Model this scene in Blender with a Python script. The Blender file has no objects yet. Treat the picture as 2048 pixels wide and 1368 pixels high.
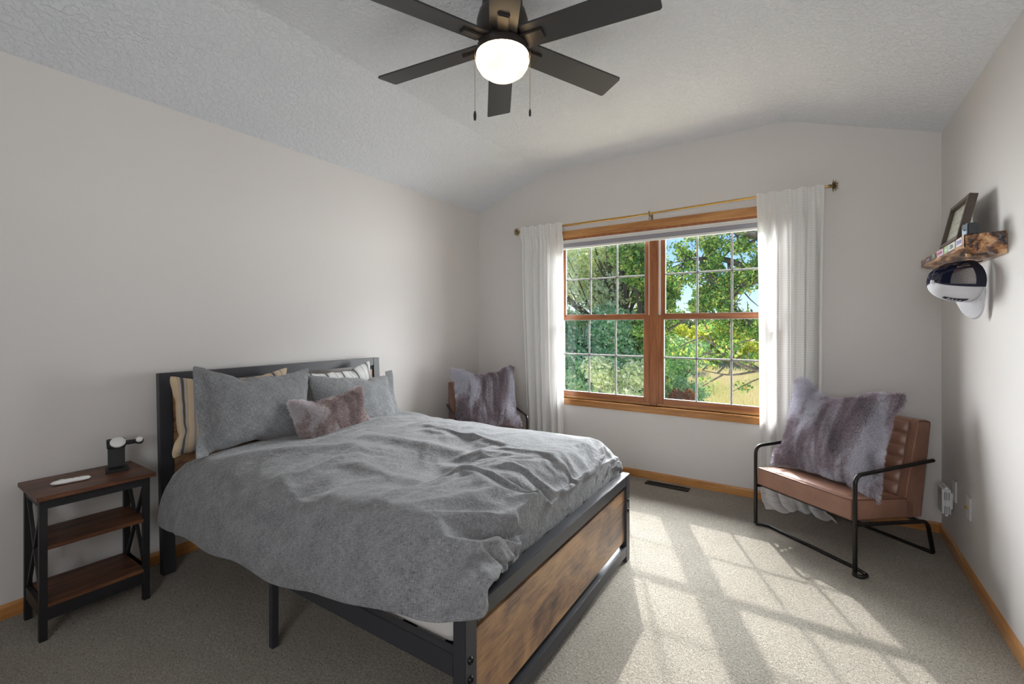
import bpy, bmesh, math, random, zlib, base64
import numpy as np
from mathutils import Vector, Matrix

sc = bpy.context.scene
COL = sc.collection
R = math.radians

# ------------------------------------------------------------------ camera
cam_data = bpy.data.cameras.new('camera')
cam = bpy.data.objects.new('camera', cam_data)
COL.objects.link(cam)
sc.camera = cam
cam_data.sensor_width = 36.0
cam_data.lens = 36.0 * 905.0 / 2048.0
cam_data.shift_y = (652.85 - 684.0) / 2048.0
cam_data.clip_start = 0.02
cam_data.clip_end = 500
cam.location = (0, 0, 1.2583)
cam.rotation_euler = (R(90), 0, 0.5862)

# ------------------------------------------------------------------ sky, sun, exposure
SUN_DIR = Vector((0.527, -1.15, -1.0)).normalized()
world = bpy.data.worlds.new('sky')
sc.world = world
world.use_nodes = True
wn = world.node_tree
for n in list(wn.nodes): wn.nodes.remove(n)
wo = wn.nodes.new('ShaderNodeOutputWorld')
bg = wn.nodes.new('ShaderNodeBackground')
sky = wn.nodes.new('ShaderNodeTexSky')
sky.sky_type = 'HOSEK_WILKIE'
sky.sun_direction = (-SUN_DIR.x, -SUN_DIR.y, -SUN_DIR.z)
sky.turbidity = 2.2
sky.ground_albedo = 0.3
hsv = wn.nodes.new('ShaderNodeHueSaturation')
hsv.inputs['Saturation'].default_value = 1.45
hsv.inputs['Hue'].default_value = 0.522
wn.links.new(sky.outputs[0], hsv.inputs['Color'])
wn.links.new(hsv.outputs[0], bg.inputs[0])
bg.inputs[1].default_value = SKY_STRENGTH = 1.7
wn.links.new(bg.outputs[0], wo.inputs[0])

sun_l = bpy.data.lights.new('sun', 'SUN')
sun_l.energy = 2.25
sun_l.angle = R(0.8)
sun_l.color = (1.0, 0.97, 0.94)
sun = bpy.data.objects.new('sun', sun_l)
COL.objects.link(sun)
sun.rotation_euler = SUN_DIR.to_track_quat('-Z', 'Y').to_euler()
sun.location = (-4, 9, 8)

def area(name, loc, target, sx, sy, power, color=(1, 1, 1), spread=180):
    l = bpy.data.lights.new(name, 'AREA'); l.shape = 'RECTANGLE'
    l.size = sx; l.size_y = sy; l.energy = power; l.color = color; l.spread = R(spread)
    o = bpy.data.objects.new(name, l); COL.objects.link(o)
    o.location = loc
    o.rotation_euler = (Vector(target) - Vector(loc)).to_track_quat('-Z', 'Y').to_euler()
    return o
# fill lamp added in the made-up window behind the camera
area('rear_fill', (-0.1, -1.17, 1.45), (-0.7, 1.5, 2.1), 1.0, 1.1, 10, (1.0, 0.985, 0.97))
# added fill lamps, out of view outside the main window: above and both sides
area('outdoor_fill_above', (-0.6, 9.5, 5.8), (-1.2, 2.2, 0.8), 12.0, 3.8, 1550, (0.95, 0.98, 1.0), 120)
area('outdoor_fill_right', (3.2, 7.4, 0.6), (-1.1, 3.7, 1.5), 3.5, 3.0, 90, (0.97, 0.99, 1.0), 120)
area('outdoor_fill_left', (-6.6, 7.4, 2.2), (0.2, 2.6, 0.4), 5.0, 4.0, 290, (0.97, 0.99, 1.0), 120)

sc.view_settings.view_transform = 'Standard'
sc.view_settings.look = 'None'
sc.view_settings.gamma = 1.0
sc.view_settings.use_curve_mapping = False
sc.view_settings.exposure = 1.57
sc.cycles.max_bounces = 10
sc.cycles.diffuse_bounces = 6
sc.cycles.transparent_max_bounces = 24
sc.cycles.use_denoising = True
sc.cycles.sample_clamp_indirect = 8

# ------------------------------------------------------------------ materials
class NT:
    def __init__(s, name):
        s.m = bpy.data.materials.new(name); s.m.use_nodes = True; s.t = s.m.node_tree
        for n in list(s.t.nodes): s.t.nodes.remove(n)
        s.out = s.n('OutputMaterial')
    def n(s, t, **k):
        nd = s.t.nodes.new('ShaderNode' + t)
        for a, b in k.items(): setattr(nd, a, b)
        return nd
    def l(s, a, b): s.t.links.new(a, b)
    def coord(s, kind='Object'): return s.n('TexCoord').outputs[kind]
    def mapping(s, src, scale=(1, 1, 1), rot=(0, 0, 0), loc=(0, 0, 0)):
        m = s.n('Mapping'); s.l(src, m.inputs[0])
        m.inputs['Scale'].default_value = scale; m.inputs['Rotation'].default_value = rot; m.inputs['Location'].default_value = loc
        return m.outputs[0]
    def noise(s, src, scale=5, detail=3, rough=0.5, dist=0):
        n = s.n('TexNoise'); s.l(src, n.inputs['Vector'])
        n.inputs['Scale'].default_value = scale; n.inputs['Detail'].default_value = detail
        n.inputs['Roughness'].default_value = rough; n.inputs['Distortion'].default_value = dist
        return n.outputs['Fac']
    def ramp(s, fac, stops, interp='LINEAR'):
        r = s.n('ValToRGB'); r.color_ramp.interpolation = interp
        e = r.color_ramp.elements
        while len(e) < len(stops): e.new(0.5)
        for i, (p, c) in enumerate(stops):
            e[i].position = p; e[i].color = (*c, 1) if len(c) == 3 else c
        s.l(fac, r.inputs[0]); return r.outputs[0]
    def math(s, op, a, b=None, c=None):
        m = s.n('Math', operation=op)
        for i, v in enumerate((a, b, c)):
            if v is None: continue
            if isinstance(v, (int, float)): m.inputs[i].default_value = v
            else: s.l(v, m.inputs[i])
        return m.outputs[0]
    def mix(s, f, a, b, mode='MIX'):
        m = s.n('MixRGB', blend_type=mode)
        for i, v in enumerate((f, a, b)):
            if isinstance(v, (int, float)): m.inputs[i].default_value = v
            elif isinstance(v, tuple): m.inputs[i].default_value = (*v, 1)
            else: s.l(v, m.inputs[i])
        return m.outputs[0]
    def bump(s, h, strength=0.3, dist=0.01, nrm=None):
        b = s.n('Bump'); s.l(h, b.inputs['Height']); b.inputs['Strength'].default_value = strength; b.inputs['Distance'].default_value = dist
        if nrm: s.l(nrm, b.inputs['Normal'])
        return b.outputs[0]
    def bsdf(s, color, rough=0.5, metal=0.0, spec=0.5, normal=None, sheen=0, coat=0):
        p = s.n('BsdfPrincipled')
        for k, v in (('Base Color', color), ('Roughness', rough)):
            if isinstance(v, tuple): p.inputs[k].default_value = (*v, 1)
            elif isinstance(v, (int, float)): p.inputs[k].default_value = v
            else: s.l(v, p.inputs[k])
        p.inputs['Metallic'].default_value = metal
        p.inputs['Specular IOR Level'].default_value = spec
        if sheen: p.inputs['Sheen Weight'].default_value = sheen; p.inputs['Sheen Roughness'].default_value = 0.5
        if coat: p.inputs['Coat Weight'].default_value = coat; p.inputs['Coat Roughness'].default_value = 0.15
        if normal: s.l(normal, p.inputs['Normal'])
        return p.outputs[0]
    def done(s, sh): s.l(sh, s.out.inputs[0]); return s.m

def simple(name, c, rough=0.5, metal=0.0, spec=0.5, **k):
    t = NT(name); return t.done(t.bsdf(c, rough, metal, spec, **k))

M = {}
def mk_wall(name, col):
    t = NT(name); co = t.coord('Object')
    b = t.bump(t.noise(co, 260, 2), 0.06, 0.002)
    return t.done(t.bsdf(col, 0.5, spec=0.2, normal=b))
M['wall'] = mk_wall('wall_paint', (0.66, 0.635, 0.615))
t = NT('ceiling_texture'); co = t.coord('Object')
n1 = t.noise(co, 42, 3, 0.55, 0.6); n1r = t.ramp(n1, [(0.42, (0, 0, 0)), (0.58, (1, 1, 1))])
M['ceiling'] = t.done(t.bsdf((0.76, 0.785, 0.825), 0.9, spec=0.1, normal=t.bump(n1r, 0.6, 0.006)))
t = NT('carpet_pile'); co = t.coord('Object')
a = t.noise(co, 210, 3, 0.75, 1.4); b_ = t.noise(co, 75, 2, 0.6); big = t.noise(co, 3.2, 3, 0.6)
c1 = t.ramp(a, [(0.35, (0.10, 0.076, 0.046)), (0.45, (0.43, 0.38, 0.30)), (0.58, (0.82, 0.77, 0.68))])
c2 = t.mix(0.22, c1, t.ramp(b_, [(0.3, (0.38, 0.34, 0.27)), (0.7, (0.68, 0.63, 0.55))]))
c3 = t.mix(1.0, c2, t.ramp(big, [(0.3, (0.90, 0.89, 0.87)), (0.7, (1, 1, 1))]), 'MULTIPLY')
h = t.math('ADD', a, t.math('MULTIPLY', b_, 0.8))
M['carpet'] = t.done(t.bsdf(c3, 1.0, spec=0.05, sheen=0.15, normal=t.bump(h, 1.0, 0.018)))

def wood(name, cols, axis='X', scale=1.0, rough=0.4, contrast=(0.35, 0.65), coat=0.0, grain=1.0, spec=0.5):
    t = NT(name); co = t.coord('Object')
    st = {'X': (1.2, 14, 14), 'Y': (14, 1.2, 14), 'Z': (14, 14, 1.2)}[axis]
    mp = t.mapping(co, tuple(v * scale for v in st))
    n = t.noise(mp, 1.6, 5, 0.6, 0.9)
    f = t.noise(t.mapping(co, tuple(v * scale * 6 for v in st)), 2.0, 3, 0.6)
    v = t.math('ADD', t.math('MULTIPLY', n, 0.75), t.math('MULTIPLY', f, 0.25 * grain))
    lo, hi = contrast
    stops = [(lo + (hi - lo) * i / (len(cols) - 1), c) for i, c in enumerate(cols)]
    return t.done(t.bsdf(t.ramp(v, stops), rough, spec=spec, coat=coat, normal=t.bump(f, 0.08, 0.001)))
M['trim_x'] = wood('honey_oak_x', [(0.33, 0.135, 0.035), (0.47, 0.215, 0.065), (0.58, 0.30, 0.105)], 'X', rough=0.3, coat=0.3)
M['trim_y'] = wood('honey_oak_y', [(0.33, 0.135, 0.035), (0.47, 0.215, 0.065), (0.58, 0.30, 0.105)], 'Y', rough=0.3, coat=0.3)
M['sash_x'] = wood('sash_wood_x', [(0.22, 0.07, 0.022), (0.34, 0.12, 0.038), (0.44, 0.175, 0.06)], 'X', rough=0.35, coat=0.2)
M['sash_z'] = wood('sash_wood_z', [(0.22, 0.07, 0.022), (0.34, 0.12, 0.038), (0.44, 0.175, 0.06)], 'Z', rough=0.35, coat=0.2)
M['rustic_y'] = wood('rustic_brown_y', [(0.03, 0.012, 0.006), (0.10, 0.038, 0.018), (0.20, 0.085, 0.04)], 'Y', rough=0.42, spec=0.4)
t = NT('rustic_edge'); M['rustic_edge'] = t.done(t.bsdf(t.ramp(t.noise(t.mapping(t.coord(), (10, 3, 40)), 3, 3), [(0.35, (0.13, 0.04, 0.012)), (0.65, (0.30, 0.11, 0.035))]), 0.5))
# rustic laminate of the bed: broad cloudy patches stretched along the board
t = NT('rustic_panel'); co = t.coord()
mp = t.mapping(co, (6, 1.3, 3.2), (R(8), 0, 0)); n = t.noise(mp, 1.7, 6, 0.62, 1.2)
fine = t.noise(t.mapping(co, (30, 3.5, 40), (R(8), 0, 0)), 2.4, 4, 0.65, 0.4)
v = t.math('ADD', t.math('MULTIPLY', n, 0.7), t.math('MULTIPLY', fine, 0.3))
colr = t.ramp(v, [(0.36, (0.06, 0.036, 0.028)), (0.46, (0.19, 0.105, 0.065)), (0.56, (0.36, 0.205, 0.10)), (0.68, (0.50, 0.29, 0.13))])
M['rustic_panel'] = t.done(t.bsdf(colr, 0.30, spec=0.5, normal=t.bump(fine, 0.05, 0.001)))
M['black_metal'] = simple('black_powder_coat', (0.028, 0.029, 0.035), 0.40, 0.0, 0.55)
M['black_wood'] = simple('black_painted_wood', (0.014, 0.013, 0.014), 0.5, 0.0, 0.4)
M['chair_metal'] = simple('dark_bronze_tube', (0.03, 0.028, 0.026), 0.28, 0.75, 0.5)
M['bolt'] = simple('black_bolt', (0.02, 0.02, 0.022), 0.25, 0.8)
M['fan_dark'] = simple('fan_bronze', (0.028, 0.023, 0.021), 0.42, 0.0, 0.5)
M['fan_blade'] = simple('fan_blade', (0.030, 0.029, 0.032), 0.40, 0.0, 0.5)
M['brass'] = simple('brass', (0.62, 0.38, 0.11), 0.25, 1.0)
M['antique_brass'] = simple('antique_brass', (0.33, 0.26, 0.15), 0.4, 0.9)
M['white_plastic'] = simple('white_plastic', (0.74, 0.74, 0.72), 0.35)
M['white_vinyl'] = simple('white_vinyl', (0.72, 0.72, 0.70), 0.4)
M['bead'] = simple('pale_bead', (0.45, 0.45, 0.44), 0.5)
M['muntin'] = simple('grey_muntin', (0.22, 0.21, 0.20), 0.5)
M['blind_grey'] = simple('blind_fabric', (0.36, 0.35, 0.39), 0.9, spec=0.1)
M['dark_gap'] = simple('dark_gap', (0.02, 0.02, 0.02), 0.9)
M['grey_vent'] = simple('grey_vent', (0.28, 0.28, 0.28), 0.6)
M['latch'] = simple('bronze_latch', (0.20, 0.15, 0.11), 0.4, 0.6)

t = NT('window_glass')
fr = t.n('Fresnel'); fr.inputs[0].default_value = 1.5
tr = t.n('BsdfTransparent'); tr.inputs[0].default_value = (0.965, 0.975, 0.97, 1)
gl = t.n('BsdfGlossy'); gl.inputs['Roughness'].default_value = 0.0
ms = t.n('MixShader'); t.l(fr.outputs[0], ms.inputs[0]); t.l(tr.outputs[0], ms.inputs[1]); t.l(gl.outputs[0], ms.inputs[2])
M['glass'] = t.done(ms.outputs[0])

t = NT('fan_bowl_glass')
em = t.n('Emission'); lw = t.n('LayerWeight'); lw.inputs[0].default_value = 0.35
em_c = t.ramp(t.noise(t.coord(), 9, 1), [(0.35, (1.0, 0.76, 0.44)), (0.65, (1.0, 0.86, 0.56))])
t.l(em_c, em.inputs[0]); em.inputs[1].default_value = 0.72
M['bowl'] = t.done(em.outputs[0])

def linen(name, c0, c1, scale=900, sheen=0.25):
    t = NT(name); co = t.coord('UV')
    a = t.noise(t.mapping(co, (1, 0.12, 1)), scale, 2, 0.7); b = t.noise(t.mapping(co, (0.12, 1, 1)), scale, 2, 0.7)
    w = t.math('ADD', t.math('MULTIPLY', a, 0.5), t.math('MULTIPLY', b, 0.5))
    big = t.noise(co, 14, 4, 0.6)
    w2 = t.math('ADD', t.math('MULTIPLY', w, 0.8), t.math('MULTIPLY', big, 0.2))
    col = t.ramp(w2, [(0.38, c0), (0.62, c1)])
    crum = t.noise(co, 26, 4, 0.6, 0.4)
    bn = t.bump(crum, 0.40, 0.016)
    return t.done(t.bsdf(col, 0.95, spec=0.1, sheen=sheen, normal=t.bump(w, 0.25, 0.0012, bn)))
M['duvet'] = linen('grey_linen', (0.085, 0.085, 0.088), (0.285, 0.288, 0.297), 430)
M['sham'] = linen('grey_linen_sham', (0.10, 0.103, 0.107), (0.31, 0.315, 0.325), 430)

def striped(name, base, dark, mid, period=0.125):
    t = NT(name); co = t.coord('UV'); sp = t.n('SeparateXYZ'); t.l(co, sp.inputs[0])
    f = t.math('FRACT', t.math('DIVIDE', sp.outputs[0], period))
    B = base; D = dark; G = mid
    c = t.ramp(f, [(0, B), (0.34, D), (0.355, B), (0.40, G), (0.46, D), (0.56, G), (0.62, B), (0.66, D), (0.675, B), (0.90, G), (0.985, B)], 'CONSTANT')
    w = t.noise(co, 700, 2)
    col = t.mix(0.15, c, t.ramp(w, [(0.3, (0.3, 0.3, 0.3)), (0.7, (0.8, 0.8, 0.8))]), 'MULTIPLY')
    return t.done(t.bsdf(col, 0.95, spec=0.1, normal=t.bump(t.noise(co, 22, 3), 0.2, 0.01)))
M['stripe_cream'] = striped('cream_striped_cotton', (0.60, 0.47, 0.32), (0.12, 0.085, 0.065), (0.33, 0.34, 0.36))
M['stripe_white'] = striped('white_striped_cotton', (0.72, 0.72, 0.70), (0.13, 0.125, 0.12), (0.55, 0.56, 0.56))
M['stripe_sheet'] = striped('sheet_striped_cotton', (0.62, 0.60, 0.57), (0.13, 0.12, 0.11), (0.50, 0.49, 0.47), 0.17)
M['white_cotton'] = simple('white_cotton', (0.72, 0.72, 0.73), 0.95, spec=0.1)

def curtain_mat():
    t = NT('curtain_cloth'); co = t.coord('UV'); sp = t.n('SeparateXYZ'); t.l(co, sp.inputs[0])
    def band(v):
        f = t.math('FRACT', t.math('DIVIDE', v, 0.0165))
        return t.math('LESS_THAN', f, 0.16)
    g = t.math('MAXIMUM', band(sp.outputs[0]), band(sp.outputs[1]))
    col = t.mix(g, (0.90, 0.90, 0.895), (0.80, 0.80, 0.795))
    d = t.n('BsdfDiffuse'); t.l(col, d.inputs[0])
    tl = t.n('BsdfTranslucent'); t.l(t.mix(g, (0.80, 0.80, 0.78), (0.48, 0.48, 0.46)), tl.inputs[0])
    bn = t.bump(g, 0.25, 0.001); t.l(bn, d.inputs['Normal'])
    m1 = t.n('MixShader'); m1.inputs[0].default_value = 0.30; t.l(d.outputs[0], m1.inputs[1]); t.l(tl.outputs[0], m1.inputs[2])
    tp = t.n('BsdfTransparent'); m2 = t.n('MixShader'); t.l(t.math('MULTIPLY', t.math('SUBTRACT', 1.0, g), 0.045), m2.inputs[0])
    t.l(m1.outputs[0], m2.inputs[1]); t.l(tp.outputs[0], m2.inputs[2])
    return t.done(m2.outputs[0])
M['curtain'] = curtain_mat()

t = NT('tan_leather'); co = t.coord()
v = t.noise(co, 7, 4, 0.6); cr = t.n('TexVoronoi'); t.l(co, cr.inputs[0]); cr.inputs['Scale'].default_value = 260
col = t.ramp(v, [(0.3, (0.20, 0.095, 0.062)), (0.7, (0.305, 0.160, 0.108))])
M['leather'] = t.done(t.bsdf(col, 0.38, spec=0.5, normal=t.bump(cr.outputs['Distance'], 0.12, 0.001, t.bump(t.noise(co, 16, 3), 0.12, 0.01))))
M['leather_seam'] = simple('dark_leather_piping', (0.13, 0.058, 0.038), 0.45)

def fur_mat(name, stops, axis=(1, 0, 0), scale=7.0, patch=2.0):
    t = NT(name); co = t.coord('Object'); uv = t.coord('UV'); sp = t.n('SeparateXYZ'); t.l(uv, sp.inputs[0])
    n = t.noise(t.mapping(co, (scale, patch, 2.0)), 1.0, 4, 0.6, 0.7)
    f = t.noise(co, 90, 2, 0.6)
    v = t.math('ADD', t.math('MULTIPLY', n, 0.82), t.math('MULTIPLY', f, 0.18))
    c = t.ramp(v, stops)
    tip = t.mix(t.math('MULTIPLY', sp.outputs[1], 0.40), c, (0.78, 0.74, 0.80))
    root = t.mix(t.math('MULTIPLY', t.math('SUBTRACT', 1.0, sp.outputs[1]), 0.40), tip, (0.04, 0.025, 0.03))
    return t.done(t.bsdf(root, 0.7, spec=0.25, sheen=0.3))
PURPLE = [(0.41, (0.13, 0.07, 0.095)), (0.46, (0.30, 0.195, 0.245)), (0.50, (0.48, 0.42, 0.48)), (0.56, (0.84, 0.84, 0.93))]
BROWN = [(0.41, (0.18, 0.10, 0.08)), (0.46, (0.38, 0.245, 0.20)), (0.51, (0.54, 0.42, 0.38)), (0.56, (0.82, 0.76, 0.77))]
M['fur_purple'] = fur_mat('plum_grey_fur', PURPLE)
M['fur_brown'] = fur_mat('taupe_fur', BROWN, scale=6.0, patch=4.0)

# ------------------------------------------------------------------ geometry helpers
class MB:
    """collects shapes into one mesh"""
    def __init__(s): s.v = []; s.f = []; s.mi = []; s.uv = {}
    def add(s, V, F, mi=0, uv=None):
        b = len(s.v); s.v += [tuple(p) for p in V]
        for k, f in enumerate(F):
            s.f.append(tuple(b + i for i in f)); s.mi.append(mi)
            if uv is not None: s.uv[len(s.f) - 1] = [uv[i] for i in f]
        return s
    def box(s, x0, x1, y0, y1, z0, z1, bev=0.0, mi=0, mat=None):
        bm = bmesh.new(); bmesh.ops.create_cube(bm, size=1)
        for v in bm.verts: v.co = Vector(((x0 + x1) / 2 + v.co.x * (x1 - x0), (y0 + y1) / 2 + v.co.y * (y1 - y0), (z0 + z1) / 2 + v.co.z * (z1 - z0)))
        if bev > 0: bmesh.ops.bevel(bm, geom=bm.edges[:], offset=bev, segments=2, affect='EDGES', clamp_overlap=True)
        if mat is not None: bmesh.ops.transform(bm, matrix=mat, verts=bm.verts)
        bm.verts.index_update()
        s.add([v.co.copy() for v in bm.verts], [[v.index for v in f.verts] for f in bm.faces], mi); bm.free(); return s
    def prism(s, poly, y0, y1, axis='Y', mi=0):
        """poly in the plane perpendicular to axis, extruded from y0 to y1"""
        n = len(poly)
        def P(a, b, c):
            return (a, c, b) if axis == 'Y' else ((c, a, b) if axis == 'X' else (a, b, c))
        V = [P(a, b, y0) for a, b in poly] + [P(a, b, y1) for a, b in poly]
        F = [tuple(range(n)), tuple(range(2 * n - 1, n - 1, -1))] + [(i, n + i, n + (i + 1) % n, (i + 1) % n) for i in range(n)]
        return s.add(V, F, mi)
    def lathe(s, prof, c=(0, 0, 0), n=32, mi=0, mat=None):
        V = []; F = []
        for r, z in prof:
            for k in range(n):
                a = 2 * math.pi * k / n; p = Vector((r * math.cos(a), r * math.sin(a), z))
                if mat is not None: p = mat @ p
                V.append(p + Vector(c))
        for i in range(len(prof) - 1):
            for k in range(n):
                k2 = (k + 1) % n; F.append((i * n + k, i * n + k2, (i + 1) * n + k2, (i + 1) * n + k))
        F.append(tuple(range(n - 1, -1, -1))); F.append(tuple((len(prof) - 1) * n + k for k in range(n)))
        return s.add(V, F, mi)
    def tube(s, pts, r, n=10, mi=0, closed=False):
        pts = [Vector(p) for p in pts]; N = len(pts); rr = r if isinstance(r, (list, tuple)) else [r] * N
        V = []; F = []; up = None
        for i, p in enumerate(pts):
            a = pts[(i - 1) % N] if (closed or i > 0) else p; b = pts[(i + 1) % N] if (closed or i < N - 1) else p
            d = (b - a).normalized()
            if up is None:
                up = Vector((0, 0, 1)) if abs(d.z) < 0.9 else Vector((1, 0, 0))
            x = d.cross(up)
            if x.length < 1e-5: x = d.orthogonal()
            x.normalize(); y = x.cross(d).normalized(); up = y
            for k in range(n):
                t_ = 2 * math.pi * k / n; V.append(p + (x * math.cos(t_) + y * math.sin(t_)) * rr[i])
        for i in range(N if closed else N - 1):
            j = (i + 1) % N
            for k in range(n):
                k2 = (k + 1) % n; F.append((i * n + k, i * n + k2, j * n + k2, j * n + k))
        if not closed: F.append(tuple(range(n - 1, -1, -1))); F.append(tuple((N - 1) * n + k for k in range(n)))
        return s.add(V, F, mi)
    def build(s, name, mats, parent=None, smooth=True, mat=None, angle=40):
        me = bpy.data.meshes.new(name)
        V = s.v if mat is None else [tuple(mat @ Vector(p)) for p in s.v]
        me.from_pydata(V, [], s.f)
        if not isinstance(mats, (list, tuple)): mats = [mats]
        for m in mats: me.materials.append(m)
        me.polygons.foreach_set('material_index', s.mi)
        if s.uv:
            ul = me.uv_layers.new(name='UVMap')
            for fi, u in s.uv.items():
                p = me.polygons[fi]
                for k, li in enumerate(p.loop_indices): ul.data[li].uv = u[k]
        if smooth:
            me.polygons.foreach_set('use_smooth', [True] * len(me.polygons))
            try: me.set_sharp_from_angle(angle=R(angle))
            except Exception: pass
        me.update()
        o = bpy.data.objects.new(name, me); COL.objects.link(o)
        if parent is not None: o.parent = parent
        return o

def round_path(pts, r=0.03, n=5):
    pts = [Vector(p) for p in pts]; out = [pts[0]]
    for i in range(1, len(pts) - 1):
        a, p, b = pts[i - 1], pts[i], pts[i + 1]
        d1 = (a - p); d2 = (b - p); rr = min(r, d1.length * 0.45, d2.length * 0.45)
        s_, e_ = p + d1.normalized() * rr, p + d2.normalized() * rr
        for k in range(n + 1):
            t_ = k / n; out.append(s_ * (1 - t_) ** 2 + p * 2 * t_ * (1 - t_) + e_ * t_ ** 2)
    out.append(pts[-1]); return out

def thing(name, label, cat, loc=(0, 0, 0), rz=0.0, group=None):
    o = bpy.data.objects.new(name, None); COL.objects.link(o); o.empty_display_size = 0.1
    o.location = loc; o.rotation_euler = (0, 0, rz)
    o['label'] = label; o['category'] = cat
    if group: o['group'] = group
    return o
def tag(o, label, cat, group=None, kind=None):
    o['label'] = label; o['category'] = cat
    if group: o['group'] = group
    if kind: o['kind'] = kind
    return o
def struct(o, label=None):
    o['kind'] = 'structure'
    if label: o['label'] = label
    return o

# ------------------------------------------------------------------ the room
DL, DR, YW, YB = -2.9015, 0.6551, 3.7459, -1.20
ZC, ZT, K1, K2 = 2.44, 2.7087, -2.0954, -0.1472
TH = 0.13
struct(MB().box(DL - TH, DR + TH, YB - TH, YW + TH, -0.25, 0).build('floor', M['carpet'], smooth=False), 'beige speckled short pile carpet over the whole floor')
struct(MB().box(DL - TH, DL, YB - TH, YW + TH, 0, ZC + 0.06).build('wall_left', M['wall'], smooth=False), 'warm greige painted wall behind the headboard')
struct(MB().box(DR, DR + TH, YB - TH, YW + TH, 0, ZC + 0.06).build('wall_right', M['wall'], smooth=False), 'warm greige painted wall with the wooden shelf')
# window opening
WA, WB, WZ0, WZ1 = -1.985, -0.205, 0.60, 2.068
b = MB()
b.prism([(DL, 0), (WA, 0), (WA, ZT), (K1, ZT), (DL, ZC)], YW, YW + TH)
b.prism([(WB, 0), (DR, 0), (DR, ZC), (K2, ZT), (WB, ZT)], YW, YW + TH)
b.prism([(WA, 0), (WB, 0), (WB, WZ0), (WA, WZ0)], YW, YW + TH)
b.prism([(WA, WZ1), (WB, WZ1), (WB, ZT), (WA, ZT)], YW, YW + TH)
struct(b.build('wall_far', M['wall'], smooth=False), 'warm greige gable wall around the double window')
RA, RB, RZ0, RZ1 = -0.65, 0.45, 0.85, 2.05  # opening added in the unseen rear wall for the fill lamp
b = MB()
b.prism([(DL, 0), (RA, 0), (RA, ZT), (K1, ZT), (DL, ZC)], YB - TH, YB)
b.prism([(RB, 0), (DR, 0), (DR, ZC), (RB, ZC + (DR - RB) / (DR - K2) * (ZT - ZC))], YB - TH, YB)
b.prism([(RA, 0), (RB, 0), (RB, RZ0), (RA, RZ0)], YB - TH, YB)
b.prism([(RA, RZ1), (RB, RZ1), (RB, ZC + (DR - RB) / (DR - K2) * (ZT - ZC)), (K2, ZT), (RA, ZT)], YB - TH, YB)
struct(b.build('wall_rear', M['wall'], smooth=False), 'painted wall behind the camera with an opening added for fill light')
def ceil(x):
    if x < K1: return ZC + (x - DL) / (K1 - DL) * (ZT - ZC)
    if x > K2: return ZT + (x - K2) / (DR - K2) * (ZC - ZT)
    return ZT
xs = [DL - TH, DL, K1, K2, DR, DR + TH]
prof = [(DL - TH, ZC - 0.043), (DL, ZC), (K1, ZT), (K2, ZT), (DR, ZC), (DR + TH, ZC - 0.043), (DR + TH, 2.95), (DL - TH, 2.95)]
struct(MB().prism(prof, YB - TH, YW + TH).build('ceiling', M['ceiling'], smooth=False), 'white knockdown textured ceiling sloping down to both side walls')
BBH, BBT = 0.062, 0.013
def baseboard_profile(t0, s):
    return [(t0, 0), (t0 + s * BBT, 0), (t0 + s * BBT, BBH - 0.012), (t0 + s * BBT * 0.75, BBH - 0.004), (t0 + s * BBT * 0.4, BBH), (t0, BBH)]
def bb_y(name, x, s): # along Y; x,z profile
    return struct(MB().prism(baseboard_profile(x, s), YB, YW, 'Y').build(name, M['trim_y'], smooth=False), 'honey oak baseboard')
bb_y('baseboard_left', DL, 1); bb_y('baseboard_right', DR, -1)
b = MB(); b.prism(baseboard_profile(YW, -1), DL + BBT, DR - BBT, 'X'); struct(b.build('baseboard_far', M['trim_x'], smooth=False), 'honey oak baseboard')

# ---- main window
wroot = bpy.data.objects.new('window_1', None); COL.objects.link(wroot); wroot.location = ((WA + WB) / 2, YW, WZ0)
wroot['kind'] = 'structure'; wroot['label'] = 'pair of wood double-hung windows with six-pane grilles'
wi = Matrix.Translation(Vector((-(WA + WB) / 2, -YW, -WZ0)))
def wpart(mb, name, mats, smooth=False, parent=None):
    o = mb.build(name, mats, parent or wroot, smooth=smooth, mat=wi); return o
# casing
b = MB()
cy = YW - 0.016
b.prism([(cy, WZ1 + 0.062), (cy + 0.002, WZ1 + 0.065), (YW, WZ1 + 0.065), (YW, WZ1), (cy + 0.004, WZ1), (cy, WZ1 + 0.006), (cy, WZ1 + 0.03), (cy - 0.003, WZ1 + 0.034)], WA - 0.06, WB + 0.06, 'X')
wpart(b, 'head_casing', M['trim_x'])
b = MB(); b.box(WA - 0.06, WA, cy, YW, WZ0 - 0.06, WZ1, 0.003); wpart(b, 'side_casing', M['sash_z'])
b = MB(); b.box(WB, WB + 0.06, cy, YW, WZ0 - 0.06, WZ1, 0.003); wpart(b, 'side_casing', M['sash_z'])
b = MB(); b.box(WA - 0.075, WB + 0.075, YW - 0.028, YW + 0.05, WZ0 - 0.016, WZ0, 0.004)
b.box(WA - 0.06, WB + 0.06, YW - 0.016, YW, WZ0 - 0.058, WZ0 - 0.016, 0.003); wpart(b, 'stool', M['trim_x'])
# jamb lining
b = MB(); b.box(WA, WA + 0.018, YW - 0.004, YW + TH, WZ0, WZ1); b.box(WB - 0.018, WB, YW - 0.004, YW + TH, WZ0, WZ1)
b.box(WA + 0.018, WB - 0.018, YW - 0.004, YW + TH, WZ1 - 0.018, WZ1); wpart(b, 'jamb', M['sash_z'])
b = MB(); b.box(WA + 0.018, WB - 0.018, YW + 0.035, YW + TH, WZ0, WZ0 + 0.02); wpart(b, 'sill_track', M['trim_x'])
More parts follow.
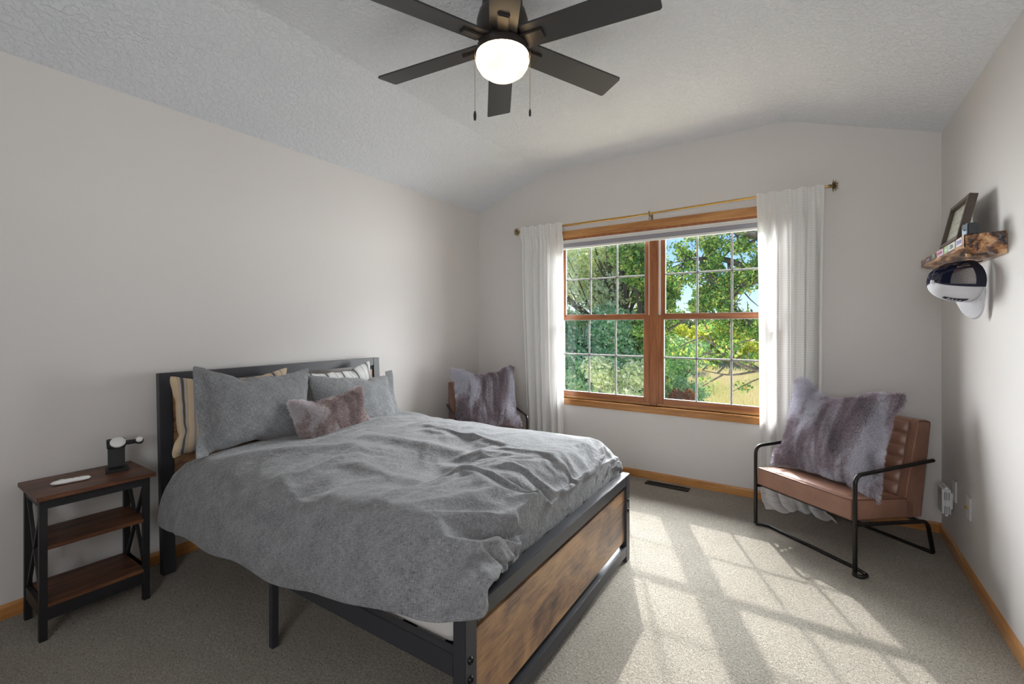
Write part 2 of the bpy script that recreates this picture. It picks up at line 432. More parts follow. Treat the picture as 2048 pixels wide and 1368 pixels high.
# centre mullion
XM = -1.098
b = MB(); b.box(XM - 0.026, XM + 0.026, YW + 0.028, YW + TH, WZ0, WZ1 - 0.02, 0.003); b.box(XM - 0.036, XM + 0.036, YW + 0.034, YW + TH, WZ0, WZ1 - 0.02, 0.002); wpart(b, 'mullion', M['sash_z'])
def sash(xa, xb, z0, z1, y, g0, g1, gx0, gx1, mz, label):
    b = MB(); d = 0.026
    b.box(xa, gx0, y, y + d, z0, z1, 0.003); b.box(gx1, xb, y, y + d, z0, z1, 0.003)
    f = wpart(b, 'sash', M['sash_z'])
    b = MB(); b.box(gx0 - 0.002, gx1 + 0.002, y + 0.0005, y + d - 0.0005, z0, g0, 0.002); b.box(gx0 - 0.002, gx1 + 0.002, y + 0.0005, y + d - 0.0005, g1, z1, 0.002)
    o = b.build('rail', M['sash_x'], f, smooth=False, mat=wi)
    b = MB(); w = 0.004
    b.box(gx0, gx0 + w, y + 0.003, y + 0.02, g0, g1); b.box(gx1 - w, gx1, y + 0.003, y + 0.02, g0, g1); b.box(gx0 + w, gx1 - w, y + 0.003, y + 0.02, g0, g0 + 0.005); b.box(gx0 + w, gx1 - w, y + 0.003, y + 0.02, g1 - w, g1)
    b.build('glazing_bead', M['bead'], f, smooth=False, mat=wi)
    b = MB()
    for i in (1, 2):
        x = gx0 + (gx1 - gx0) * i / 3; b.box(x - 0.0075, x + 0.0075, y + 0.010, y + 0.019, g0, g1, 0.002)
    b.box(gx0, gx1, y + 0.0105, y + 0.0185, mz - 0.0075, mz + 0.0075, 0.002)
    b.build('muntin', M['muntin'], f, smooth=False, mat=wi)
    b = MB(); b.add([(gx0, y + 0.0085, g0), (gx1, y + 0.0085, g0), (gx1, y + 0.0085, g1), (gx0, y + 0.0085, g1)], [(0, 1, 2, 3)])
    b.build('pane', M['glass'], f, smooth=False, mat=wi)
    return f
YL, YU = YW + 0.040, YW + 0.075
for xa, xb, gx0, gx1 in ((WA + 0.02, XM - 0.036, -1.935, -1.182), (XM + 0.036, WB - 0.02, -1.020, -0.262)):
    sash(xa, xb, WZ0 + 0.02, 1.352, YL, 0.660, 1.318, gx0, gx1, 1.003, '')
    sash(xa, xb, 1.330, 2.045, YU, 1.362, 2.01, gx0 + 0.002, gx1 - 0.002, 1.692, '')
    b = MB()
    for xx in (xa, xb): # white side channels seen beside the upper sashes
        s_ = 1 if xx == xa else -1
        b.box(min(xx, xx + s_ * 0.012), max(xx, xx + s_ * 0.012), YL + 0.012, YU - 0.001, 1.353, 2.045)
    wpart(b, 'side_channel', M['white_vinyl'])
    xc = (xa + xb) / 2
    b = MB(); b.box(xc - 0.028, xc + 0.028, YL + 0.003, YL + 0.024, 1.352, 1.358, 0.002); b.tube(round_path([(xc - 0.022, YL + 0.012, 1.358), (xc - 0.01, YL + 0.01, 1.366), (xc + 0.018, YL + 0.004, 1.366), (xc + 0.024, YL + 0.0, 1.360)], 0.006, 3), 0.004, 6)
    wpart(b, 'sash_lock', M['latch'], True)

# raised cellular shade in the top of the opening
sh = thing('cellular_shade', 'raised grey cellular shade with white rails at the top of the window', 'window shade', ((WA + WB) / 2, YW, 2.0))
si = Matrix.Translation(-Vector(((WA + WB) / 2, YW, 2.0)))
b = MB(); b.box(WA + 0.02, WB - 0.02, YW - 0.002, YW + 0.036, 2.028, 2.062, 0.004); b.box(WA + 0.02, WB - 0.02, YW - 0.006, YW + 0.0, 2.020, 2.030, 0.002)
b.build('head_rail', M['white_vinyl'], sh, smooth=False, mat=si)
b = MB()
for k in range(5): b.box(WA + 0.024, WB - 0.024, YW + 0.004, YW + 0.033, 1.988 + k * 0.0065, 1.9945 + k * 0.0065, 0.0015)
b.build('shade_fabric', M['blind_grey'], sh, smooth=False, mat=si)
b = MB(); b.box(WA + 0.022, WB - 0.022, YW + 0.002, YW + 0.036, 1.968, 1.986, 0.003); b.build('bottom_rail', M['white_vinyl'], sh, smooth=False, mat=si)

# unseen window added behind the camera to hold the rear fill lamp
w2 = bpy.data.objects.new('added_window', None); COL.objects.link(w2); w2['kind'] = 'structure'; w2['label'] = 'unseen window added behind the camera for fill light'
b = MB()
for x0_, x1_, z0_, z1_ in ((RA, RA + 0.05, RZ0, RZ1), (RB - 0.05, RB, RZ0, RZ1), (RA + 0.05, RB - 0.05, RZ0, RZ0 + 0.05), (RA + 0.05, RB - 0.05, RZ1 - 0.05, RZ1), ((RA + RB) / 2 - 0.02, (RA + RB) / 2 + 0.02, RZ0 + 0.05, RZ1 - 0.05)):
    b.box(x0_, x1_, YB - 0.1, YB - 0.06, z0_, z1_, 0.003)
b.build('added_window_frame', M['sash_z'], w2, smooth=False)

# ------------------------------------------------------------------ curtain rod and curtains
RY, RZ = YW - 0.082, 2.178
rod = thing('curtain_rod', 'thin brass curtain rod with sunburst finials above the window', 'curtain rod', (XM, RY, RZ))
ri = Matrix.Translation(-Vector((XM, RY, RZ)))
MB().tube([(-2.345, RY, RZ - 0.010), (-1.9, RY, RZ - 0.009), (-1.25, RY, RZ - 0.009)], 0.0095, 12).build('rod', M['brass'], rod, mat=ri)
MB().tube([(-1.26, RY, RZ - 0.009), (-0.6, RY, RZ + 0.003), (0.085, RY, RZ + 0.010)], 0.0075, 12).build('rod', M['brass'], rod, mat=ri)
b = MB(); b.tube(round_path([(-1.10, RY, RZ + 0.012), (-1.10, RY - 0.014, RZ), (-1.10, RY - 0.012, RZ - 0.02), (-1.10, RY + 0.02, RZ - 0.02), (-1.10, YW - 0.006, RZ - 0.02)], 0.008, 3), 0.005, 8)
b.box(-1.108, -1.092, YW - 0.008, YW, RZ - 0.05, RZ + 0.01, 0.002); b.tube([(-1.10, RY - 0.008, RZ - 0.018), (-1.10, RY - 0.008, RZ - 0.045), (-1.10, RY - 0.008, RZ - 0.052)], [0.003, 0.003, 0.008], 8)
b.build('bracket', M['antique_brass'], rod, mat=ri)
def finial(x, s):
    b = MB(); c = Vector((x, RY, RZ + (0.010 if s > 0 else -0.010)))
    b.tube([c, c + Vector((s * 0.012, 0, 0)), c + Vector((s * 0.02, 0, 0))], [0.010, 0.013, 0.008], 12)
    dc = c + Vector((s * 0.024, 0, 0))
    b.tube([dc, dc + Vector((s * 0.004, 0, 0))], [0.020, 0.018], 20)
    for cone, nn, rr_ in ((82, 18, 0.042), (58, 15, 0.044), (32, 9, 0.043)):
        for k in range(nn):
            a = 2 * math.pi * (k + 0.3 * (cone == 58)) / nn; cc = R(cone); u = Vector((s * math.cos(cc), math.cos(a) * math.sin(cc), math.sin(a) * math.sin(cc))); r1 = rr_ * (1.0 if k % 2 else 0.84)
            b.tube([dc + u * 0.010, dc + u * 0.028, dc + u * r1], [0.0042, 0.0032, 0.0008], 6)
    b.build('finial', M['antique_brass'], rod, mat=ri)
finial(-2.345, -1); finial(0.085, 1)

def curtain(name, label, xa, xb, xa2, xb2, zb, seed, folds, puddle):
    rnd = random.Random(seed); nu, nv = 190, 70
    ph = [rnd.uniform(0, 6.28) for _ in range(8)]; b = MB(); V = []; UV = []
    top = RZ + 0.022
    for j in range(nv + 1):
        v = j / nv; z = top - (top - zb) * v
        # gathered pleats on the rod, softer and wider lower down
        acc = 0; prev = None
        for i in range(nu + 1):
            u = i / nu
            ea = xa + (xa2 - xa) * min(1, v * 1.0) ** 1.2; eb = xb + (xb2 - xb) * min(1, v * 1.0) ** 1.2
            q = u + 0.030 * math.sin(2 * math.pi * u * 2 + ph[0]) + 0.012 * math.sin(2 * math.pi * u * 5 + ph[1] + v * 1.5)
            amp = 0.010 + 0.026 * min(1, v / 0.22) * (0.85 + 0.3 * math.sin(ph[2] + v * 3 + u * 5))
            w = math.sin(2 * math.pi * folds * q + ph[3] + 0.7 * math.sin(v * 2.2 + ph[4]))
            w = math.copysign(abs(w) ** 0.75, w) * (0.72 + 0.28 * math.sin(2 * math.pi * 1.7 * u + ph[6]))
            y = amp * w + 0.006 * math.sin(2 * math.pi * (folds * 2.3) * u + ph[5] + v) * (1 - 0.6 * v)
            if v < 0.06: # header ruffles
                y += 0.006 * math.sin(2 * math.pi * folds * 3.1 * u + ph[6]) * (1 - v / 0.06)
            z_ = z + (0.006 * math.sin(2 * math.pi * folds * u + ph[7]) if v < 0.02 else 0)
            x = ea + (eb - ea) * u + 0.008 * math.cos(2 * math.pi * folds * q + ph[3]) * min(1, v * 4)
            yy = RY + y
            hd = max(0.0, 1 - v / 0.075)
            hd = min(1.0, hd * 2.2)
            yy = yy * (1 - hd) + (RY - 0.0155 + 0.45 * min(0.0, y) + 0.10 * y - 0.007 * abs(math.sin(2 * math.pi * folds * 1.6 * u + ph[5]))) * hd
            yy = min(yy, YW - 0.02)
            if puddle and v > 0.955:
                t_ = (v - 0.955) / 0.045
                z_ = 0.006 + max(0.099 * (1 - t_ * 2.2), 0.016 * (1 + math.sin(11 * u + ph[1])) * math.sin(3.14 * t_))
                yy -= 0.10 * t_ * (0.7 + 0.5 * math.sin(7 * u + ph[2])); x += 0.03 * math.sin(9 * u + ph[6]) * t_ + 0.06 * t_
            V.append((x, yy, z_)); UV.append((u * (0.95 if xb > 0 else 1.0), v * 2.2))
    F = [(j * (nu + 1) + i, j * (nu + 1) + i + 1, (j + 1) * (nu + 1) + i + 1, (j + 1) * (nu + 1) + i) for j in range(nv) for i in range(nu)]
    b.add(V, F, 0, UV)
    o = b.build(name, M['curtain'], angle=180)
    return tag(o, label, 'curtain', 'white curtains on the brass rod')
curtain('curtain', 'narrower white grid-weave curtain hanging between the bed corner chair and window', -2.328, -1.878, -2.235, -1.868, 0.012, 4, 5.0, False)
curtain('curtain', 'wider white grid-weave curtain behind the leather chair, pooling on the carpet', -0.332, 0.068, -0.315, 0.055, 0.012, 9, 4.6, True)

# ------------------------------------------------------------------ floor register, outlets
vent = thing('floor_register', 'dark metal floor register set in the carpet under the window', 'floor vent', (-0.952, 3.635, 0))
b = MB(); b.box(-0.167, 0.167, -0.038, -0.028, 0.001, 0.009, 0.002); b.box(-0.167, 0.167, 0.028, 0.038, 0.001, 0.009, 0.002); b.box(-0.167, -0.145, -0.028, 0.028, 0.001, 0.009, 0.002); b.box(0.145, 0.167, -0.028, 0.028, 0.001, 0.009, 0.002)
b.build('frame', simple('bronze_register', (0.035, 0.03, 0.026), 0.4, 0.6), vent, smooth=False)
b = MB()
for k in range(26):
    x = -0.138 + k * 0.011; b.box(x, x + 0.004, -0.028, 0.028, 0.001, 0.006)
b.build('louver', M['black_metal'], vent, smooth=False)
MB().box(-0.146, 0.146, -0.029, 0.029, 0.0005, 0.002).build('shade_sheet', M['dark_gap'], vent, smooth=False)  # flat black sheet painted as the shade below the louvers

plate = thing('outlet_plate', 'white wall outlet cover mostly hidden behind the plug-in alarm', 'outlet', (DR, 3.428, 0.352))
b = MB(); b.box(-0.006, 0, -0.037, 0.037, -0.06, 0.06, 0.003); b.build('cover', M['white_plastic'], plate, smooth=False)
alarm = thing('plug_in_alarm', 'white vented plug-in gas alarm on the right wall beside the chair', 'alarm', (DR - 0.006, 3.475, 0.285))
b = MB(); b.box(-0.048, -0.012, -0.062, 0.062, -0.080, 0.080, 0.012); b.box(-0.012, 0, -0.03, 0.03, -0.045, 0.045, 0.003); b.build('housing', M['white_plastic'], alarm)
for zz in (0.012, -0.066):
    b = MB()
    for xx in (-0.041, -0.033, -0.024): b.box(xx, xx + 0.005, -0.0635, -0.0615, zz, zz + 0.044)
    b.build('side_grille', M['grey_vent'], alarm, smooth=False)
b = MB()
for k in range(4): b.box(-0.0495, -0.0475, -0.04 + k * 0.022, -0.03 + k * 0.022, 0.03, 0.055)
b.build('front_grille', M['grey_vent'], alarm, smooth=False)
cp = thing('cable_wall_plate', 'white wall plate with a brass cable socket near the baseboard', 'wall plate', (DR, 3.155, 0.350))
b = MB(); b.box(-0.006, 0, -0.036, 0.036, -0.058, 0.058, 0.003); b.build('cover', M['white_plastic'], cp, smooth=False)
b = MB(); b.tube([(-0.005, 0, 0), (-0.019, 0, 0)], 0.0055, 10); b.tube([(-0.009, 0, 0), (-0.012, 0, 0)], 0.008, 6); b.build('cable_socket', M['brass'], cp)

# ------------------------------------------------------------------ ceiling fan
FX, FY, FZ = -1.123, 1.616, 2.488
fan = thing('ceiling_fan', 'dark bronze six-blade ceiling fan with a glowing glass bowl light', 'ceiling fan', (FX, FY, ZT))
fz = lambda z: z - ZT
b = MB(); b.lathe([(0.085, fz(ZT)), (0.088, fz(2.66)), (0.080, fz(2.64)), (0.100, fz(2.62)), (0.112, fz(2.58)), (0.112, fz(2.52)), (0.100, fz(2.505)), (0.092, fz(2.500))], n=48); b.build('motor_housing', M['fan_dark'], fan)
b = MB(); b.lathe([(0.080, fz(2.502)), (0.095, fz(2.478)), (0.110, fz(2.470)), (0.113, fz(2.462)), (0.113, fz(2.436)), (0.108, fz(2.432))], n=48); b.build('light_collar', M['fan_dark'], fan)
b = MB(); b.lathe([(0.105, fz(2.438)), (0.114, fz(2.425)), (0.117, fz(2.410)), (0.112, fz(2.392)), (0.097, fz(2.368)), (0.070, fz(2.348)), (0.040, fz(2.338)), (0.001, fz(2.335))], n=48); gb = b.build('glass_bowl', M['bowl'], fan)
t = NT('added_ring_glow'); em = t.n('Emission'); em.inputs[0].default_value = (1.0, 0.66, 0.32, 1); em.inputs[1].default_value = 16.0; M['fill_ring'] = t.done(em.outputs[0])
b = MB(); V = [(0.1115 * math.cos(2 * math.pi * k / 48), 0.1115 * math.sin(2 * math.pi * k / 48), fz(2.4345)) for k in range(48)]; b.tube(V, 0.0020, 6, closed=True); b.build('blade_fill_ring', M['fill_ring'], gb)  # emissive ring added to throw warm light onto the blades
def blade_mesh():
    b = MB(); pit = 0.22; L0, L1 = 0.10, 0.658; w0, w1 = 0.058, 0.0675
    pts = [(L0, -w0), (L1 - 0.008, -w1), (L1 - 0.001, -w1 + 0.008), (L1, w1 - 0.008), (L1 - 0.008, w1), (L0, w0)]
    th = 0.004; V = []
    for s_ in (-1, 1):
        for x, y in pts: V.append((x, y * math.cos(pit), -y * math.sin(pit) + s_ * th))
    n = len(pts); F = [tuple(range(n - 1, -1, -1)), tuple(range(n, 2 * n))] + [(i, (i + 1) % n, n + (i + 1) % n, n + i) for i in range(n)]
    b.add(V, F); return b
def iron_mesh():
    b = MB(); m = Matrix.Rotation(-0.22, 4, 'X')
    b.box(0.085, 0.195, -0.024, 0.024, -0.015, -0.006, 0.003, mat=m)
    b.box(0.165, 0.195, -0.026, 0.026, -0.008, -0.003, 0.001, mat=m)
    return b
bl0 = blade_mesh().build('fan_blade', M['fan_blade'], fan, smooth=False); ir0 = iron_mesh().build('blade_iron', M['fan_dark'], bl0, smooth=False)
for k in range(6):
    a = R(9 - 2.3668 + 60 * k)
    if k == 0: o, i_ = bl0, ir0
    else:
        o = bl0.copy(); COL.objects.link(o); i_ = ir0.copy(); COL.objects.link(i_); i_.parent = o
    o.parent = fan; o.location = (0, 0, fz(FZ)); o.rotation_euler = (0, 0, a)
Rv = Vector((math.cos(0.5862), math.sin(0.5862), 0))
for s_, z0_, z1_ in ((-1, 2.155, 2.194), (1, 2.173, 2.203)):
    p = Rv * (0.1195 * s_) + Vector((0, 0.0, 0))
    b = MB(); b.tube([p + Vector((0, 0, fz(2.462))), p + Vector((0, 0, fz(z1_)))], 0.0011, 6)
    for k in range(46): 
        zz = 2.455 - k * (2.455 - z1_) / 46; b.tube([p + Vector((0, 0, fz(zz + 0.0012))), p + Vector((0, 0, fz(zz))), p + Vector((0, 0, fz(zz - 0.0012)))], [0.0008, 0.0019, 0.0008], 6)
    ch = b.build('pull_chain', M['antique_brass'], fan)
    b = MB(); h_ = z1_ - z0_
    b.tube([p + Vector((0, 0, fz(z1_ - h_ * q))) for q in (0, 0.15, 0.4, 0.75, 1)], [0.003, 0.005, 0.0068, 0.0062, 0.005] if s_ < 0 else [0.0025, 0.004, 0.0055, 0.005, 0.0048], 12)
    b.build('pull_fob', M['black_wood'], ch)

# ------------------------------------------------------------------ the bed
BED = Matrix.Translation(Vector((-2.760, 0.925, 0))) @ Matrix.Rotation(R(1.2), 4, 'Z')
bed = thing('bed_frame', 'black metal bed frame with rustic brown wood panels', 'bed', (-2.760, 0.925, 0), R(1.2))
WBED, LBED = 1.43, 1.965
lean = Matrix.Identity(4); lean[0][2] = -0.050   # the headboard leans back slightly
# headboard
b = MB(); fw = 0.056
b.box(0.0, 0.04, 0, fw, 0, 1.018, 0.002, mat=lean); b.box(0.0, 0.04, WBED - fw, WBED, 0, 1.018, 0.002, mat=lean)
b.box(0.001, 0.039, fw, WBED - fw, 1.018 - fw, 1.018, 0.002, mat=lean); b.box(0.002, 0.038, fw, WBED - fw, 0.46, 0.50, 0.002, mat=lean)
b.build('headboard_frame', M['black_metal'], bed, smooth=False)
b = MB(); b.box(0.012, 0.028, fw, WBED - fw, 0.50, 0.932, 0.001, mat=lean); b.build('headboard_panel', M['rustic_panel'], bed, smooth=False)
b = MB(); b.box(0.014, 0.03, WBED - fw - 0.012, WBED - fw - 0.0005, 0.933, 0.961, 0.001, mat=lean); b.build('panel_clip', M['black_metal'], bed, smooth=False)
# footboard
X0, X1 = LBED - 0.045, LBED
b = MB(); fw = 0.053
for y0_, y1_ in ((0, fw), (WBED - fw, WBED)): b.box(X0, X1, y0_, y1_, 0, 0.463, 0.002)
b.box(X0 + 0.0005, X1 - 0.0005, fw, WBED - fw, 0.463 - fw, 0.463, 0.002)
b.box(X0 + 0.0005, X1 - 0.0005, fw, WBED - fw, 0.035, 0.088, 0.002)
b.build('footboard_frame', M['black_metal'], bed, smooth=False)
b = MB(); b.box(X1 - 0.030, X1 - 0.012, fw, WBED - fw, 0.112, 0.386, 0.001); b.build('footboard_panel', M['rustic_panel'], bed, smooth=False)
for y_ in (fw / 2, WBED - fw / 2):
    for z_ in (0.325, 0.272):
        b = MB(); m = Matrix.Rotation(R(90), 4, 'Y')
        b.lathe([(0.0105, 0.0), (0.0105, 0.003), (0.008, 0.006), (0.004, 0.0065), (0.0035, 0.004), (0.001, 0.004)], (X1, y_ - 0.004, z_), 16, mat=m); b.build('bolt', M['bolt'], bed)
for y0_, y1_ in ((0.0, 0.03), (WBED - 0.03, WBED)):
    b = MB(); b.box(0.038, X0 + 0.001, y0_, y1_, 0.272, 0.340, 0.002); b.build('side_rail', M['black_metal'], bed, smooth=False)
b = MB(); b.box(0.03, X0, WBED / 2 - 0.02, WBED / 2 + 0.02, 0.262, 0.302, 0.002); b.build('centre_rail', M['black_metal'], bed, smooth=False)
for k in range(11):
    x_ = 0.10 + k * 0.175; b = MB(); b.box(x_, x_ + 0.04, 0.03, WBED - 0.03, 0.302, 0.325, 0.002); b.build('slat', M['black_metal'], bed, smooth=False)
for y_ in (0.004, WBED / 2 - 0.013, WBED - 0.03):
    b = MB(); b.box(0.985, 1.011, y_, y_ + 0.026, 0.0, 0.273 if y_ != WBED / 2 - 0.013 else 0.262, 0.002); b.build('leg', M['black_metal'], bed, smooth=False)

# mattress in a striped sheet
def soft_box(x0, x1, y0, y1, z0, z1, r, n=6, uvs=1.0, wob=0.0):
    bm = bmesh.new(); bmesh.ops.create_cube(bm, size=1)
    for v in bm.verts: v.co = Vector(((x0 + x1) / 2 + v.co.x * (x1 - x0), (y0 + y1) / 2 + v.co.y * (y1 - y0), (z0 + z1) / 2 + v.co.z * (z1 - z0)))
    bmesh.ops.bevel(bm, geom=bm.edges[:], offset=r, segments=n, affect='EDGES', profile=0.6)
    bm.verts.index_update(); V = [v.co.copy() for v in bm.verts]; F = [[v.index for v in f.verts] for f in bm.faces]; bm.free(); return V, F
V, F = soft_box(0.045, LBED - 0.060, 0.030, WBED - 0.030, 0.326, 0.500, 0.045)
b = MB(); b.add(V, F, 0, [(p.z + 0.06 * math.sin(p.x * 5.5) * (1 if p.y < 0.7 else 0.4) + 0.03 * math.sin(p.x * 11), p.x + p.y) for p in V])
o = b.build('mattress', M['stripe_sheet'], mat=Matrix.Identity(4)); o.matrix_world = BED
tag(o, 'mattress in a white and grey striped sheet, showing under the grey duvet', 'mattress')

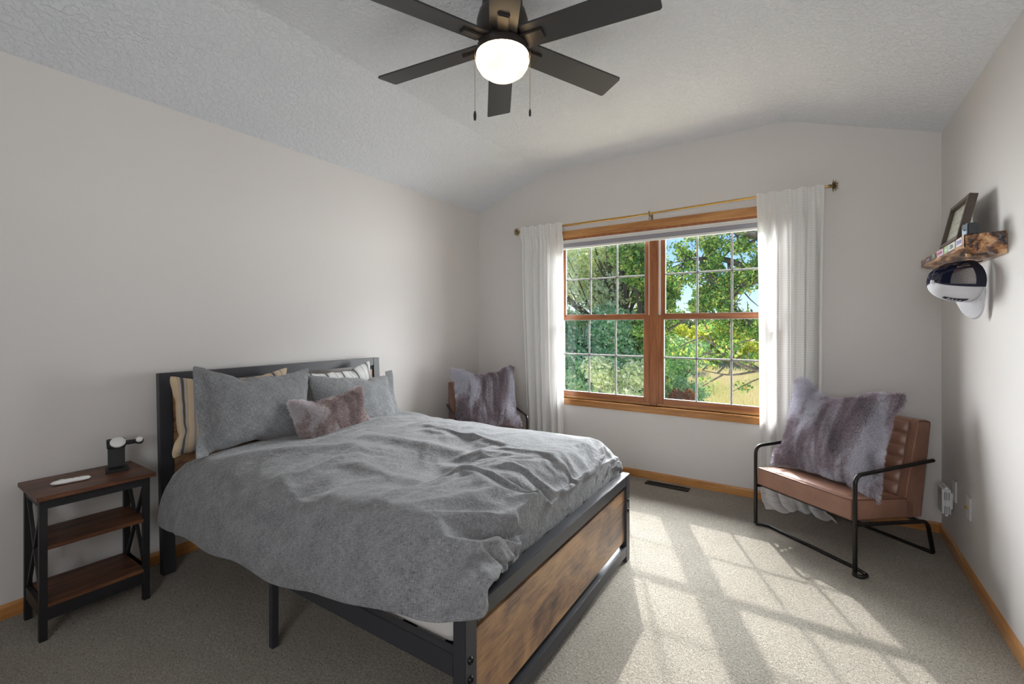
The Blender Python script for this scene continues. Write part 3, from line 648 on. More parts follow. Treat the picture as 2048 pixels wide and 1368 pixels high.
# cloth shapes stored as plain millimetre steps along the grid
def steps(vals, n):
    a = np.array(vals, dtype=np.int64).reshape(n, 3)
    return np.cumsum(a, axis=0) * 0.001
DUVET = [231,-97,338,-2,3,26,-3,3,26,-2,3,26,-2,6,25,-2,8,24,-2,9,24,-2,13,22,-1,16,19,-3,8,24,4,22,7,-1,21,13,-7,13,19,3,21,-5,-3,22,6,-1,23,4,-1,23,3,-2,22,4,-1,23,4,-1,22,2,-1,23,2,-1,23,1,0,22,1,0,23,1,0,23,1,-1,22,1,0,23,1,1,23,1,0,23,1,0,22,1,1,23,1,1,23,1,1,23,1,1,23,1,1,23,2,1,22,1,1,23,3,1,23,2,1,23,4,2,22,3,2,23,3,2,22,2,2,23,1,3,22,1,2,23,1,1,23,2,2,22,2,1,22,8,5,21,-8,0,23,-1,2,23,-2,1,23,-1,1,23,0,0,23,1,1,23,1,0,23,2,0,23,0,1,22,-2,1,23,-4,2,22,-3,1,23,-2,1,22,-2,1,23,-1,0,23,-2,1,22,1,0,23,3,0,21,8,1,21,-10,0,22,-7,1,22,-4,-1,23,-2,0,23,-2,0,22,3,-1,19,-14,-1,20,-10,-2,19,-12,0,18,-15,-1,15,-16,-1,14,-18,-1,13,-19,-1,10,-20,-1,9,-21,-1,8,-22,-1,4,-22,-1,3,-23,-1,3,-22,-1,3,-23,-1,0,-23,-1,-1,-23,25,-1635,12,-2,3,26,-2,2,26,-3,3,26,-2,6,25,-2,7,25,-2,10,25,-2,11,23,-2,12,22,-1,14,21,-2,16,19,-2,20,13,-2,20,14,2,22,-2,-2,22,3,-1,23,3,-1,23,2,-1,22,3,-1,23,3,-1,22,4,-1,23,2,-1,22,3,-1,23,2,0,23,1,0,23,0,0,22,0,0,23,1,0,23,0,1,22,1,0,23,1,1,23,1,1,23,0,1,23,1,1,22,1,1,23,1,1,23,1,1,23,2,1,22,3,2,23,3,1,22,4,2,23,4,1,22,3,2,23,3,2,22,3,2,23,1,2,23,1,3,22,1,1,23,1,0,22,5,4,22,-6,1,23,-1,2,23,-2,1,23,-3,1,23,-1,1,23,-1,0,23,1,1,23,2,0,22,0,0,23,-1,2,22,-4,2,23,-4,1,22,-4,1,23,-2,1,22,-1,0,23,-1,0,23,2,1,21,9,-1,22,-5,1,21,-9,1,22,-6,0,23,-4,-1,23,-1,0,22,1,-1,19,-13,-1,20,-10,-1,20,-11,-1,18,-15,-1,14,-17,-1,15,-17,-1,12,-20,0,10,-20,-1,10,-21,-1,7,-21,-1,4,-22,-1,3,-23,-1,3,-23,-1,3,-22,-1,0,-23,-1,0,-23,25,-1636,9,-3,3,26,-2,3,26,-2,3,27,-2,4,26,-2,9,24,-3,10,24,-1,10,24,-2,13,22,-2,14,21,-2,16,19,-2,18,17,-2,20,14,-2,22,8,-1,23,3,0,23,2,-1,22,1,0,23,1,0,23,0,-1,22,1,-1,23,2,-1,23,3,-1,22,3,0,23,3,0,22,1,0,23,0,0,23,0,1,23,-1,0,22,0,1,23,0,0,23,0,1,23,1,1,22,0,1,23,1,1,23,1,1,23,1,2,23,1,1,22,1,1,23,1,1,23,3,2,22,4,2,22,5,1,22,5,2,23,5,2,22,4,1,22,4,2,23,2,2,23,1,2,23,0,1,23,1,1,23,-2,2,23,-2,1,22,-3,2,23,-3,1,23,-2,1,23,-1,1,23,0,0,23,0,0,22,1,1,23,0,1,22,-5,2,22,-4,2,23,-5,1,22,-3,0,23,-1,1,23,0,-1,22,3,0,22,5,2,20,-11,0,22,-7,0,23,-4,0,22,-3,-1,23,1,-1,19,-13,-1,21,-9,-1,20,-10,-1,15,-17,-1,17,-15,0,13,-19,-1,12,-19,-1,11,-20,-1,9,-21,-1,8,-22,-1,4,-22,-1,3,-22,0,3,-23,-1,3,-23,-1,0,-22,-1,0,-23,24,-1636,7,-2,3,27,-2,3,26,-3,3,26,-2,4,26,-2,10,24,-2,7,25,-2,15,21,-2,14,21,-2,14,21,-1,14,22,-2,18,16,-2,19,15,-2,21,12,-2,23,7,-1,23,3,0,22,0,0,23,0,0,23,0,-1,22,1,0,23,0,-1,23,2,-1,22,2,-1,23,3,0,22,3,0,23,2,0,23,0,0,22,0,1,23,-2,1,23,-1,1,23,-1,1,22,0,1,23,0,1,23,1,1,23,1,1,23,0,1,22,1,1,23,1,2,23,1,1,23,2,1,22,1,2,23,3,1,22,4,2,23,5,2,22,5,2,22,6,2,22,5,1,23,4,1,22,2,2,24,1,1,23,-1,1,23,-1,1,22,-2,1,23,-1,1,23,-1,1,23,-2,1,23,0,1,23,-1,0,22,-1,1,23,0,1,23,-2,1,22,-4,2,22,-5,2,22,-5,1,23,-4,1,22,-2,0,23,1,-1,22,6,2,21,-9,0,22,-8,0,22,-6,0,22,-3,0,23,-1,-1,20,-12,-2,22,-5,-1,16,-17,-1,19,-12,0,14,-18,-1,14,-18,-1,12,-19,-1,11,-20,0,9,-20,-1,8,-22,-1,5,-22,-1,2,-23,-1,3,-22,-1,3,-23,-1,0,-23,-1,0,-23,25,-1636,8,-3,3,26,-2,2,26,-3,1,27,-2,7,25,-2,8,25,-2,9,25,-2,16,20,-2,11,23,-2,15,21,-2,19,15,-1,18,17,-2,16,19,-2,22,8,-2,21,12,-1,22,5,0,23,3,-1,23,3,-1,22,2,0,23,-1,0,23,-2,0,22,1,-1,23,1,0,23,2,0,22,1,-1,23,3,0,23,1,0,22,1,1,23,0,1,23,-1,1,23,-1,1,22,-2,1,23,-1,1,23,-1,1,23,1,1,22,0,2,23,1,1,23,1,1,23,1,1,22,1,2,23,2,1,23,2,1,22,1,2,23,3,1,23,3,2,22,4,2,22,5,2,22,6,2,23,5,1,22,3,1,23,3,1,23,0,1,23,-1,2,23,-4,1,23,-3,1,23,-3,0,23,-2,1,22,-1,1,23,-1,0,23,1,1,23,2,1,22,1,1,23,-3,1,22,-4,2,22,-5,2,23,-5,-1,22,1,1,23,-2,-1,23,2,2,19,-12,1,22,-7,0,22,-6,-1,22,-5,-2,23,-2,-1,17,-16,-1,20,-10,0,15,-16,-1,16,-17,-1,15,-17,0,12,-19,-1,11,-20,-1,9,-21,-1,7,-21,0,5,-23,-1,3,-22,-1,3,-23,-1,3,-22,-1,1,-23,-1,-1,-23,24,-1636,8,-3,0,26,-2,1,27,-2,8,25,-3,8,24,-2,9,25,-2,9,25,-2,8,24,-2,18,18,-2,14,21,-1,15,20,-2,21,13,-1,15,19,-2,22,9,-2,20,14,-1,23,1,-1,22,3,-1,23,5,0,22,5,-1,23,2,-1,22,2,0,23,-1,0,23,0,0,23,0,0,22,0,0,23,1,0,23,1,0,22,1,0,23,1,1,23,1,1,22,-1,1,23,-1,1,23,-2,1,23,-1,2,22,-1,1,23,0,1,23,0,1,23,1,2,22,1,1,23,1,1,23,1,2,23,2,1,22,2,1,23,2,2,22,1,1,23,2,2,23,3,1,22,4,2,23,4,1,22,4,2,23,5,2,22,3,1,23,2,1,23,0,1,23,-3,1,23,-3,0,23,
-2,1,22,-2,1,23,-2,1,23,0,1,22,-1,0,23,0,1,23,1,1,22,-1,1,23,-1,1,23,-4,1,22,-5,0,23,2,0,22,-1,1,21,-10,1,22,-8,0,22,-6,-2,22,-2,0,18,-15,-1,21,-8,0,17,-15,-1,17,-15,-1,17,-15,0,13,-19,-1,13,-19,-1,11,-19,0,9,-21,-1,7,-22,-1,5,-22,-1,3,-23,-1,3,-22,0,3,-23,-1,1,-22,-1,0,-23,23,-1636,9,-2,0,26,-3,0,27,-2,5,26,-2,9,24,-2,11,24,-3,5,25,-2,16,20,-1,14,21,-2,11,24,-2,19,15,-1,19,15,-2,17,19,-2,22,9,-2,19,15,0,23,0,-1,22,3,-1,23,4,-1,22,4,-1,23,4,0,22,4,-1,23,2,0,23,1,0,22,0,0,23,-1,0,23,0,0,22,0,1,23,0,0,23,0,1,23,0,0,22,1,1,23,0,1,23,0,1,23,-1,2,22,-2,1,23,-1,1,23,0,2,22,-1,1,23,1,1,23,1,2,23,1,1,22,2,1,23,1,2,23,2,1,22,2,2,23,2,1,23,1,1,22,2,2,23,2,1,23,2,1,22,3,2,23,3,1,23,3,2,22,2,1,23,1,1,23,0,1,23,-3,0,22,-5,1,22,-4,1,23,-2,0,23,-2,1,23,0,1,22,0,1,23,2,1,23,1,1,22,1,1,23,1,0,23,-1,0,23,-3,1,22,-5,1,21,-10,-1,22,-3,0,19,-14,-1,22,-7,-1,17,-15,0,19,-13,-1,18,-13,0,15,-18,-1,14,-17,0,13,-19,-1,10,-20,-1,10,-21,-1,7,-21,0,5,-22,-1,3,-23,-1,3,-22,-1,3,-23,-1,1,-23,0,0,-23,23,-1637,12,-3,4,26,-3,2,26,-2,0,26,-2,11,23,-2,7,26,-3,12,22,-2,8,25,-1,17,18,-2,14,21,-2,13,22,-1,21,12,-1,20,14,-3,17,18,-1,22,9,-1,22,0,-1,23,5,-1,22,5,-1,23,6,0,22,2,-1,23,1,0,23,1,0,22,2,-1,23,2,0,23,0,1,23,0,0,22,-2,0,23,-2,1,23,-1,0,22,0,1,23,0,1,23,2,1,23,1,1,22,1,1,23,0,1,23,0,1,23,-2,2,22,-1,1,23,-1,2,23,1,1,22,1,1,23,1,2,23,2,1,22,2,2,23,1,1,23,2,1,22,1,2,23,2,1,23,1,1,22,2,2,23,2,1,23,1,1,23,0,1,22,1,1,23,1,2,23,1,1,22,2,1,23,-2,0,23,-2,1,22,-4,1,23,-4,0,22,-3,1,23,-1,1,23,-1,0,22,1,1,23,1,1,23,1,1,23,2,1,23,1,0,23,-1,0,22,-6,0,20,-11,-1,21,-8,0,18,-14,0,19,-13,-1,19,-12,0,17,-16,-1,16,-16,0,14,-18,-1,12,-19,-1,11,-19,0,9,-21,-1,8,-22,-1,5,-22,-1,3,-22,0,3,-23,-1,3,-22,-1,1,-23,-1,0,-23,23,-1639,16,-2,5,26,-3,2,25,-3,6,26,-2,2,25,-2,13,22,-2,11,23,-2,11,23,-3,9,24,-1,18,17,-2,15,20,-2,15,19,-1,21,12,-2,19,16,-1,22,5,-1,23,7,-1,22,5,-1,23,3,0,23,2,-1,22,-1,0,23,1,0,23,1,-1,22,1,0,23,2,0,23,2,0,22,2,0,23,0,1,23,-1,0,23,-1,1,22,-2,1,23,-1,0,23,-1,1,23,1,1,22,1,1,23,2,1,23,1,2,22,1,1,23,-1,2,23,-1,1,22,0,1,23,0,2,23,1,1,23,2,2,22,1,1,23,2,1,22,1,2,23,2,1,23,1,2,22,1,1,23,1,1,23,1,1,23,2,1,22,1,2,23,1,1,23,1,1,22,-3,1,23,-2,0,23,-1,2,22,0,1,23,-1,0,23,-3,1,22,-3,0,23,-2,1,22,-2,1,23,-1,0,23,0,1,23,1,1,23,1,1,22,2,0,23,2,0,24,-1,0,21,-8,0,19,-13,-1,19,-13,0,20,-12,0,16,-15,-1,18,-15,0,16,-16,-1,14,-18,-1,12,-19,0,11,-20,-1,9,-21,-1,8,-21,0,5,-22,-1,2,-23,-1,3,-22,-1,4,-23,0,1,-22,-1,0,-23,21,-1646,21,-2,7,25,-2,7,24,-2,6,25,-3,6,25,-3,3,26,-1,15,20,-2,11,23,-2,12,22,-2,12,22,-2,17,19,-2,17,17,-1,19,16,-2,21,12,-1,22,8,-1,23,4,0,23,1,-1,23,1,-1,23,1,0,22,0,0,23,1,-1,23,0,0,23,1,0,22,1,0,23,1,0,23,2,0,22,3,1,23,1,0,23,1,0,22,0,1,23,-1,1,23,0,1,23,-1,1,22,0,1,23,0,1,23,1,1,22,1,2,23,1,1,23,0,1,22,0,2,23,0,1,23,1,2,22,1,1,23,1,1,23,1,2,22,2,1,23,1,2,23,1,1,22,1,1,23,1,2,23,1,1,22,0,1,23,1,1,23,1,1,23,1,1,22,1,1,23,0,1,23,-3,1,22,-4,1,22,-3,1,23,-2,0,23,-2,1,22,-2,0,23,-2,1,23,-1,1,22,-1,0,23,0,1,23,1,0,23,0,1,23,2,1,23,1,-1,23,-3,-1,21,-10,0,19,-14,0,17,-15,0,17,-15,-1,16,-15,0,16,-17,-1,14,-17,0,13,-19,-1,11,-20,-1,9,-21,0,8,-21,-1,5,-22,-1,4,-23,0,2,-22,-1,3,-23,-1,1,-23,-1,0,-23,17,-1660,28,-2,8,24,-1,8,25,-2,8,24,-1,8,24,-2,9,24,-2,11,23,-1,12,22,-2,14,21,-2,14,21,-1,16,19,-2,18,17,-1,20,15,-1,21,13,-2,22,8,-2,23,5,0,23,1,-1,23,0,0,23,1,0,22,-1,-1,23,0,0,23,0,0,22,1,-1,23,1,0,23,0,0,23,1,1,22,0,0,23,1,0,23,1,1,22,1,1,23,0,0,23,0,1,22,-1,1,23,0,2,23,0,1,22,1,1,23,2,1,23,1,2,22,1,1,23,1,1,23,1,2,22,1,1,23,1,1,23,1,2,22,2,1,23,1,1,23,1,2,22,1,1,23,1,2,23,1,1,22,1,1,23,1,1,23,0,1,23,0,1,22,0,1,23,0,1,23,0,1,22,1,1,23,-2,1,23,-2,0,22,-3,1,22,-4,1,23,-3,1,23,-3,0,22,-2,1,23,-2,1,23,-1,0,22,-1,0,23,0,1,23,0,0,23,0,1,23,0,0,23,-4,-2,21,-11,0,17,-15,0,16,-17,0,15,-17,-1,15,-17,0,14,-18,-1,13,-19,0,11,-20,-1,9,-20,-1,7,-22,-1,6,-22,0,2,-22,-1,3,-23,-1,4,-22,0,1,-23,-1,0,-23,14,-1651,25,-2,8,24,-1,8,24,-2,8,24,0,7,25,-1,8,24,-1,6,25,-2,14,20,-2,13,22,-1,14,21,-2,15,20,-1,19,15,-2,19,15,-1,20,12,-2,22,10,-1,22,6,-1,23,3,0,23,2,-1,23,1,0,22,-1,0,23,-1,0,23,0,-1,22,1,0,23,
0,0,23,0,0,23,1,0,22,0,1,23,-1,0,23,0,1,22,0,0,23,0,1,23,1,1,22,1,1,23,1,1,23,0,1,22,1,1,23,2,2,23,0,1,22,1,1,23,1,2,23,1,1,22,2,1,23,2,2,22,1,1,23,2,1,23,2,2,22,1,1,23,2,1,23,0,2,23,2,1,22,1,1,23,1,1,23,1,1,22,0,1,23,0,1,23,-3,1,22,-2,1,23,-2,1,22,-1,1,23,0,1,23,-1,0,22,-3,1,23,-4,1,22,-3,1,23,-3,0,22,-2,1,23,-2,0,23,-1,1,23,-2,0,22,-2,0,23,-2,0,23,-2,0,23,-2,0,22,-6,-1,19,-12,0,17,-16,0,14,-18,-1,14,-19,0,13,-18,-1,12,-19,0,11,-20,-1,9,-21,0,8,-21,-1,6,-22,-1,3,-23,0,3,-22,-1,3,-23,-1,1,-23,0,0,-22,13,-1644,21,-2,7,25,-1,7,24,-1,4,26,-1,4,25,-1,8,24,-1,14,21,-2,11,23,-1,13,21,-2,10,24,-2,20,13,-1,18,17,-1,17,18,-2,21,9,-1,22,11,-1,21,10,-1,22,6,-1,23,3,0,23,1,-1,22,-1,0,23,-2,0,23,-1,0,22,0,0,23,0,0,23,1,0,22,0,0,23,-1,1,23,0,0,23,0,1,22,-1,0,23,0,1,23,0,1,22,0,1,23,0,1,22,2,1,23,2,1,23,2,1,22,1,2,23,1,1,23,1,1,22,2,1,23,2,1,22,2,2,23,2,1,23,2,1,22,2,1,23,3,1,23,2,2,23,1,1,22,1,1,23,1,1,23,2,1,23,1,1,22,0,1,23,-2,2,23,-2,1,22,-3,1,23,-3,1,22,-3,1,23,-2,1,22,-3,1,23,-3,1,22,-3,0,23,-4,1,22,-3,0,23,-3,1,22,-3,0,23,-2,0,23,-3,0,22,-2,1,23,-1,0,23,-1,0,22,0,0,22,-8,0,20,-10,-1,19,-13,0,16,-17,0,13,-18,-1,12,-20,0,12,-19,-1,10,-20,0,9,-21,-1,8,-22,-1,6,-22,0,2,-22,-1,3,-23,-1,3,-22,0,2,-23,-1,0,-23,13,-1640,19,-1,6,25,-1,4,25,-1,2,26,-2,9,24,-1,9,23,-1,9,24,-1,13,22,-2,8,24,-2,19,15,-1,16,19,-2,15,20,-1,21,11,-1,20,14,-1,21,10,-1,22,9,-2,22,9,-1,22,5,0,23,3,-1,23,-1,1,22,-2,0,23,-2,0,22,-1,-1,23,-1,1,23,0,0,22,0,0,23,0,0,23,-1,1,22,0,0,23,-1,1,23,0,1,22,-1,0,23,0,1,23,0,1,22,4,1,23,4,1,22,3,1,23,3,1,22,2,1,23,2,0,23,3,2,22,1,2,23,0,2,23,0,1,22,2,1,23,2,1,23,2,1,22,2,1,23,2,1,23,2,1,23,2,1,23,2,1,23,2,1,23,1,1,22,-1,1,23,-3,2,23,-3,1,22,-4,2,22,-4,1,23,-5,1,22,-5,1,22,-4,1,22,-5,1,23,-3,0,22,-4,1,23,-3,0,23,-2,0,22,-3,1,23,-2,0,23,-2,0,22,-1,0,23,2,0,21,-9,0,22,-5,0,21,-9,-1,17,-15,0,19,-12,0,14,-18,-1,13,-19,0,11,-20,0,10,-21,-1,9,-21,-1,7,-21,0,5,-22,-1,3,-23,-1,3,-22,0,3,-23,-1,2,-23,0,0,-22,13,-1638,15,-2,5,26,-1,1,26,-1,5,25,-1,8,24,-1,8,25,-1,12,22,-2,6,25,-2,17,17,-2,15,21,-1,14,20,-1,19,15,-1,19,15,-2,20,13,-1,22,10,-1,22,9,-1,22,8,-1,22,8,-1,22,6,0,23,1,0,22,-2,0,23,-3,0,22,-3,0,23,-1,0,23,-1,0,22,0,1,23,-1,0,23,0,1,22,-1,0,23,-1,1,23,0,0,22,-1,1,23,0,1,23,0,1,23,0,0,22,2,1,23,2,0,23,2,1,22,2,1,23,3,2,22,5,1,22,6,2,22,4,1,23,3,1,23,3,0,22,3,1,23,2,1,23,2,1,23,3,1,22,1,1,23,2,2,23,2,1,23,2,0,24,1,2,23,-3,2,22,-5,2,22,-6,1,22,-6,2,22,-5,1,23,-5,1,22,-5,1,23,-4,1,22,-3,1,23,-4,0,22,-3,1,23,-3,0,22,-3,0,23,-2,1,23,-1,0,22,-2,0,23,-2,0,22,-5,0,23,-2,0,19,-12,0,22,-5,-1,16,-17,0,17,-14,0,19,-13,0,12,-19,-1,11,-19,0,11,-21,-1,8,-21,0,7,-21,-1,5,-23,0,3,-22,-1,3,-23,-1,3,-22,0,2,-23,-1,1,-23,13,-1638,12,-1,4,26,-1,1,26,-1,7,25,-1,6,25,-1,10,24,-2,4,26,-2,16,18,-2,14,22,-1,12,22,-1,18,17,-2,18,17,-1,18,16,-1,21,11,-1,22,11,-1,21,9,-1,23,6,-1,22,9,-1,21,8,-1,23,4,0,23,0,0,22,-3,0,22,-3,1,23,-3,0,23,-2,0,22,-1,0,23,-1,1,23,0,0,22,-1,1,23,0,0,23,-1,1,22,-1,1,23,0,1,23,0,0,23,1,1,22,2,0,23,2,1,22,3,0,23,3,2,23,0,1,22,1,0,23,2,1,23,2,0,22,2,1,23,2,1,23,2,1,23,2,1,22,3,1,23,2,1,22,3,2,23,4,2,23,3,2,22,3,1,23,1,1,23,-2,2,23,0,2,22,-2,1,23,-4,1,22,-4,1,23,-4,1,22,-5,1,22,-5,1,22,-4,1,23,-4,1,22,-4,1,23,-3,0,22,-4,1,23,-4,0,22,-3,0,23,-3,0,22,-4,0,22,-3,0,23,-1,0,19,-13,-1,20,-11,0,21,-7,0,13,-19,-1,16,-16,1,19,-13,0,8,-21,-1,11,-20,0,9,-20,-1,7,-22,0,6,-22,-1,2,-23,0,3,-22,-1,3,-23,-1,2,-23,0,0,-22,13,-1636,8,-1,3,26,-1,1,26,-1,7,26,-1,7,25,-2,3,26,-2,15,20,-2,12,23,-1,11,23,-2,17,18,-1,17,19,-1,16,19,-1,20,13,-1,21,13,-1,20,12,-2,23,5,-1,22,7,-1,22,9,0,21,9,-1,22,6,-1,23,3,0,22,0,0,23,-4,1,22,-4,0,23,-3,1,22,-2,0,23,-1,0,22,-1,1,23,-1,0,23,0,1,23,0,1,22,0,0,23,0,1,23,1,0,22,3,0,23,2,1,22,3,0,23,4,0,22,3,1,23,2,0,23,2,1,23,1,1,22,1,2,23,0,1,23,0,1,23,0,1,23,0,1,22,-2,1,23,3,2,22,2,1,23,4,2,22,3,0,23,-2,1,23,-2,2,22,0,1,23,0,3,22,1,2,23,-1,1,23,-1,1,22,-1,1,23,-3,1,23,-2,1,22,-4,0,22,-4,1,23,-3,1,22,-4,0,23,-4,1,22,-4,1,22,-6,0,22,-6,0,22,-4,0,23,-4,0,22,-5,0,22,-4,0,17,-15,0,21,-9,-1,17,-15,0,13,-19,-1,14,-18,1,17,-14,0,6,-22,-1,9,-21,0,8,
-21,-1,6,-22,0,2,-23,-1,3,-22,0,3,-23,-1,2,-22,-1,1,-23,14,-1637,5,-1,3,26,-1,2,27,-2,5,26,-1,3,26,-2,13,22,-2,10,24,-1,9,24,-2,16,20,-1,16,20,-1,14,21,-2,20,14,-1,20,14,-1,18,16,-1,23,7,-1,22,7,-2,22,6,0,22,8,-1,22,9,0,21,8,-1,22,6,-1,23,3,0,22,-1,1,22,-5,1,23,-4,0,22,-4,1,23,-1,0,22,-1,0,23,0,1,23,0,0,23,1,1,22,1,-1,22,5,0,23,3,0,23,2,1,22,2,0,23,2,1,23,1,1,22,1,1,23,0,1,23,-1,1,23,-2,0,23,-2,1,22,-1,1,23,0,2,23,1,1,23,1,1,22,6,1,22,3,2,23,0,2,23,0,-1,22,-4,1,23,0,2,23,-1,2,22,5,1,22,-4,1,22,-3,2,23,0,2,23,0,1,22,-1,2,23,-1,1,23,0,1,22,0,1,23,-2,0,23,-3,1,22,-4,0,22,-4,1,23,-4,1,22,-4,0,23,-4,0,22,-4,0,22,-5,0,22,-5,0,21,-10,0,20,-11,0,17,-14,-1,19,-12,0,13,-19,0,14,-18,0,12,-19,0,16,-16,0,4,-23,0,8,-21,-1,5,-22,-1,4,-22,0,2,-23,-1,3,-22,0,2,-23,-1,0,-23,14,-1636,2,-2,3,27,-1,3,26,-1,0,27,-2,10,24,-2,8,25,-1,10,25,-2,11,23,-1,15,21,-2,14,22,-1,19,15,-1,19,15,-1,17,19,-2,22,8,-1,22,9,-1,22,8,-1,22,6,-1,23,7,-1,21,9,0,22,8,0,21,8,-1,22,6,0,22,2,0,23,-2,0,22,-4,1,22,-5,1,23,-3,-1,22,3,0,23,1,1,23,0,0,22,1,1,23,0,0,23,0,0,22,-1,0,23,-3,0,23,1,1,22,3,0,23,-1,1,22,1,1,23,-1,1,23,-1,1,23,0,1,23,0,2,22,2,1,23,1,1,23,2,1,22,6,1,22,0,0,23,-5,1,23,-2,1,22,0,2,23,0,1,23,0,2,22,1,1,23,1,2,22,5,1,23,1,2,21,-7,2,23,-2,1,22,-1,1,23,-1,1,22,-1,2,23,0,1,23,-1,0,22,-3,1,23,-1,0,22,-7,1,22,-5,0,22,-4,0,23,-4,1,22,-2,0,23,-2,0,22,-5,0,21,-8,0,21,-11,0,18,-13,0,17,-15,0,16,-16,-1,13,-19,0,12,-19,0,11,-20,0,13,-18,0,2,-23,0,7,-22,-1,2,-22,0,4,-23,-1,2,-22,0,2,-23,-1,0,-23,13,-1635,0,-1,2,27,-1,0,27,-2,6,26,-1,9,25,-2,6,25,-1,11,24,-2,11,24,-1,13,22,-2,15,21,-1,18,18,-1,19,15,-2,18,17,-1,23,6,-1,22,8,-2,22,7,-1,23,7,-1,22,7,0,22,8,-1,21,7,0,22,8,0,21,8,-1,21,7,0,23,1,0,23,-2,1,22,-6,1,22,-5,0,22,-2,0,23,-3,-1,23,-1,0,22,-2,0,23,-1,1,23,0,0,23,0,0,22,1,1,23,1,1,23,1,1,22,6,0,22,-1,1,23,1,1,23,1,1,23,1,1,22,4,1,23,2,2,22,0,1,23,0,0,22,-6,1,23,-1,2,23,1,0,22,3,2,23,-2,1,23,0,2,22,-1,1,23,0,1,23,0,2,22,0,1,23,3,2,22,6,2,21,-9,2,22,-2,1,23,-1,1,22,-2,1,23,-2,0,23,-3,1,22,-2,0,23,-3,2,22,0,0,22,-7,0,23,-1,1,22,-7,0,22,-4,0,22,-3,1,23,-2,0,21,-9,0,21,-7,0,17,-15,0,18,-14,-1,15,-17,0,15,-17,0,12,-20,0,11,-20,-1,8,-21,1,12,-19,0,1,-23,-1,4,-22,0,2,-23,-1,3,-22,0,2,-23,-1,0,-22,13,-1635,-2,-1,0,27,-1,3,27,-2,8,25,-2,5,26,-1,11,24,-2,8,26,-1,14,21,-2,13,23,-1,11,23,-1,19,17,-2,18,17,-1,19,16,-2,22,6,-1,23,7,-1,22,6,-1,22,8,-1,22,7,-1,22,7,-1,22,6,0,22,8,0,21,8,0,21,8,0,22,5,-1,23,1,0,23,-2,0,22,-3,0,23,-4,1,22,-3,0,23,-4,0,22,-4,1,22,-4,0,23,-2,1,23,0,0,22,0,1,23,2,0,23,3,1,22,3,0,22,8,1,23,1,1,22,1,1,23,0,1,23,-1,0,22,-6,2,23,-1,1,23,-1,2,23,1,1,22,1,1,22,6,1,23,-4,2,23,0,1,22,0,1,23,0,2,23,-1,1,23,0,1,22,0,1,23,0,1,23,2,2,21,7,3,21,-10,1,22,-2,1,23,-3,1,22,-4,1,23,-3,0,22,-2,1,23,-3,0,22,-3,1,23,0,0,22,-5,1,23,0,1,21,-7,0,23,-1,0,21,-8,0,22,-6,0,22,-7,0,17,-15,0,17,-14,0,15,-17,0,14,-18,0,14,-18,-1,10,-21,0,10,-20,0,7,-22,0,9,-20,0,0,-23,0,2,-22,-1,3,-23,0,2,-23,-1,0,-22,13,-1635,-2,-1,0,27,-2,5,26,-1,4,27,-2,11,24,-2,8,25,-1,8,25,-2,16,21,-1,12,23,-1,11,24,-2,20,13,-2,19,16,-1,15,20,-1,22,9,-1,22,8,-1,23,5,-1,22,8,-2,22,9,0,22,3,-1,23,5,0,22,6,-1,21,7,0,21,8,0,22,7,0,22,3,0,23,-2,0,22,-5,0,22,-5,0,23,-4,1,22,-3,0,23,-3,0,22,-2,1,23,-1,0,23,0,1,23,1,-1,21,6,1,23,4,1,23,3,0,22,-4,1,23,1,1,23,0,1,22,0,1,23,0,1,23,3,1,22,-6,2,23,1,2,23,0,0,22,7,1,22,-4,2,23,1,1,22,0,2,23,0,1,23,0,2,23,0,1,22,-1,1,23,1,1,22,0,1,23,1,1,23,-1,2,21,7,3,20,-11,1,23,-4,1,22,-3,0,23,-2,1,23,-3,0,22,-4,1,22,-4,0,23,-4,1,22,1,0,23,-4,1,23,0,0,21,-6,0,23,-2,0,21,-8,1,20,-10,0,18,-14,0,17,-16,0,15,-16,0,15,-18,-1,12,-19,0,13,-19,0,8,-21,0,9,-21,0,4,-22,0,8,-22,0,-1,-22,-1,2,-23,0,2,-22,-1,0,-23,13,-1635,0,-2,0,27,-1,3,26,-2,7,26,-1,10,24,-2,5,26,-2,15,22,-1,13,22,-2,7,25,-1,17,19,-2,20,14,-2,13,22,0,21,14,-2,22,6,-1,21,11,-1,22,9,-1,21,11,-1,23,3,-1,22,6,0,23,3,-1,21,7,0,23,2,-1,21,7,1,22,8,0,22,5,-1,22,3,0,23,-3,0,22,-6,1,22,-4,0,23,-5,1,22,-3,0,23,-2,0,22,-1,1,23,-1,0,22,6,0,23,-1,0,23,0,0,22,0,1,22,6,1,23,3,1,23,0,0,22,4,2,23,-1,2,22,-6,1,23,-4,2,23,1,1,22,6,1,22,-4,1,23,2,2,23,3,1,22,
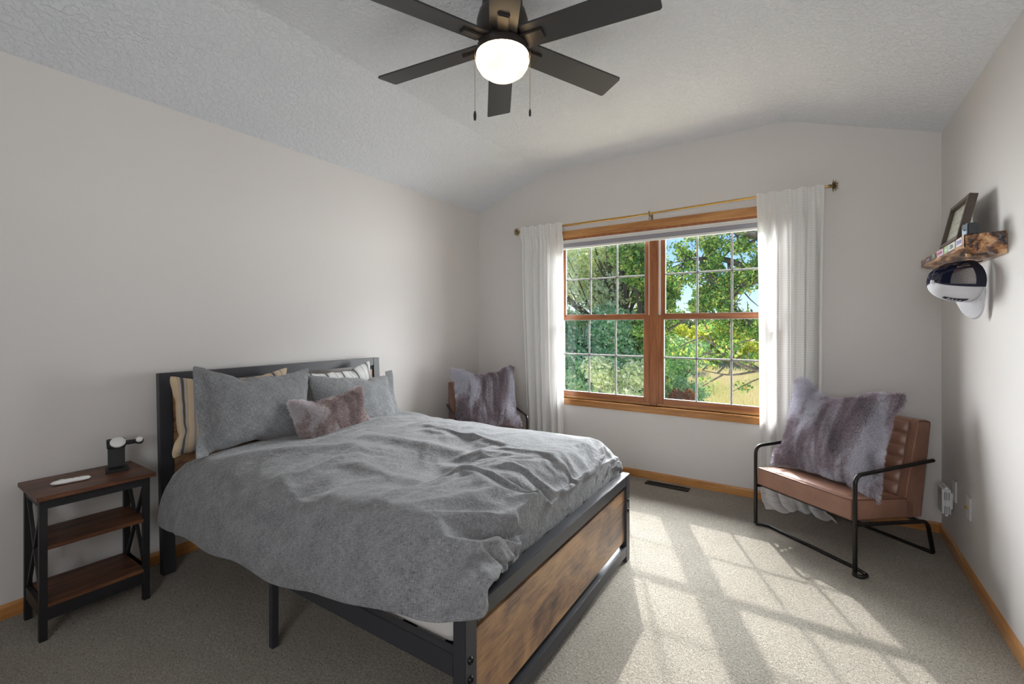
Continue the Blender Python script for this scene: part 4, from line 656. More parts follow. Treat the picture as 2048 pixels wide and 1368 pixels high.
1,2,23,-3,1,23,1,1,22,1,1,23,1,2,22,1,1,23,-1,1,23,-2,1,22,-2,1,23,-1,2,22,7,3,19,-10,0,23,-3,1,22,-4,1,23,-4,0,22,-6,1,22,-4,0,23,-1,1,22,-4,0,23,-1,0,23,-1,0,23,0,1,22,-5,0,20,-9,0,20,-12,0,17,-14,0,18,-14,0,16,-17,0,15,-17,0,12,-19,0,12,-20,0,9,-21,0,8,-21,0,6,-22,-1,3,-22,0,7,-22,0,-2,-23,0,2,-22,-1,0,-23,12,-1635,2,-1,1,27,-2,2,26,-1,9,25,-2,7,26,-2,6,25,-1,15,21,-2,11,24,-2,9,25,-1,19,15,-1,17,18,-2,14,22,-1,22,7,-2,20,14,-1,21,11,-1,22,11,-1,22,5,-1,23,4,0,22,5,-1,23,4,-1,22,1,0,22,6,0,22,5,0,22,5,0,22,7,0,22,6,-1,23,1,0,22,-3,1,22,-6,1,22,-5,0,22,-4,1,23,-3,0,23,-1,0,22,0,0,23,3,0,23,1,1,22,-2,-1,22,7,2,23,-2,1,22,4,-1,22,7,2,23,-3,2,22,-4,1,23,-4,2,23,-2,1,22,6,1,22,-5,2,23,1,1,23,1,1,23,1,2,22,1,2,23,4,1,22,-1,1,23,2,1,22,3,1,23,0,2,23,-3,1,22,-4,1,22,-2,1,23,-1,1,23,0,1,22,6,3,19,-11,1,23,-4,0,22,-6,1,22,-5,0,22,-3,1,23,-3,0,23,1,0,22,-3,1,23,0,0,23,-2,0,21,-7,1,21,-10,0,19,-12,0,20,-11,0,16,-16,0,17,-15,0,14,-18,0,13,-19,0,11,-19,0,10,-21,0,7,-22,0,7,-21,-1,2,-23,0,5,-22,0,4,-22,0,-1,-23,-1,0,-23,12,-1635,5,-1,2,27,-2,1,26,-2,9,25,-1,6,26,-2,7,25,-1,14,21,-3,9,25,-1,11,23,-1,19,16,-2,17,18,-2,14,22,-1,22,9,-1,20,13,-2,21,12,0,23,5,-1,22,4,-1,23,4,-1,23,4,0,22,2,-1,23,4,-1,22,4,0,22,4,0,22,6,0,22,6,0,21,8,0,23,4,0,23,0,0,22,-3,1,22,-7,1,22,-5,0,22,-2,1,23,-2,0,23,1,0,23,2,0,22,-1,-2,21,9,2,23,-3,1,22,3,0,22,6,1,23,1,1,23,-3,2,22,-5,2,22,-6,1,23,3,1,22,-5,2,23,1,2,23,1,1,23,0,2,23,2,1,22,6,2,23,-2,1,22,2,1,23,3,1,22,4,2,22,-4,1,23,-3,1,22,-2,1,23,-1,0,22,3,1,23,-4,1,22,-3,3,23,3,2,19,-12,0,22,-6,1,22,-5,0,23,-3,0,22,-1,1,23,-1,0,23,1,0,22,-3,1,23,-5,0,22,-5,0,19,-12,0,21,-9,1,18,-13,0,19,-14,0,15,-16,0,15,-18,0,12,-18,0,12,-20,0,10,-21,0,7,-21,0,7,-22,-1,2,-23,0,3,-22,0,5,-22,0,1,-23,-1,-1,-23,12,-1635,9,-2,2,26,-2,2,27,-1,7,25,-2,5,25,-1,11,24,-2,11,23,-2,8,25,-2,15,20,-1,14,21,-2,18,17,-1,16,19,-1,21,10,-2,20,14,-1,22,9,-1,23,3,-1,23,4,0,22,4,-1,23,4,-1,22,3,0,23,3,-1,22,3,0,22,6,0,22,5,0,22,5,-1,23,4,1,21,6,0,23,4,0,23,0,0,22,-4,1,22,-6,1,22,-3,0,23,-2,0,22,0,1,23,1,-3,21,8,0,22,-6,2,22,7,1,23,3,1,22,3,1,23,0,1,23,-3,2,22,-8,2,23,-1,1,22,-6,1,23,0,2,23,1,2,23,1,1,22,1,2,23,1,1,23,5,-1,20,10,2,23,1,2,23,1,2,23,0,0,22,0,1,23,0,0,23,0,3,21,-6,0,23,1,2,22,-4,1,22,-5,2,22,-8,1,23,3,2,19,-13,1,22,-5,0,23,-4,0,23,0,0,22,0,1,23,0,0,22,-6,0,22,-5,0,22,-7,1,22,-5,0,19,-13,0,19,-11,0,18,-15,1,16,-16,0,14,-17,0,13,-19,0,11,-20,0,10,-20,0,8,-22,-1,7,-21,0,2,-23,0,3,-23,0,4,-22,0,2,-23,-1,-1,-22,11,-1635,12,-1,2,26,-2,2,26,-2,6,26,-1,7,25,-2,8,24,-2,10,24,-2,11,23,-1,13,21,-2,14,21,-2,17,19,-1,18,16,-1,21,13,-2,21,11,0,22,7,-1,23,5,-1,23,3,-1,22,4,0,23,4,-1,22,2,-1,23,2,0,22,3,-1,23,2,0,22,4,0,23,4,0,22,4,0,22,6,1,21,7,0,23,4,-1,22,0,1,23,-5,1,22,-5,1,22,-1,0,23,0,-2,22,7,0,21,-8,0,23,-3,0,23,1,1,22,4,2,22,7,2,22,3,1,23,-2,2,22,-6,1,22,-8,2,23,-3,1,23,0,2,23,1,2,23,2,1,23,1,2,22,4,0,21,9,-1,22,-6,0,23,-2,1,23,0,1,23,-1,2,22,1,2,23,2,2,22,6,2,22,6,1,22,-1,2,23,-5,1,21,-9,2,21,-7,1,23,-4,1,23,0,2,19,-11,0,23,-4,0,23,-1,0,23,0,0,22,-3,1,23,-1,0,21,-8,0,22,-6,0,21,-8,1,21,-8,0,18,-13,0,18,-14,0,16,-16,0,15,-18,0,13,-18,0,11,-20,0,10,-21,0,7,-21,0,8,-22,0,2,-23,0,3,-22,0,3,-23,0,3,-22,-1,-1,-23,11,-1635,16,-2,3,26,-2,2,26,-1,5,25,-2,6,25,-2,8,24,-1,10,24,-2,11,23,-2,13,22,-1,14,21,-2,17,18,-2,19,16,-1,20,13,-1,22,10,-1,22,7,-1,23,4,0,23,3,-1,22,3,-1,23,4,0,23,2,-1,22,2,0,23,3,-1,22,2,0,23,4,0,22,2,-1,23,2,0,22,5,1,22,6,0,21,8,0,22,4,1,23,-4,0,22,0,1,23,-2,-2,22,4,1,21,-9,0,23,-3,0,23,1,0,22,-6,1,22,7,2,22,5,2,22,4,1,23,-3,2,22,-6,1,22,-6,2,23,-3,1,23,0,2,23,1,2,23,2,1,23,2,1,21,9,-2,22,-8,1,23,0,1,22,0,2,23,0,0,22,7,1,22,4,2,22,1,3,23,-3,2,21,7,1,23,-2,2,22,-2,1,23,-5,1,21,-9,2,21,-7,0,23,-5,2,23,0,1,20,-10,0,23,-2,0,23,-1,0,23,1,0,22,-5,0,23,-2,1,20,-9,0,22,-8,0,20,-10,0,20,-11,1,17,-15,0,16,-16,0,15,-17,0,13,-19,0,11,-20,0,10,-20,0,7,-22,0,7,-21,0,3,-23,0,3,-23,0,3,-22,-1,3,-23,0,-1,-22,10,-1635,18,-2,3,26,-1,2,26,-2,5,25,-1,7,24,-2,9,24,-2,10,24,-2,11,22,-1,13,22,-2,13,21,-2,18,17,-1,18,17,-1,19,14,-1,22,7,-1,23,7,-1,22,4,-1,23,3,
0,23,4,-1,22,4,0,23,2,-1,23,2,0,22,3,-1,23,3,0,22,3,0,23,2,-1,22,1,0,23,3,0,22,4,0,22,5,1,22,6,0,21,9,0,23,0,0,23,0,0,21,-8,0,23,-1,0,22,-4,0,21,-9,1,23,-2,1,22,4,2,22,6,1,23,4,2,23,3,1,22,-6,2,22,-7,1,22,-4,2,23,-1,2,23,2,2,23,1,1,22,8,-2,21,-7,1,23,1,1,23,-1,1,23,0,2,22,5,0,23,0,1,19,11,2,23,-2,2,22,5,2,21,-8,2,23,1,0,22,-5,3,23,1,1,23,-1,1,21,-8,1,22,-8,1,22,-6,1,23,-1,0,21,-8,0,23,-1,0,23,-1,0,23,2,1,22,-6,0,22,-6,0,20,-10,1,20,-10,0,20,-12,0,17,-14,0,16,-16,0,15,-18,1,13,-18,0,12,-20,0,9,-21,0,8,-21,0,7,-22,0,2,-22,-1,3,-23,0,4,-22,0,2,-23,0,0,-23,10,-1635,21,-2,3,25,-2,2,26,-1,5,25,-2,9,24,-2,9,23,-1,8,24,-2,14,21,-2,11,23,-1,13,21,-2,18,16,-1,17,18,-2,21,12,-1,20,12,-1,23,3,0,22,6,-1,23,4,-1,23,4,0,22,4,-1,23,2,0,23,2,0,22,2,-1,23,4,0,22,3,0,23,1,-1,23,1,0,22,2,0,23,1,1,22,6,0,22,7,0,21,7,0,23,5,0,22,-2,0,23,-6,0,21,-8,-1,21,-7,1,23,-5,0,22,-1,2,23,4,1,22,5,2,22,6,1,23,1,2,23,0,2,21,-9,1,22,-5,2,23,1,2,23,-2,1,22,7,-1,23,-6,1,23,1,1,22,5,1,22,-5,1,23,0,1,23,1,1,22,7,0,18,13,2,22,1,2,22,-7,3,22,-1,0,21,-8,1,23,-3,2,23,-2,2,22,0,2,23,2,0,23,-4,1,21,-8,1,22,-6,1,23,-5,0,23,-3,0,23,-1,0,22,0,0,23,-1,0,22,-7,1,20,-10,0,20,-11,0,19,-13,1,18,-14,0,16,-16,0,15,-17,0,13,-19,0,11,-19,0,10,-21,0,8,-21,0,7,-22,0,2,-23,0,3,-22,0,4,-23,0,2,-22,0,0,-23,9,-1635,21,-2,3,26,-1,2,25,-2,7,25,-2,8,24,-1,7,24,-2,12,22,-2,10,23,-1,13,21,-2,13,21,-1,18,17,-2,17,18,-1,20,12,-2,20,13,-1,22,7,0,23,5,-1,23,5,-1,22,4,0,23,3,0,23,2,0,23,1,-1,22,1,0,23,1,0,23,1,0,23,1,-1,22,0,0,23,1,0,22,6,1,22,6,0,22,6,0,22,5,1,22,5,-1,23,-2,0,22,-7,-1,21,-8,0,22,-7,1,22,-3,0,23,-1,2,22,3,0,23,0,2,22,7,2,22,7,2,23,1,2,21,-9,1,22,-7,1,23,-2,2,23,4,0,22,-4,1,23,1,1,23,6,0,22,-5,1,22,6,1,23,3,2,22,-4,1,22,5,0,18,15,1,22,-7,3,22,2,1,20,-11,2,22,-5,1,23,-3,1,22,-1,2,23,-2,1,23,-1,2,23,1,1,23,-1,0,23,-3,0,22,-5,1,23,-5,0,22,-5,0,23,-1,0,23,0,0,22,-5,1,20,-11,0,19,-12,1,19,-13,0,18,-14,0,16,-16,0,15,-17,0,13,-19,0,12,-20,1,10,-20,0,8,-22,0,7,-21,0,2,-23,0,3,-22,-1,3,-23,0,3,-23,0,0,-22,10,-1635,21,-2,3,25,-2,2,26,-1,7,24,-2,6,25,-2,10,23,-2,10,23,-1,11,23,-2,13,21,-1,14,21,-2,16,18,-1,18,17,-2,19,14,-1,21,12,-1,22,10,-1,23,5,-1,23,3,0,23,2,0,22,2,0,23,0,-1,23,-1,0,23,1,0,23,1,0,22,2,0,23,3,-1,23,0,0,23,1,0,22,3,0,22,4,0,23,6,1,22,5,1,21,8,-1,22,-4,-1,21,-9,0,22,-6,0,22,-4,1,23,0,0,23,-2,1,22,-3,1,23,2,2,21,8,2,22,7,2,23,2,1,23,-3,2,20,-10,1,23,-6,1,23,0,1,23,2,1,22,6,-1,23,-6,1,23,1,1,23,1,1,20,11,2,23,-2,1,22,3,1,18,14,0,20,-12,3,21,5,2,22,-6,1,23,-2,1,22,-7,2,22,-5,1,22,-5,1,23,-2,1,23,-1,1,23,-1,0,23,-1,2,23,0,0,23,-2,0,23,-3,1,23,-3,0,22,-2,0,23,-4,0,21,-10,1,18,-13,0,19,-13,0,17,-14,0,17,-16,1,15,-18,0,13,-18,0,12,-20,0,9,-20,0,8,-22,0,7,-21,0,3,-23,0,3,-23,0,3,-22,0,3,-23,0,0,-22,9,-1635,19,-2,3,26,-1,2,25,-2,6,25,-2,7,25,-1,9,24,-2,10,23,-2,12,22,-1,13,22,-2,14,20,-1,16,19,-2,18,17,-1,20,14,-1,20,12,-2,22,8,0,23,5,-1,23,1,-1,23,0,0,23,2,0,23,0,0,23,1,0,22,2,0,23,2,0,23,3,0,23,2,0,22,3,-1,23,3,-2,20,9,0,23,4,1,22,3,2,23,2,0,22,0,0,22,-5,-1,21,-9,0,23,-2,0,22,-1,1,23,-3,0,22,-5,0,23,-2,1,22,1,2,22,8,3,21,8,1,23,4,2,22,-5,1,23,-4,2,21,-9,0,23,5,1,23,0,0,22,-5,1,23,1,1,23,0,1,23,2,1,19,13,1,23,3,2,23,-2,0,18,13,1,18,-14,2,23,0,2,22,6,1,22,-4,2,22,-6,1,22,-6,1,22,-8,1,22,-4,1,23,-2,1,23,-1,1,23,-2,0,23,-1,1,24,-2,0,23,-2,1,22,-2,0,23,0,0,23,-3,0,22,-8,1,19,-13,0,17,-14,1,18,-15,0,16,-16,0,15,-17,0,13,-18,0,12,-20,0,10,-20,0,8,-22,0,7,-22,0,3,-22,0,3,-23,0,3,-22,0,3,-23,0,0,-23,10,-1635,18,-2,3,26,-2,2,25,-2,6,25,-1,8,25,-2,9,23,-2,9,24,-1,13,22,-2,13,21,-1,14,21,-2,16,19,-1,20,14,-2,19,15,-1,19,15,-1,23,5,-2,22,-1,1,22,8,-1,23,5,-1,23,4,0,23,2,-1,22,3,0,23,3,0,23,2,-1,22,3,0,23,3,0,22,3,0,23,1,-1,22,-7,-1,22,0,0,23,1,0,23,0,4,21,7,0,23,-2,-1,21,-9,1,22,3,0,23,-2,0,22,-3,1,23,-4,0,22,-5,1,23,1,2,22,6,2,20,9,2,22,7,1,23,-2,1,21,-10,2,23,0,0,22,-6,0,23,-2,1,24,1,1,23,1,1,23,1,1,22,3,1,19,14,1,22,-5,1,19,12,1,22,6,1,17,-15,2,23,0,2,22,5,2,23,-2,1,21,-8,1,22,-5,1,23,-4,-1,23,2,2,23,-2,1,23,-3,1,23,-2,1,23,-3,1,23,-3,0,23,-3,1,23,-3,0,22,-3,1,23,-3,0,22,-6,0,20,-12,1,17,-15,0,17,
-15,0,17,-16,0,15,-17,1,13,-18,0,12,-20,0,10,-21,0,8,-21,0,7,-22,0,3,-22,0,3,-23,0,3,-22,0,3,-23,0,0,-23,9,-1634,15,-2,2,26,-1,2,26,-2,6,25,-2,9,24,-1,7,25,-2,13,22,-2,12,22,-1,12,22,-2,13,21,-2,20,15,-1,16,18,-1,20,14,-1,19,16,-2,22,-1,-2,23,1,-1,23,3,-1,23,4,-1,23,3,-1,22,2,-1,23,2,0,23,3,0,23,3,0,22,3,0,23,4,0,22,2,3,22,7,-1,22,0,-1,23,-3,0,22,4,-1,22,-4,0,22,-5,5,21,7,-1,22,-7,0,23,-1,1,22,3,0,23,-3,0,22,-5,1,22,-3,0,23,-1,2,22,5,2,21,10,2,21,8,1,23,-1,1,23,-4,1,20,-10,1,23,-3,1,24,-1,1,23,1,1,23,1,1,23,3,1,22,2,1,19,14,0,22,-5,0,22,6,3,19,12,0,16,-16,2,22,0,2,22,5,2,23,0,0,23,-1,1,22,-3,1,23,-4,0,21,-10,1,22,-6,0,23,-4,1,23,-3,1,24,-3,1,23,-2,1,23,-2,1,23,-2,1,23,-1,1,23,-1,0,22,-5,1,20,-11,0,18,-14,0,17,-15,1,16,-16,0,15,-17,0,13,-19,0,12,-19,0,10,-21,0,9,-21,0,7,-22,0,3,-22,1,3,-23,0,3,-22,0,3,-23,0,0,-23,9,-1634,11,-2,2,26,-2,2,27,-1,7,25,-2,7,25,-2,8,24,-2,11,23,-1,12,23,-2,12,22,-1,19,17,-2,16,18,-1,17,19,-1,20,13,-1,19,15,-3,22,-3,-1,23,2,-1,23,4,-1,23,5,-1,23,3,-1,22,4,-1,23,0,0,22,5,-1,23,5,1,22,0,0,22,6,0,23,-1,0,23,-2,0,22,1,1,23,4,0,22,4,-2,21,-9,0,22,-5,0,23,-1,5,21,7,-1,22,-5,1,22,3,1,23,-1,0,22,-4,0,23,-3,1,22,-2,1,23,4,2,20,10,2,22,8,2,22,4,1,22,-7,1,22,-8,0,23,-4,1,23,-2,1,23,1,1,23,2,1,23,2,1,22,4,1,19,13,0,22,-4,0,23,2,3,17,15,1,15,-16,2,23,0,-1,22,-4,2,23,0,2,22,5,0,22,-6,1,23,-4,2,22,-4,-1,23,0,1,22,-8,1,23,-2,1,23,-5,1,23,-3,2,23,-2,0,23,-2,1,23,-1,1,23,-2,1,23,-4,0,21,-9,0,18,-14,1,17,-15,0,16,-16,0,15,-17,1,13,-19,0,12,-19,0,10,-21,0,8,-21,0,7,-22,0,4,-22,0,3,-23,0,3,-22,0,3,-23,0,0,-23,10,-1634,8,-2,3,26,-2,1,27,-2,8,25,-2,7,25,-1,9,24,-2,8,25,-2,12,23,-1,15,20,-2,15,20,-1,18,18,-2,17,18,-1,18,17,-1,22,7,-2,22,-3,-2,23,5,-1,23,4,-1,23,5,-1,23,4,-1,23,1,0,22,3,-1,23,0,0,22,5,0,21,10,0,23,-2,1,23,2,-1,22,3,1,22,-2,0,23,4,0,22,-2,-1,21,-10,-1,21,-7,0,23,-1,2,23,2,3,21,6,-1,22,-5,1,23,1,1,22,2,1,23,-4,0,22,-2,1,23,3,2,21,8,3,20,10,1,23,5,1,22,-4,1,22,-8,1,22,-5,1,23,-2,0,23,-1,1,23,3,1,22,7,1,23,0,1,20,12,0,23,0,0,22,-5,3,16,17,1,19,-12,-1,19,-12,2,22,-1,2,22,5,0,23,-3,2,22,6,1,23,0,0,23,-2,1,22,-9,2,23,-4,0,22,-7,2,23,-3,1,23,-2,1,23,-3,1,23,-2,1,23,-2,1,23,-2,0,22,-5,1,22,-7,0,19,-12,0,16,-16,1,16,-16,0,15,-17,0,13,-19,0,12,-19,1,10,-21,0,9,-21,0,7,-22,0,4,-22,0,3,-23,0,3,-22,0,2,-23,0,1,-22,9,-1634,4,-2,3,27,-2,1,26,-1,9,25,-2,8,25,-2,11,24,-2,4,26,-2,16,20,-1,15,20,-1,13,22,-2,18,17,-2,20,15,-1,13,21,-2,23,0,-1,22,7,-1,23,4,-1,23,4,-1,23,4,-1,23,4,-1,22,3,-1,23,0,-1,23,1,0,23,3,1,19,12,0,23,1,0,22,4,0,23,-2,1,22,-2,-1,23,-1,1,23,0,-2,20,-9,-1,21,-9,1,23,-1,1,22,1,2,22,6,0,22,-4,1,23,-1,1,22,2,1,23,2,1,22,-3,1,23,2,1,22,7,3,20,10,2,21,8,1,23,-2,1,22,-8,0,22,-5,1,23,-4,1,23,0,0,22,8,1,23,-3,1,22,6,2,21,9,-1,22,-6,0,23,0,3,14,17,0,18,-15,1,21,-8,1,22,-2,1,23,0,1,22,1,1,23,3,2,23,5,1,23,1,1,20,-10,1,23,-7,1,23,-4,1,23,-3,1,23,-2,1,23,-3,1,23,-2,1,23,-2,1,23,-2,1,22,-7,0,22,-6,0,21,-9,1,14,-18,0,17,-15,1,15,-18,0,13,-18,0,12,-19,0,10,-21,1,9,-21,0,7,-21,0,4,-23,0,2,-22,0,3,-23,0,3,-23,0,1,-22,9,-1634,2,-2,3,26,-2,1,27,-2,10,24,-2,10,25,-2,9,24,-1,4,27,-2,18,18,-2,15,20,-1,12,23,-2,21,13,-2,17,18,0,13,22,-3,22,-3,0,22,8,-1,23,6,-1,23,5,-1,22,4,-1,23,5,-1,23,1,-1,23,4,-1,23,-2,0,22,2,0,22,8,0,20,11,1,23,0,0,22,-1,0,23,2,0,22,-6,-2,20,-10,-1,21,-9,0,22,-2,1,23,0,1,23,2,1,22,-3,2,22,5,0,23,-1,1,22,0,1,23,-1,1,22,0,1,23,1,2,22,6,2,20,11,2,21,9,1,23,1,1,22,-6,1,22,-4,1,22,-7,0,23,5,-1,22,-6,2,21,9,2,23,6,0,22,-1,0,23,-3,0,23,0,3,13,19,0,17,-15,1,22,-7,1,22,-2,1,23,1,1,23,2,1,22,1,2,23,2,1,23,6,1,22,-7,1,21,-9,1,23,-5,1,23,-4,1,23,-2,2,24,-3,1,23,-2,1,23,-2,0,23,-2,1,22,-7,1,21,-8,0,22,-6,1,13,-18,0,17,-16,1,16,-16,0,12,-19,0,13,-19,0,9,-21,0,10,-20,1,7,-22,0,4,-23,0,2,-22,0,3,-23,0,3,-22,0,1,-23,9,-1634,0,-2,3,27,-2,1,27,-2,11,24,-2,10,25,-2,10,24,-2,4,26,-2,18,18,-1,16,19,-2,11,24,-2,21,12,-3,7,25,1,22,11,-2,22,-1,-1,22,7,-1,23,6,-1,23,7,-1,22,6,-1,23,4,-1,22,6,-1,23,-3,0,23,1,-1,23,2,0,21,7,1,21,11,0,22,6,0,23,-1,-1,20,-10,-1,21,-9,-1,21,-8,0,22,-4,1,23,-1,1,23,2,0,22,-3,1,23,-1,2,22,3,-1,22,-3,2,23,0,1,23,2,
1,22,2,1,23,1,2,22,6,2,20,10,3,20,11,1,23,3,0,23,-4,1,20,-10,1,23,1,-2,22,-8,1,23,1,2,22,4,2,22,7,-1,23,-3,1,23,3,0,22,-1,3,12,19,0,18,-14,2,22,-5,1,23,0,0,22,1,1,23,4,2,22,-2,1,23,6,-1,21,-8,3,23,0,1,23,-3,1,22,-8,2,23,-4,1,24,-3,1,23,-2,1,23,-3,1,23,-2,1,23,-2,1,22,-7,0,21,-9,1,22,-5,1,14,-18,0,17,-15,0,15,-17,1,15,-17,0,10,-20,0,11,-20,1,8,-21,0,7,-22,0,4,-22,0,3,-23,0,3,-23,0,3,-22,0,1,-23,8,-1633,0,-2,2,27,-2,1,27,-2,10,24,-2,11,25,-2,11,23,-1,4,27,-3,13,22,-1,20,15,-1,14,22,-2,18,16,-4,6,25,0,23,0,-1,22,6,-1,23,7,-1,22,6,0,23,7,-1,23,6,-2,21,10,-1,23,-4,0,23,1,-1,23,0,0,23,3,0,22,7,1,20,11,0,22,6,0,23,-3,-2,19,-12,-1,21,-9,-1,21,-8,0,23,-2,1,23,0,1,22,-2,1,23,1,0,22,-4,1,23,0,1,22,0,1,23,1,1,23,1,1,22,1,1,23,3,2,21,7,3,20,10,2,21,11,2,22,3,0,23,-2,0,22,-7,-1,20,-11,1,23,-3,1,23,5,1,22,3,0,23,-2,2,22,6,0,23,-1,1,23,3,3,10,19,0,19,-13,1,23,-2,1,22,1,0,22,5,1,23,1,2,23,-4,1,22,2,-1,21,-11,2,23,-1,2,23,2,1,23,-3,2,23,-7,1,23,-3,2,23,-3,1,23,-2,1,24,-2,1,23,-3,1,22,-6,0,21,-10,1,22,-4,0,13,-19,1,17,-15,0,16,-15,1,12,-19,0,15,-18,0,8,-21,1,9,-21,0,7,-21,0,4,-23,0,3,-23,0,3,-22,0,3,-23,0,1,-23,8,-1633,1,-2,2,27,-2,2,27,-2,8,25,-2,11,24,-2,12,23,-2,9,25,-3,6,25,0,20,15,-2,18,18,-2,15,20,-3,7,25,-1,23,0,0,22,6,-1,23,5,-1,23,7,-1,22,6,-2,22,11,-1,22,-2,0,23,1,-1,23,1,0,23,0,-1,23,2,1,22,8,0,20,11,0,23,5,0,22,-4,-2,19,-13,-1,21,-10,-1,21,-7,1,23,-2,0,22,-2,1,23,-1,0,22,-2,2,23,2,0,22,-3,1,23,0,1,23,0,1,22,1,1,23,2,2,22,5,2,19,12,2,21,8,2,22,6,2,22,4,1,23,-1,-1,21,-10,0,22,-7,0,22,-5,1,23,1,0,23,1,1,23,1,0,23,3,3,21,7,0,23,1,3,8,20,-1,23,-1,3,21,-7,0,23,4,0,22,1,2,23,-4,1,22,3,0,20,-11,1,23,-7,2,23,0,1,23,1,2,23,0,1,24,-3,2,22,-5,1,24,-4,1,23,-2,1,23,-2,1,23,-3,1,23,-5,1,20,-10,1,23,-4,0,12,-19,1,17,-15,0,15,-17,1,16,-16,0,10,-21,0,14,-18,1,5,-22,0,8,-21,0,4,-23,0,3,-22,0,3,-23,0,3,-22,1,1,-23,6,-1633,2,-2,2,27,-2,2,26,-2,7,26,-2,10,24,-2,11,24,-2,10,24,-2,7,25,-1,20,16,-2,16,19,-2,16,20,-3,9,24,0,23,0,-1,22,6,-1,23,6,-1,22,6,-2,22,10,0,22,-1,-1,23,3,-1,23,1,0,23,0,-1,23,-1,0,23,1,0,21,10,1,21,8,0,23,5,-1,22,-5,-1,19,-12,-2,20,-11,0,22,-8,0,22,-2,0,23,-2,1,22,-2,0,23,-1,1,23,-2,1,22,1,0,23,-2,1,23,0,1,22,2,2,22,4,2,19,12,2,22,5,1,23,3,3,21,8,2,22,6,1,22,0,0,22,-7,0,21,-9,0,23,-4,0,23,-3,1,23,1,0,22,3,1,23,2,1,23,3,2,22,5,3,8,21,-1,22,7,2,22,-5,0,22,3,1,23,-3,1,22,-6,2,23,0,-1,19,-13,1,23,-2,2,23,0,2,23,-1,1,23,0,2,24,0,1,23,-4,2,23,-4,1,23,-2,1,24,-3,1,23,-2,1,22,-5,1,21,-11,1,22,-3,0,13,-19,1,17,-15,0,15,-17,1,16,-16,0,12,-19,0,8,-21,1,13,-19,0,3,-23,0,6,-22,0,2,-23,0,2,-22,1,4,-23,0,1,-23,6,-1633,5,-2,2,27,-2,3,26,-2,6,26,-3,8,25,-2,10,24,-2,11,23,-2,8,25,-1,18,18,-2,16,19,-2,17,19,-3,11,23,0,22,1,-2,22,9,0,23,3,-1,22,9,-1,23,2,-1,23,1,-1,23,2,0,22,2,-1,23,-3,0,23,-1,0,23,1,0,22,6,0,21,10,0,22,5,0,22,-6,-2,19,-13,-1,21,-8,-1,20,-10,0,23,-3,0,22,-3,0,23,-2,1,23,-2,0,22,-1,1,23,-2,1,23,0,1,22,1,2,23,3,2,19,11,-1,23,0,2,22,4,3,21,8,3,22,6,2,21,8,2,23,3,0,22,-6,0,21,-9,0,22,-5,0,23,-3,0,23,0,1,23,2,1,22,3,1,23,3,1,22,6,3,12,19,0,18,14,1,22,0,1,23,-1,1,22,-4,1,23,-5,-1,19,-12,2,22,-5,1,23,-1,2,23,-1,1,23,-1,2,24,0,2,23,-1,1,24,-1,1,23,-3,2,23,-4,1,23,-2,1,23,-3,1,23,-4,1,20,-11,1,23,-3,0,12,-19,1,18,-14,0,15,-18,1,13,-18,0,16,-16,0,6,-22,1,13,-19,0,7,-22,0,3,-22,0,1,-23,0,3,-23,1,4,-23,0,1,-22,5,-1633,8,-2,2,26,-2,3,26,-2,6,26,-2,7,25,-2,9,24,-2,10,24,-2,11,24,-3,14,21,-1,16,19,-2,18,17,-2,13,21,-1,23,5,-2,22,10,0,22,1,-1,23,4,0,23,3,-1,23,2,-2,22,5,1,23,-5,-1,23,-3,0,23,-1,-1,23,0,0,22,5,1,21,9,0,22,6,-1,21,-9,-1,21,-8,-2,19,-13,-1,22,-6,0,21,-7,0,23,-3,0,22,-2,1,23,-2,0,23,-2,1,22,-1,1,23,1,1,23,0,2,20,10,-1,23,-2,2,22,6,2,22,5,1,23,1,3,21,7,3,21,9,4,21,8,0,22,-3,0,21,-8,0,22,-6,0,23,-1,1,23,-3,0,23,1,1,23,4,1,22,4,2,22,6,0,19,13,1,12,19,0,21,-8,2,23,3,2,22,1,-1,20,-11,1,22,-6,2,23,-3,1,23,-1,2,23,-1,1,23,-1,2,23,-1,1,23,-1,2,24,-1,1,23,-2,1,24,-2,2,23,-3,1,23,-3,1,23,-4,1,20,-11,0,22,-4,1,13,-19,1,17,-15,0,17,-15,1,12,-19,0,15,-17,0,11,-20,0,5,-22,1,12,-19,0,1,-23,0,2,-23,1,3,-22,0,3,-23,0,2,-23,5,-1633,11,-2,3,26,-2,3,26,-2,6,25,-3,
